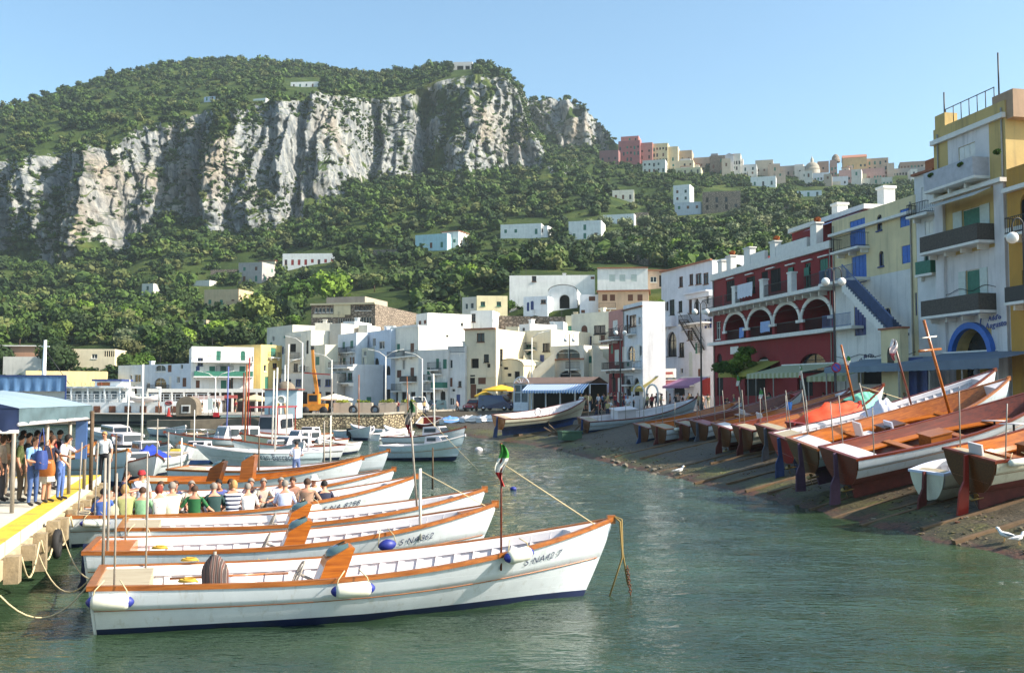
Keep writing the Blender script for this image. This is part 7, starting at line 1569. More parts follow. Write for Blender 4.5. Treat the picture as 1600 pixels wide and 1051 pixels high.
# ========== ferry
def ferry():
 d=131.;o=thing('ferry','long white passenger ferry with square portholes lying along the far quay','ferry',(XP(-60,d),d,0));x=lambda px,dd=d:XP(px,dd)-XP(-60,d)
 z=lambda py,dd=d:Z(200,py,dd);m=hull_paint('ferry_white',srgb(226,230,232),.4,False);L=x(338)
 mb=MB();rows=[];n_=24
 for side in(0,1):
  rows=[]
  for i in range(n_+1):
   t=i/n_;xx=L*t;w_=3.2*(1-max(0,(t-.82)/.18)**2)*(1 if t>.1 else .85+1.5*t);zt=z(628)+.5*max(0,(t-.7)/.3)**2
   y=(3.2-w_)if side==0 else 3.2+w_;yb=3.2-w_*.9 if side==0 else 3.2+w_*.9
   rows.append([(xx-(.0 if t<.9 else .9*(t-.9)*10*1.0),yb,-.4),(xx,(y+yb)/2,zt*.4),(xx,y,zt)])
  mb.grid(rows)
 mb.build('hull',m,o);mb=MB();rows=[]
 mb=MB();mb.box(-.1,L*.86,-.06,6.46,.1,.42);mb.build('boot_stripe',M_BN,o)
 mb=MB();mb.poly([(0,.5,z(628)-.05),(L*.8,0,z(628)-.05),(L*.93,1.6,z(628)-.05),(L,3.2,z(628)-.05),(L*.93,4.8,z(628)-.05),(L*.8,6.4,z(628)-.05),(0,5.9,z(628)-.05)]);mb.build('deck',M_ROOFG,o)
 for px in range(10,300,24):mb=MB();xx=x(px);mb.box(xx-.42,xx+.42,-.05,.3,z(644),z(634));f=mb.build('porthole',M_WOODD,o)
 zt=z(606);mb=MB();mb.box(x(-50),x(188),1.2,5.4,z(628)-.04,zt);c=mb.build('deck_house',m,o);mb=MB()
 mb=MB();mb.box(x(-55),x(196),.1,6.3,zt+.003,zt+.22);mb.build('upper_deck',m,o)
 for px in list(range(100,185,14)):mb=MB();mb.box(x(px),x(px+9),1.15,1.197,z(622),z(611));mb.build('window',M_GLASS2 if px%28 else M_GLASS,c)
 mb=MB();mb.box(x(142),x(183),1.6,5,zt+.223,z(595));c2=mb.build('wheelhouse',m,o);mb=MB();mb.box(x(139),x(186),1.2,5.3,z(595)+.003,z(592));mb.build('roof',M_NAVY,c2);mb=MB();mb.box(x(146),x(166),1.55,1.597,z(602),z(597));mb.build('window',M_GUN,c2)
 for px in(116,132,146,158):mb=MB();mb.lathe([(.28,0),(.28,.12)],10,M=Matrix.Translation((x(px),.05,zt+.5))@Matrix.Rotation(R(90),4,'X'));mb.build('lifebuoy',M_HR,o)
 mb=MB();rows=[]
 for j in range(5):rows.append([(x(-70)+(x(104)-x(-70))*i/60,.02+.16*math.sin(i*1.1)*j/4*.7,z(588)-(z(588)-z(611))*j/4)for i in range(61)])
 mb.grid(rows);cu=mb.build('side_curtain',mat('blue_curtain',srgb(96,134,178),.7,.3,1.4,stretch=(2.4,1,.4)),o)
 mb=MB();mb.box(x(-70),x(105),-.05,.1,z(588)+.003,z(587)+.12);mb.box(x(104),x(105.5),-.08,.1,z(640),z(587));mb.build('awning_frame',M_NAVY,o)
 for px in(112,138,164,188,200):mb=MB();mb.box(x(px)-.09,x(px)+.09,.2,.38,z(628)-.04,zt);mb.build('stanchion',m,o)
 mb=MB()
 for zz in(.35,.7,1.05):mb.beam((x(104),.12,z(628)+zz),(x(330),.12,z(628)+zz),.05,.05)
 for px in range(104,330,9):mb.beam((x(px),.12,z(628)-.04),(x(px),.12,z(628)+1.05),.05,.05)
 mb.build('railing',m,o)
 mb=MB();mb.tube([(x(58),2,z(628)),(x(60),2,z(530))],[.35,.2],8);mb.beam((x(54),2,z(540)),(x(67),2,z(540)),.12,.12);mb.build('mast',m,o)
 for xx in(203,250):mb=MB();mb.box(x(xx)-.12,x(xx)+.12,.3,.54,z(628),z(604));mb.box(x(xx)-.12,x(xx)+.12,-.9,.297,z(606),z(604));mb.build('davit',m,o)
 q=thing('lifeboat','white lifeboat hung between davits on the ferry','boat',(XP(226,d-.4),d-.4,z(622)));mb=MB();rows=[]
 for i in range(11):t=i/10;w_=.75*math.sin(math.pi*t)**.6+.02;rows.append([(-1.9+3.8*t,w_*math.cos(a),-.55*math.sin(a)*(1 if 0<=a<=3.15 else 0)+.3*(2*t-1)**2)for a in np.linspace(0,math.pi,8)])
 mb.grid(rows);mb.build('hull',M_INW,q);mb=MB();rows2=[[(r_[0][0],r_[0][1]*.9,r_[0][2]+.02),(r_[0][0],0,r_[0][2]+.22),(r_[0][0],-r_[0][1]*.9,r_[0][2]+.02)]for r_ in rows];mb.grid(rows2);mb.build('cover',M_FEN,q)
 rope('stay wire from the ferry mast to its deck',[(XP(60,d),d+2,z(545)),(XP(100,d),d+2,z(600))],.04,M_IRON)
ferry()
# ========== street lamps
def globe_lamp(label,px,d,zg,hb=2.3,arm=.45):
 x=XP(px,d);o=thing('street_lamp',label,'street lamp',(x,d,hb),0,'double globe lamps along the shore road');h=zg-hb
 mb=MB();mb.tube([(0,0,0),(0,0,.9),(0,0,.95),(0,0,h*.5),(0,0,h+.6)],[.14,.12,.08,.07,.05],10);mb.lathe([(.2,0),(.2,.25),(.1,.4)],12);mb.build('post',M_IRON,o)
 for s_ in(-1,1):
  mb=MB();mb.tube([(0,0,h+.45)]+[(s_*(arm/2-arm/2*math.cos(a)),0,h+.45+.35*math.sin(a))for a in np.linspace(.3,math.pi,8)]+[(s_*arm,0,h+.22)],.028,6,cap=True);mb.build('bracket',M_IRON,o)
  mb=MB();mb.ball((s_*arm,0,h),.235,14);mb.build('globe',mat('milky_globe',srgb(232,230,224),.25,.03),o)
 return o
for px,d,lb in((1304,55,'double globe street lamp carrying the no parking sign'),(1095,75.4,'double globe street lamp before the tall white house'),(969,101.5,'double globe street lamp before the pink and red house'),(890,113,'double globe street lamp above the cafe kiosk'),(1604,39.4,'double globe street lamp cut by the right edge')):globe_lamp(lb,px,d,10.2 if d<110 else 10.1,2.3)
x=XP(1306,54.7);o=thing('no_parking_sign','round blue and red no parking sign on the lamp post','sign',(x,54.75,Z(1306,574,54.75)))
mb=MB();Mx=Matrix.Rotation(R(90),4,'X');mb.lathe([(.001,0),(.27,0),(.27,.02),(.001,.02)],24,M=Mx);mb.build('plate',mat('sign_red',srgb(168,36,50),.4),o);mb=MB();mb.lathe([(.001,.024),(.205,.024)],24,M=Mx);mb.build('blue_disc',mat('sign_blue',srgb(50,60,160),.4),o);mb=MB();mb.box(-.2,.2,-.03,-.027,-.028,.028,M=Matrix.Rotation(R(45),4,'Y'));mb.build('bar',mat('sign_red',srgb(168,36,50),.4),o)
def pole_lamp(label,px,ytop,d,base=1.5,arms=(1,),m=None):
 x=XP(px,d);h=Z(px,ytop,d)-base;o=thing('street_lamp',label,'street lamp',(x,d,base),0,'tall white lamps on the far quay');mb=MB();mb.tube([(0,0,0),(0,0,h)],[.1,.06],8);mb.build('post',m or M_WHITE,o)
 for a in arms:mb=MB();mb.tube([(0,0,h-.1),(a*.8,0,h+.5),(a*1.7,0,h+.75)],.04,6);mb.beam((a*1.6,0,h+.72),(a*2.2,0,h+.83),.2,.1);mb.build('lamp_head',m or M_WHITE,o)
for px,yt,d,ar,lb in((473,535,124,(-1,),'tall white lamp with one arm left of the crane'),(519,562,122,(-1,),'white lamp beside the white parasol'),(603,556,123,(-1,1),'white lamp spreading two arms over the stone quay'),(660,560,125,(-1,),'slim white lamp before the white van'),(831,527,124,(1,),'tall white lamp rising behind the kiosk'),(338,590,121,(-1,1),'white T-shaped lamp before the white hotel'),(446,570,120,(1,),'white pole lamp behind the grey hut')):pole_lamp(lb,px,yt,d,arms=ar)
# ========== quay things
def crane():
 d=120;x=XP(494,d);o=thing('crane','yellow mobile crane with raised boom on the quay','crane',(x,d,1.5));yo=mat('crane_yellow',srgb(206,132,40),.5,.25,2)
 mb=MB();mb.box(-1.3,1.4,-1,1,.5,1.3);mb.box(-.8,.5,-.8,.8,1.303,2.5);mb.build('cab',yo,o)
 mb=MB();mb.box(-.6,.35,-.82,-.803,1.6,2.35);mb.build('cab_window',M_GLASS,o)
 for sx in(-1.,1.2):
  for sy in(-1.05,1.05):mb=MB();mb.lathe([(.001,-.12),(.45,-.12),(.5,0),(.45,.12),(.001,.12)],14,M=Matrix.Translation((sx,sy,.5))@Matrix.Rotation(R(90),4,'X'));mb.build('wheel',M_BLACK,o)
 mb=MB();mb.beam((.3,0,2.0),(-.25,0,5.4),.4,.4);mb.beam((-.25,0,5.4),(-.42,0,7.8),.3,.3,0);mb.build('boom',yo,o);mb=MB();mb.beam((-.42,0,7.8),(-.43,0,8.3),.36,.36);mb.build('boom_head',M_IRON,o)
 mb=MB();mb.beam((-1.3,-.4,5.0),(1.8,-.4,4.8),.14,.14);mb.build('cross_beam',M_HR,o)
crane()
def hut():
 d=111;o=thing('harbour_hut','small pale blue harbour hut with red roof edge and a round vent','hut',(XP(415,d),d,1.3));W=XP(465,d)-XP(415,d);h=Z(440,609,d)-1.3;m=plaster('hut_blue',srgb(186,204,214),.3)
 mb=MB();mb.box(0,W,0,3,0,h);mb.build('wall',m,o);mb=MB();mb.box(-.2,W+.2,-.2,3.2,h+.003,h+.12);mb.build('roof',mat('red_edge',srgb(140,70,60),.7),o)
 mb=MB();mb.lathe([(1.1*math.cos(a),1.1*math.sin(a)*.8)for a in np.linspace(0,1.5,7)],16,c=(W*.55,1.5,h+.125));mb.build('dome',M_CONCD,o)
 mb=MB();mb.lathe([(.5,0),(.5,.35),(.34,.35),(.34,.1),(.001,.1)],18,M=Matrix.Translation((W*.52,-.003,h-1.1))@Matrix.Rotation(R(90),4,'X'));mb.build('vent',M_WHITE,o)
 for k,(dx,c)in enumerate(((-.35,srgb(200,160,60)),(.0,srgb(206,200,190)),(.4,srgb(150,120,84)))):mb=MB();mb.tube([(W*.52+dx,-.3,h-1.5),(W*.52+dx*1.5,-.35,0),(W*.52+dx*1.6,-.5,-1.5)],.13,7);mb.build('hose',mat('hose_%d'%k,c,.7),o)
hut()
def planter(k,px0,px1,d):
 o=thing('planter',['concrete planter with hedge left of the tyre stack','concrete planter with clipped hedge second from the crane','concrete planter with hedge right of the orange clad person','long concrete planter with hedge before the white van'][k],'planter',(XP(px0,d),d,1.55));W=XP(px1,d)-XP(px0,d)
 mb=MB();mb.box(0,W,0,1.2,0,1.35);mb.box(.12,W-.12,.12,1.08,1.353,1.38);mb.build('trough',plaster('planter_p',srgb(186,168,148),.5),o)
 V,fs=crown(420,.09,50+k,6,.4);mb=MB()
 for q in fs[0]:mb.add([(V[i][0]*W*.5+W/2,V[i][1]*.8+.6,max(0,V[i][2])*1.2+1.42)for i in q],[(0,1,2,3)])
 mb.build('hedge',foliage_mat('hedge_%d'%k,srgb(96,116,30),srgb(168,176,60))if k==0 else HEDGE,o,fix=False)
HEDGE=foliage_mat('hedge',srgb(96,116,30),srgb(168,176,60))
for k,(a,c)in enumerate(((522,549),(556,582),(592,620),(625,652))):planter(k,a,c,120.5)
for k,px in enumerate((553,587)):
 o=thing('tyre_stack','upright black tyre %s'%('between the first two planters' if k==0 else 'between the second and third planters'),'tyre',(XP(px,119.6),119.6,1.55));mb=MB();mb.tube([(.42*math.cos(q),0,.55+.42*math.sin(q))for q in np.linspace(0,2*math.pi,17)],.15,8,cap=False);mb.build('tread',M_BLACK,o)
def car(label,px,d,z,rz,L,W,H_,col,van=False,name='parked_car',cat='car'):
 o=thing(name,label,cat,(XP(px,d),d,z),rz);m=mat(name+'_paint'+str(int(px)),col,.25,.05,2,coat=.6)
 if van:pr=[(-L/2,.3),(-L/2,H_-.12),(-L/2+.15,H_),(L/2-1.25,H_),(L/2-.72,H_*.62),(L/2-.05,H_*.5),(L/2,.3)]
 else:pr=[(-L/2,.3),(-L/2+.02,H_*.58),(-L/2+.35,H_*.64),(-L/2+.85,H_-.02),(-L/2+1.3,H_),(L/2-1.75,H_),(L/2-1.05,H_*.66),(L/2-.1,H_*.5),(L/2,.3)]
 mb=MB();n_=len(pr);secs=[]
 for y,k in((-W/2,.0),(-W/2+.0,0),(W/2,0)):pass
 ins=lambda z_:.0 if z_<H_*.66 else .13
 A=[(x,-W/2+ins(z_),z_)for x,z_ in pr];B_=[(x,W/2-ins(z_),z_)for x,z_ in pr]
 mb.add(A+B_,[tuple(range(n_))[::-1],tuple(range(n_,2*n_))]+[(i,(i+1)%n_,n_+(i+1)%n_,n_+i)for i in range(n_)]);mb.build('body',m,o)
 g_=MB();zt,zb=H_-.1,H_*.64
 if van:g_.add([(L/2-1.22,-W/2+.2,H_-.06),(L/2-1.22,W/2-.2,H_-.06),(L/2-.70,W/2-.14,H_*.65),(L/2-.70,-W/2+.14,H_*.65)],[(0,1,2,3)])
 else:g_.add([(L/2-1.73,-W/2+.2,H_-.03),(L/2-1.73,W/2-.2,H_-.03),(L/2-1.05,W/2-.14,H_*.69),(L/2-1.05,-W/2+.14,H_*.69)],[(0,1,2,3)])
 g_.v=[(v[0]+.012,v[1],v[2]+.014)for v in g_.v];g_.build('windscreen',M_GLASS,o)
 for s_ in(-1,1):
  g_=MB();xa,xb=(-L/2+.5,L/2-1.35)if van else(-L/2+1.0,L/2-1.6)
  g_.add([(xa,s_*(W/2-.06),zb),(xb+.25,s_*(W/2-.06),zb),(xb,s_*(W/2-.118),zt),(xa+.15,s_*(W/2-.118),zt)],[(0,1,2,3)]);g_.build('side_window',M_GLASS,o)
  mb=MB();mb.lathe([(.001,0),(.1,.0),(.11,.03),(.001,.04)],12,M=Matrix.Translation((L/2-.03,s_*(W/2-.25),H_*.4))@Matrix.Rotation(R(90),4,'Y'));mb.build('headlight',M_INW,o)
  for x in(-L/2+.75,L/2-.8):
   mb=MB();mb.lathe([(.001,-.1),(.28,-.1),(.31,-.06),(.31,.06),(.28,.1),(.001,.1)],18,M=Matrix.Translation((x,s_*(W/2-.06),.31))@Matrix.Rotation(R(90),4,'X'));w_=mb.build('wheel',M_BLACK,o);mb=MB();mb.lathe([(.001,0),(.17,0),(.17,.012),(.001,.02)],12,M=Matrix.Translation((x,s_*(W/2+.045),.31))@Matrix.Rotation(-s_*R(90),4,'X'));mb.build('hubcap',M_CHR,w_)
 mb=MB();mb.box(L/2-.05,L/2+.06,-W/2+.05,W/2-.05,.3,.46);mb.build('bumper',M_BLACK,o)
 return o
car('white van parked behind the planters on the far quay',652,126,1.55,-1.15,4.2,1.8,2.1,srgb(226,226,222),True,'parked_van','van');car('small dark three wheeled truck like car beside the white van',680,127,1.6,-2.2,3.0,1.5,1.6,srgb(50,70,80),True,'small_truck','truck')
car('red hatchback parked in front of the cream tower house',741,125,1.85,-1.9,3.8,1.6,1.42,srgb(160,32,36));car('dark blue van parked beside the red hatchback',777,122,1.95,-.45,4.4,1.8,1.9,srgb(28,40,86),True,'parked_van','van')
def parasol(label,px,py,d,z,r,col):
 zt=Z(px,py,d);o=thing('parasol',label,'parasol',(XP(px,d),d,z));mb=MB();mb.lathe([(.02,zt-z+.02),(r*.5,zt-z-.28),(r,zt-z-.62),(r*.985,zt-z-.8)],10,smooth=False);mb.build('canopy',mat('parasol_'+label[:6],col,.8,.1),o);mb=MB();mb.tube([(0,0,0),(0,0,zt-z)],.035,6);mb.build('pole',M_WHITE,o)
parasol('broad yellow parasol behind the blue van',783,601,124,1.9,2.4,srgb(228,176,40));parasol('small yellow parasol above the red hatchback',757,610,126,1.9,1.3,srgb(226,180,56));parasol('cream parasol beside the crane',524,615,123,1.5,2.3,srgb(222,212,190));parasol('beige parasol beside the grey hut',400,616,118,1.5,2.0,srgb(196,176,140))
def sign(label,px0,px1,y0,y1,d,col,txt=None,tc=None,zb=1.5,ring=False):
 xa,xb=XP(px0,d),XP(px1,d);za,zt=Z(px0,y1,d),Z(px0,y0,d);o=thing('shop_sign',label,'sign',(xa,d,zb));mb=MB();mb.box(0,xb-xa,0,.12,za-zb,zt-zb);mb.build('board',mat('board_%d'%int(px0),col,.6,.08),o)
 for xx in(.1,xb-xa-.1):mb=MB();mb.tube([(xx,.2,0),(xx,.2,za-zb+.1)],.04,6);mb.build('post',M_STEEL,o)
 if ring:mb=MB();c=Vector(((xb-xa)/2,-.02,(za+zt)/2-zb));mb.tube([c+Vector(((xb-xa)*.38*math.cos(q),0,(zt-za)*.3*math.sin(q)))for q in np.linspace(0,2*math.pi,21)],.06,6,cap=False);mb.beam(c-Vector(((xb-xa)*.25,0,0)),c+Vector(((xb-xa)*.25,0,0)),.04,.16);mb.build('emblem',M_HR,o)
sign('white sign with a red oval emblem by the ferry bow',259,272,625,634,119,srgb(222,216,214),ring=True);sign('pale red shop sign left of the T-shaped lamp',302,326,618,624,134,srgb(206,170,160));sign('long pale pink shop sign on the quay shops',328,352,618,625,134,srgb(214,186,176));sign('short red shop sign near the red canopy',352,372,617,622,134,srgb(190,90,84));sign('small bright red board standing on the quay',335,344,644,651,113.4,srgb(190,30,40));sign('white notice board beside the red board',326,334,622,640,116,srgb(206,214,210))
o=thing('traffic_cone','red cone standing on the low quay before the ferry','cone',(XP(266,115),115,1.4));mb=MB();mb.lathe([(.4,0),(.4,.06),(.24,.08),(.06,1.0),(.001,1.02)],14);mb.build('body',M_HR,o)
o=thing('quay_shed','dark rounded shed with a framed opening on the low quay','shed',(XP(277,117),117,1.4));mb=MB();A=arc_pts(1.2,1.2,1.2,1.1,10);mb.prism([(0,0,0)]+[(x,0,z)for x,z in A]+[(2.4,0,0)],(0,2,0));mb.build('shell',M_CONCD,o);mb=MB();mb.box(.65,1.7,-.05,-.003,.35,1.3);mb.build('frame',M_WHITE,o);mb=MB();mb.box(.8,1.55,-.08,-.053,.5,1.15);mb.build('opening',M_DARKH,o)
o=thing('quay_arcade','long white shop arcade with dark openings behind the ferry quay','arcade',(XP(232,137),137,1.5));Wd=XP(440,137)-XP(232,137)
mb=MB();mb.box(0,Wd,0,4,2.7,3.2);mb.box(0,Wd,3.5,4,0,2.697);mb.build('roof',M_WHITE,o)
for k in range(12):mb=MB();xx=Wd*k/11.;mb.box(xx-.12,xx+.12,0,.25,0,2.697);mb.build('pillar',M_WHITE,o)
mb=MB();mb.box(.2,Wd-.2,3.3,3.497,0,2.6);mb.build('shop_front',mat('shop_front',srgb(90,70,66),.6,.5,1.5),o)
# ========== kiosk, awnings and cafes on the right
def kiosk():
 d0,d1=110.,101.;A=Vector((XP(803,108),108,2.15));Bq=Vector((XP(922,103),103,2.15));W=(Bq-A).length;rz=math.atan2(Bq.y-A.y,Bq.x-A.x)
 o=thing('cafe_kiosk','cafe kiosk with a latticed glass gable and blue striped awning','kiosk',A,rz);h=Z(803,600,108)-2.15
 wp=mat('kiosk_white',srgb(214,216,222),.5);mb=MB()
 for x in(0,.9,1.8):mb.box(x-.06,x+.06,0,.12,0,h);
 for z in(.9,2.0,h-.06):mb.box(0,1.8,.02,.1,z-.05,z+.05)
 for k in range(6):a=math.pi*k/5;mb.beam((.9,.06,h),(.9-.95*math.cos(a),.06,h+.8*math.sin(a)),.05,.05)
 mb.tube([(.9-.95*math.cos(a),.06,h+.8*math.sin(a))for a in np.linspace(0,math.pi,13)],.06,6);mb.build('lattice_gable',wp,o)
 mb=MB();mb.box(-.02,1.82,-.04,.0,.0,.88);mb.build('panel',wp,o)
 mb=MB();mb.box(.08,1.72,.13,.16,.95,h-.1);mb.build('pane',M_GLASS2,o)
 mb=MB();mb.add([(0,-.2,h+.05),(W,-.2,h+.05),(W,2,h+.75),(0,2,h+.75),(0,4.2,h+.05),(W,4.2,h+.05)],[(0,1,2,3),(3,2,5,4)]);mb.build('roof',mat('brown_roof',srgb(110,90,80),.85,.25,2),o)
 mb=MB();mb.box(.1,W-.1,3.9,4,0,h);mb.build('back_wall',M_DARKH,o)
 for x in np.linspace(2.2,W-.1,5):mb=MB();mb.box(x-.06,x+.06,0,.12,0,h);mb.build('post',wp,o)
 m,n,l,b=newmat('blue_stripe_awning');t=n.new('ShaderNodeTexWave');t.bands_direction='X';t.inputs['Scale'].default_value=1.;c=n.new('ShaderNodeTexCoord');l.new(c.outputs['Object'],t.inputs['Vector']);r=ramp(n,l,t.outputs['Fac'],[(.48,srgb(84,132,190)),(.52,srgb(226,228,232))]);l.new(r.outputs[0],b.inputs['Base Color']);b.inputs['Roughness'].default_value=.8
 mb=MB();rows=[[(1.9+(W-1.9)*i/40,y,z+(.08*math.cos(i*math.pi)if j==3 else 0))for i in range(41)]for j,(y,z)in enumerate(((-.18,h+.0),(-1.4,h-.65),(-1.42,h-.66),(-1.45,h-.95)))]
 mb.grid(rows,smooth=False);mb.build('awning',m,o)
kiosk()
def awning(label,px0,px1,yb,yf,db0,db1,out,col,posts=2,val=.35,stripes=None,zb=2.3):
 a=P(px0,yb,db0);b_=P(px1,yb,db1);b_.z=a.z;zf=Z(px0,yf,db0-out*.5);zf=min(zf,a.z-.3);e=(b_-a).normalized();nn=Vector((e.y,-e.x,0));L=(b_-a).length
 o=thing('awning',label,'awning',(a.x,a.y,zb),math.atan2(e.y,e.x));m=mat('awning_'+str(int(px0)),col,.85,.12,1.5)
 if stripes:
  m,n,l,b=newmat('striped_awning');t=n.new('ShaderNodeTexWave');t.bands_direction='X';t.inputs['Scale'].default_value=.55;c=n.new('ShaderNodeTexCoord');l.new(c.outputs['Object'],t.inputs['Vector']);r=ramp(n,l,t.outputs['Fac'],[(.45,col),(.55,stripes)]);l.new(r.outputs[0],b.inputs['Base Color']);b.inputs['Roughness'].default_value=.85
 h=a.z-zb;hf=zf-zb;n_=30;mb=MB()
 rows=[[(L*i/n_,y,z-(.05*abs(math.sin(i*1.3))if j==4 else 0)-.04*math.sin(math.pi*j/3)*(j<3))for i in range(n_+1)]for j,(y,z)in enumerate(((0,h),(-out*.33,h+(hf-h)*.33),(-out*.67,h+(hf-h)*.67),(-out,hf),(-out-.01,hf-val)))]
 mb.grid(rows,smooth=False);mb.build('canvas',m,o)
 mb=MB();mb.beam((0,0,h+.02),(L,0,h+.02),.12,.12);mb.build('cassette',M_WHITE,o)
 for i in range(posts):x=.15+(L-.3)*i/max(1,posts-1);mb=MB();mb.tube([(x,-out+.05,0),(x,-out+.05,hf)],.05,6);mb.build('post',M_STEEL,o)
 return o
awning('olive yellow awning under the creeper of the red building',1162,1224,565,583,93,86,2.6,srgb(150,144,60),2);awning('long striped olive awning before the big arch of the red building',1222,1312,571,584,82,75,3.4,srgb(150,152,112),3,stripes=srgb(180,180,150));awning('second striped olive awning continuing towards the blue shutters',1312,1376,573,588,74,70,3.0,srgb(140,140,100),2,stripes=srgb(170,168,136))
awning('wide blue grey awning before the cream shuttered house',1352,1474,561,574,70,63.5,3.6,srgb(116,130,142),3);awning('long blue grey awning across the foot of the yellow tower house',1474,1640,552,566,62.5,55,3.6,srgb(108,120,134),4,val=.5)
awning('mauve awning at the foot of the tall white house',1064,1108,590,603,107,101,2.2,srgb(150,104,136),0,val=.2);awning('dark red shop awning left of the mauve one',1034,1064,594,600,113,108,1.6,srgb(120,50,60),0);awning('yellow sun blind leaning at the bright gable wall',1008,1030,588,606,109,107,2.0,srgb(176,156,84),0);awning('pale green blind in front of the cream stairs',905,935,590,598,126,124,1.5,srgb(160,178,180),0)
o=thing('round_canopy','white and blue round pop-up canopy beside the pink house','canopy',(XP(934,121),121,2.1));mb=MB();mb.lathe([(2.1*math.cos(a),1.6+1.9*math.sin(a))for a in np.linspace(0,1.5,7)],10,smooth=False);mb.build('dome',M_INB,o);mb=MB();mb.lathe([(2.12,1.2),(2.12,1.597)],10,smooth=False);mb.build('valance',M_BLUEP,o)
for a in(0,1.57,3.14,4.71):mb=MB();mb.tube([(2*math.cos(a),2*math.sin(a),0),(2*math.cos(a),2*math.sin(a),1.2)],.05,6);mb.build('post',M_WHITE,o)
o=thing('entrance_arch','pair of pale arched gateways at the foot of the white gabled house','gateway',(XP(988,105),105,2.3),-.9)
for k in(0,1):mb=MB();A=arc_pts(.9+k*1.9,1.7,.8,.95,10);mb.tube([(A[0][0],0,0)]+[(x,0,z)for x,z in A]+[(A[-1][0],0,0)],.1,6);mb.build('arch',M_WHITE,o)
b_=[q for q in bpy.data.objects if q.get('label','').startswith('tall white house with tower bay')][0]
p=P(1047,583,111.5);o=thing('shop_sign','white shop sign board on the foot of the tall white house','sign',p,-.99);mb=MB();mb.box(-1.3,1.3,-.5,-.3,-.5,.5);mb.build('board',M_WHITE,o);mb=MB();mb.box(-1.0,1.0,-.53,-.503,-.12,.14);mb.build('lettering_band',M_HR,o)
p=P(982,569,109.5);o=thing('street_sign','small square white street sign at the balcony of the white gabled house','sign',p,-.5);mb=MB();mb.box(-.45,.45,-.1,0,-.45,.45);mb.build('plate',M_WHITE,o);mb=MB();mb.box(-.15,.15,-.12,-.103,-.2,.2);mb.build('symbol',M_GREENP,o)
def cafe_set(label,x,y,z,rz):
 o=thing('cafe_table',label,'table',(x,y,z),rz,'cafe tables under the awnings');mb=MB();mb.lathe([(.001,.73),(.42,.73),(.42,.76),(.001,.76)],14);mb.build('tabletop',M_INW,o);mb=MB();mb.tube([(0,0,0),(0,0,.727)],.035,6);mb.lathe([(.25,0),(.25,.03),(.04,.06)],10);mb.build('leg',M_IRON,o)
g2=random.Random(9)
for k in range(16):
 px=1130+k*30;dd=96-(px-1113)*.118;cafe_set('round white cafe table under the awnings on the right',XP(px,dd-9),dd-9,2.3,0)
def gull(label,p,rz,sc_=1.,wings=False):
 o=thing('seagull',label,'seagull',p,rz);o.scale=(sc_,)*3;wm=mat('gull_white',srgb(232,230,226),.8);gm=mat('gull_grey',srgb(150,154,160),.8)
 mb=MB();mb.tube([(-.3,0,.2),(-.2,0,.21),(-.05,0,.21),(.08,0,.24),(.14,0,.31),(.17,0,.37),(.21,0,.385),(.24,0,.38)],[.01,.045,.085,.07,.042,.045,.04,.012],10);mb.build('body',wm,o)
 for s_ in(-1,1):mb=MB();mb.add([(.06,s_*.075,.27),(-.1,s_*.1,.26),(-.42,s_*.03,.2),(-.12,s_*.085,.19)]if not wings else[(.05,s_*.06,.27),(.12,s_*.3,.5),(-.2,s_*.42,.62),(-.12,s_*.05,.24)],[(0,1,2,3)]);mb.build('wing',gm,o);mb=MB();mb.tube([(.0,s_*.03,.14),(.02,s_*.03,0),(.06,s_*.03,.0)],.007,5);mb.build('leg',mat('gull_leg',srgb(200,150,80),.7),o)
 mb=MB();mb.tube([(.235,0,.38),(.3,0,.365)],[.012,.004],5);mb.build('beak',mat('gull_beak',srgb(220,170,50),.6),o)
p=G(1062,727,.55);gull('white seagull standing on the weedy slipway left of centre',(p.x,p.y,shore_z(p.x,p.y)),.4,1.1)
p=G(1570,846,.2);gull('brown and white young gull at the water edge, lower right corner',(p.x,p.y,shore_z(p.x,p.y)),2.4,.9);p=G(1592,850,.2);gull('white gull with lowered head beside the brown gull',(p.x,p.y,shore_z(p.x,p.y)),0.3,.8)
p=G(748,703,0);o=thing('float','small white float drifting on open water','float',p);mb=MB();mb.ball((0,0,.02),.3,10,0,.7);mb.build('ball',M_INW,o)
p=G(802,764,0);o=thing('float','small blue float drifting on open water','float',p);mb=MB();mb.ball((0,0,.02),.14,10,0,.7);mb.build('ball',M_FBL,o)
gs=random.Random(12)
for k,(px,py)in enumerate(((1000,722),(1055,742),(1110,738),(1165,765),(1240,772),(1300,800),(1390,806),(1440,826),(1030,735),(1085,750),(1135,756),(1200,770),(1265,790),(1345,812),(1490,842),(960,716))):
 a=G(px,py,.15);b_=a+Vector((4.2+gs.random()*1.5,1.1,0));za,zb=shore_z(a.x,a.y)+.03,shore_z(b_.x,b_.y)+.04;o=thing('skid_rail','weathered timber skid rail lying up the slipway','timber',(a.x,a.y,za),0,'timber skid rails on the slipway');mb=MB();mb.beam((0,0,0),(b_.x-a.x,b_.y-a.y,zb-za),.16,.1);mb.build('plank',mat('wet_timber',srgb(104,80,54),.8,.35,3),o)
for k in range(60):
 px=gs.uniform(870,1100);a=G(px,690+(px-870)*.22+gs.uniform(-4,26),.3);r_=gs.uniform(.08,.28);z=shore_z(a.x,a.y)
 if z<-.1:continue
 v,f=ico(1);o=thing('stone','loose grey stone lying on the slipway','stone',(a.x,a.y,z+r_*.2),gs.random()*6,'loose stones on the slipway');mb=MB();mb.add([tuple(np.array(q)*r_*np.array((1.2,.9,.6))*gs.uniform(.85,1.15))for q in v],[tuple(q)for q in f]);mb.build('surface',mat('dull_stone',srgb(112,104,90),.9,.3,3),o)
o=thing('fishing_net_frame','heap of timber scraps and a small green boat rest at the head of the slip','heap',(XP(880,80),80,shore_z(XP(880,80),80)));
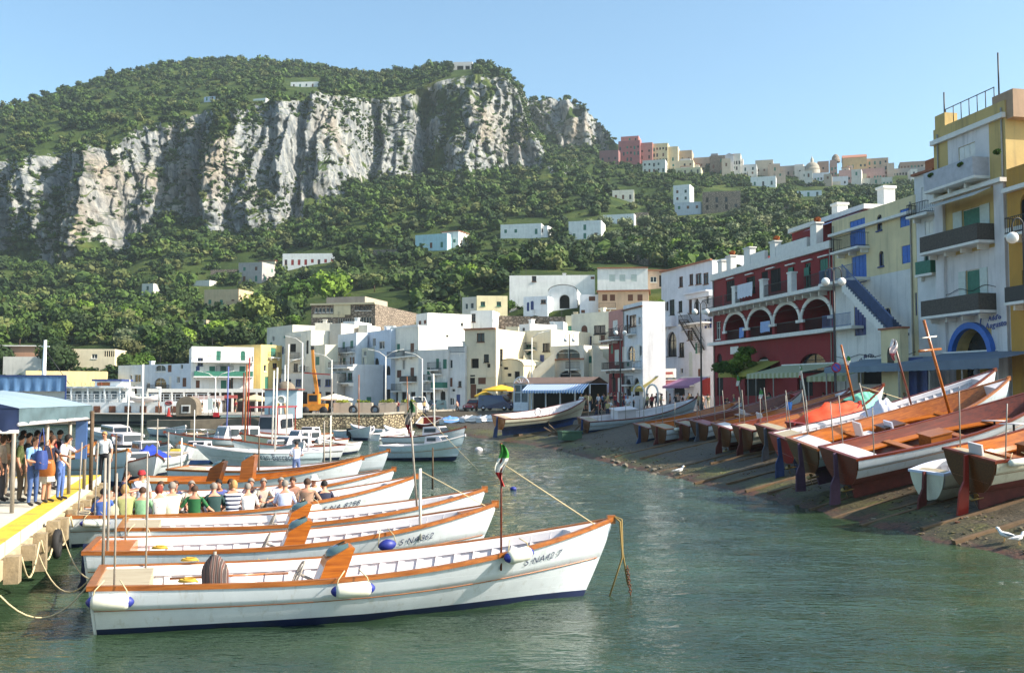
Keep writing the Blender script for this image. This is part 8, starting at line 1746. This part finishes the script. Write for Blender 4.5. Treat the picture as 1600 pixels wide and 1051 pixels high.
for k in range(9):mb=MB();a=Vector((gs.uniform(-1.5,1.5),gs.uniform(-1,1),.1));mb.beam(a,a+Vector((gs.uniform(-1.6,1.6),gs.uniform(-.8,.8),gs.uniform(0,.9))),.12,.1);mb.build('timber',M_BARK,o)
o=thing('dark_green_crate','small dark green crate on the slip beside the blue launch','crate',(XP(890,76),76,shore_z(XP(890,76),76)),.3);mb=MB();mb.box(-.8,.8,-.5,.5,0,.6);mb.box(-.85,.85,-.55,.55,.603,.7);mb.build('box',mat('crate_green',srgb(50,84,62),.7),o)
# ========== trees that can be told apart
TT_={}
def tree_kind(kind):
 if kind in TT_:return TT_[kind]
 nq,qs,lumps,flat,m={'round':(900,.10,8,.85,M_GREEN),'dark':(900,.10,9,.9,M_DARK),'olive':(800,.085,8,.8,M_OLIVE),'bush':(500,.12,6,.7,M_FOREST),'wood':(900,.10,9,.9,M_FOREST)}[kind]
 TT_[kind]=[crown_obj('crown',crown(nq,qs,400+hash_(kind)+k,lumps,flat,2),m)for k in range(3)];return TT_[kind]
def hash_(s):return sum(ord(c)for c in s)
_tr=MB();_tr.tube([(0,0,-1.2),(.03,.02,-.6),(-.02,.02,-.1)],[.075,.06,.045],7)
for a in(0,2.1,4.2):_tr.tube([(0,0,-.45),(.2*math.cos(a),.2*math.sin(a),-.05),(.4*math.cos(a),.4*math.sin(a),.3)],[.04,.03,.015],5)
_to=_tr.build('trunk',M_BARK,None);TRUNK=_to.data;COL.objects.unlink(_to);bpy.data.objects.remove(_to)
def tree(kind,label,p,r,rg=None,group=None,name='tree',sz=1.):
 o=thing(name,label,'tree',(p.x,p.y,p.z+r*.75),(rg or random).uniform(0,6.28),group);o.scale=(r,r,r*sz)
 for nm,me in(('crown',(rg or random).choice(tree_kind(kind))),('trunk',TRUNK)):c=bpy.data.objects.new(nm,me);COL.objects.link(c);c.parent=o
 return o
def treepx(kind,label,px,py,rpx,name='tree',sz=1.,d=None):
 g=ground(px,py+rpx*.6)if d is None else Vector((XP(px,d),d,Z(px,py+rpx*.8,d)));return tree(kind,label,g,rpx/F*g.y*1.1,None,None,name,sz)
for a in(('round','big bright green round tree left of the stone school building',395,492,36),('round','broad bright pine crown above the harbour houses, left half',462,462,30),('round','broad bright pine crown above the harbour houses, right half',515,458,34),('olive','pale olive tree standing alone below the vineyard',670,432,13),('round','light green tree in the middle of the vineyard',735,436,22),('round','green tree right of the vineyard tree',700,428,20),('olive','grey green round tree above the pale blue house',197,530,22),('round','bright green tree right of the grey green round tree',290,536,22),('dark','dark pine before the garden house porch',763,497,11),('dark','dark leafy tree in front of the big white arch',886,474,13),('round','bush tree left of the big white arch',796,482,12),('dark','dark tree in front of the pink hotel',987,243,16),('dark','dark pine before the church dome',1262,270,12),('olive','pale olive tree behind the turquoise villa',560,437,10)):treepx(*a)
for px,py,r_,d in((696,106,13,651),(757,106,17,646),(886,152,5,714)):treepx('dark',{696:'dark pine left of the summit castle',757:'dark pine right of the summit castle',886:'umbrella pine on the second cliff edge'}[px],px,py,r_,'pine_tree',1.,d)
rg=random.Random(77);cnt=0
for row,(y0,y1,r0)in enumerate(((352,345,15),(378,366,18),(400,388,19))):
 for i in range(12):
  px=915+i*33+rg.uniform(-6,6)+row*9;py=y0+(y1-y0)*i/9-(0 if px<1100 else(px-1100)*.16);r_=r0*rg.uniform(.75,1.05)
  if px>1290:continue
  g=ground(px,py+8,180);tree('olive','round olive tree in the rows above the white villas',g,r_/F*g.y*1.05,rg,'olive trees in rows above the white villas')
kinds=[('wood','leafy green tree in the lower slope wood'),('round','bright green tree in the lower slope wood'),('dark','dark green tree in the lower slope wood'),('olive','grey green tree in the lower slope wood')]
cnt=0;tries=0
while cnt<215 and tries<4000:
 tries+=1;d=rg.uniform(176,300);px=rg.uniform(-20,1290)
 D_,H_=profile(np.array([px]));z=float(np.interp(d,D_[0],H_[0]));p=Vector((XP(px,d),d,z));qx,qy=pix(p)
 if any(a-6<qx<b_+6 and c-2<qy<e+10 for a,b_,c,e in EXCL[1:]):continue
 if 560<px<800 and qy>445 and rg.random()<.6:continue
 k=rg.choices([0,1,2,3],[5,2,3,1.6 if px<900 else 4])[0];tree(kinds[k][0],kinds[k][1],p,rg.uniform(2.1,3.9),rg,['leafy trees of the lower slope','bright trees of the lower slope','dark trees of the lower slope','grey green trees of the lower slope'][k]);cnt+=1
p=P(1150,575,89);o=thing('creeper_tree','leafy creeper tree growing against the foot of the red building','tree',(p.x,p.y,2.3))
for k,(px,py,r_)in enumerate(((1168,548,.95),(1162,560,1.0),(1150,572,1.15),(1130,574,1.1),(1142,576,1.2),(1175,572,.8),(1160,585,.9))):
 q=P(px,py,89);c=bpy.data.objects.new('crown' if k==0 else 'leaf_clump',tree_kind('round')[k%3]);COL.objects.link(c);c.parent=o;c.location=q-Vector((p.x,p.y,2.3));c.scale=(r_,r_,r_*.8)
mb=MB();mb.tube([(.4,0,0),(.5,0,1.2),(.2,0,2.4),(.6,0,3.6)],[.14,.12,.1,.06],7);mb.build('trunk',M_BARK,o)
# ---------- the woods on the slopes (uncountable)
def clear(px,py):
 for a,b,c,d in EXCL:
  if a<px<b and c<py<d:return False
 return True
def scatter_forest():
 n0,n1=TS.shape
 g=np.random.default_rng(5)
 A=np.linalg.norm(np.cross(TV[1:,:-1]-TV[:-1,:-1],TV[:-1,1:]-TV[:-1,:-1]),axis=2)
 s=TS[:-1,:-1];nz=TNZ[:-1,:-1];rk=TROCK[:-1,:-1]
 w1=A*np.where((s>1.15)&(s<6.6),1,0)*(rk<.12)*np.where(nz<.35,.35,1.)
 w1=w1*np.where(s<3,.8,1.0)*np.where(TPX[:-1,None]>980,np.where(s>2.6,2.6,1.5),1.)
 P_=(w1/w1.sum()).ravel()
 ids=g.choice(len(P_),15000,p=P_,replace=False)
 pos=[];sc_=[];rt=[];tn=[]
 for i in ids:
  a,b=divmod(int(i),n1-1);p=TV[a,b].copy();ss=TS[a,b]
  px,py=pix(p)
  if not clear(px,py)or px<-60 or px>1660 or p[1]<200:continue
  right=px>985 and ss>1.8
  if right and py<258:continue
  cl=3<=ss<=4.02 or(5<=ss<=6 and 815<px<965)
  r=g.uniform(1.6,3.2)if cl else(g.uniform(2.2,5.0)if ss<3 else g.uniform(1.8,4.0))
  if right:r*=.78
  if ss>4.0 and not cl:r*=g.choice([.7,.85,1.,1.5],p=[.35,.3,.25,.1])
  pos.append((p[0],p[1],p[2]+r*.42));sc_.append((r,r*g.uniform(.75,1.1)));rt.append(g.uniform(0,6.28));tn.append(g.uniform(.0,.99))
 T=[crown(110,.17,100+k,5,.85)for k in range(6)]
 o=instance_many('hillside_wood',T,np.array(pos),np.array(sc_),rt,np.array(tn),M_FOREST)
 tag(o,'dense green wood and scrub covering the slopes and cliff ledges',kind='stuff')
 w2=A*(rk>.1)*(nz>.12)*((s>2.8)&(s<6.1))*np.clip(.25+1.6*fbm(TV[:-1,:-1,0]/16,TV[:-1,:-1,2]/40,0,3,92),.03,1);P2=(w2/w2.sum()).ravel()
 ids=g.choice(len(P2),3600,p=P2,replace=False);pos=[];sc_=[];rt=[];tn=[]
 for i in ids:
  a,b=divmod(int(i),n1-1);p=TV[a,b];r=g.uniform(.7,2.0)
  if fbm(p[0]/20,p[2]/20,0,2,91)<-.05 and g.random()<.75:continue
  pos.append((p[0],p[1],p[2]+r*.2));sc_.append((r,r*.9));rt.append(g.uniform(0,6.28));tn.append(g.uniform(0,.99))
 o=instance_many('cliff_scrub',[crown(26,.34,200+k,3,.9)for k in range(4)],np.array(pos),np.array(sc_),rt,np.array(tn),M_FOREST)
 tag(o,'small bushes clinging to the limestone cliff faces',kind='stuff')
scatter_forest()
def undergrowth():
 n0,n1=TS.shape;g=np.random.default_rng(15);A=np.linalg.norm(np.cross(TV[1:,:-1]-TV[:-1,:-1],TV[:-1,1:]-TV[:-1,:-1]),axis=2);s=TS[:-1,:-1]
 w_=A*((s>1)&(s<3))/(TV[:-1,:-1,1]/200)**2*np.clip(.35+1.5*fbm(TV[:-1,:-1,0]/14,TV[:-1,:-1,1]/9,0,3,66),.05,1);q=(w_/w_.sum()).ravel();ids=g.choice(len(q),9000,p=q,replace=False);pos=[];sc_=[];rt=[];tn=[]
 for i in ids:
  a,b=divmod(int(i),n1-1);p=TV[a,b];px,py=pix(p)
  if px<-40 or px>1400 or any(x0<px<x1 and y0<py<y1-6 for x0,x1,y0,y1 in EXCL[1:]):continue
  r=g.uniform(.5,1.35);pos.append((p[0],p[1],p[2]+r*.3));sc_.append((r*1.2,r*.8));rt.append(g.uniform(0,6.28));tn.append(g.uniform(0,.99))
 tag(instance_many('undergrowth',[crown(40,.27,260+k,4,.9)for k in range(5)],np.array(pos),np.array(sc_),rt,np.array(tn),M_FOREST),'low bushes, vines and scrub between the trees of the lower slope',kind='stuff')
undergrowth()
def slip_rubble():
 g=np.random.default_rng(8);a=resample(SHORE,400);b_=resample(TOPE,400);pos=[];sc_=[];rt=[];tn=[]
 for _ in range(3600):
  i=int(g.integers(0,399));v=g.beta(1.1,3.2)*.8+.005;p=a[i]*(1-v)+b_[i]*v
  if fbm(p[0]/1.6,p[1]/1.6,0,2,14)<.02:continue
  r=g.uniform(.012,.045)*(1.6 if g.random()<.08 else 1);z=b_[i,2]*v**.9;pos.append((p[0],p[1],z+r*.3));sc_.append((r*1.2,r*.7));rt.append(g.uniform(0,6));tn.append(g.uniform(0,.99))
 iv,f=ico(1);T=[(iv*(1+.2*g.normal(size=(len(iv),1))),[np.zeros((0,4),int),np.concatenate([f,f[:,2:]],1)])for k in range(3)]
 m,n,l,b=newmat('rubble_and_weed');at=n.new('ShaderNodeAttribute');at.attribute_name='tint';r=ramp(n,l,at.outputs['Fac'],[(0,srgb(60,50,38)),(.35,srgb(92,88,44)),(.6,srgb(120,106,86)),(.85,srgb(110,66,44)),(1,srgb(150,140,122))]);l.new(r.outputs[0],b.inputs['Base Color']);b.inputs['Roughness'].default_value=.85
 tag(instance_many('slip_rubble',T,np.array(pos),np.array(sc_),rt,np.array(tn),m),'pebbles and clumps of weed strewn over the slipway',kind='stuff')
slip_rubble()
# ========== the air
def make_haze():
 mb=MB();mb.box(-1600,1600,-60,1150,-2.5,330);m=bpy.data.materials.new('haze_air');m.use_nodes=True;n=m.node_tree.nodes;n.clear()
 v=n.new('ShaderNodeVolumePrincipled');v.inputs['Color'].default_value=(.78,.93,1,1);v.inputs['Density'].default_value=.00013;v.inputs['Anisotropy'].default_value=.1
 out=n.new('ShaderNodeOutputMaterial');m.node_tree.links.new(v.outputs[0],out.inputs['Volume']);tag(mb.build('haze',m),'thin pale sea haze over the harbour and hills',kind='stuff')
make_haze()
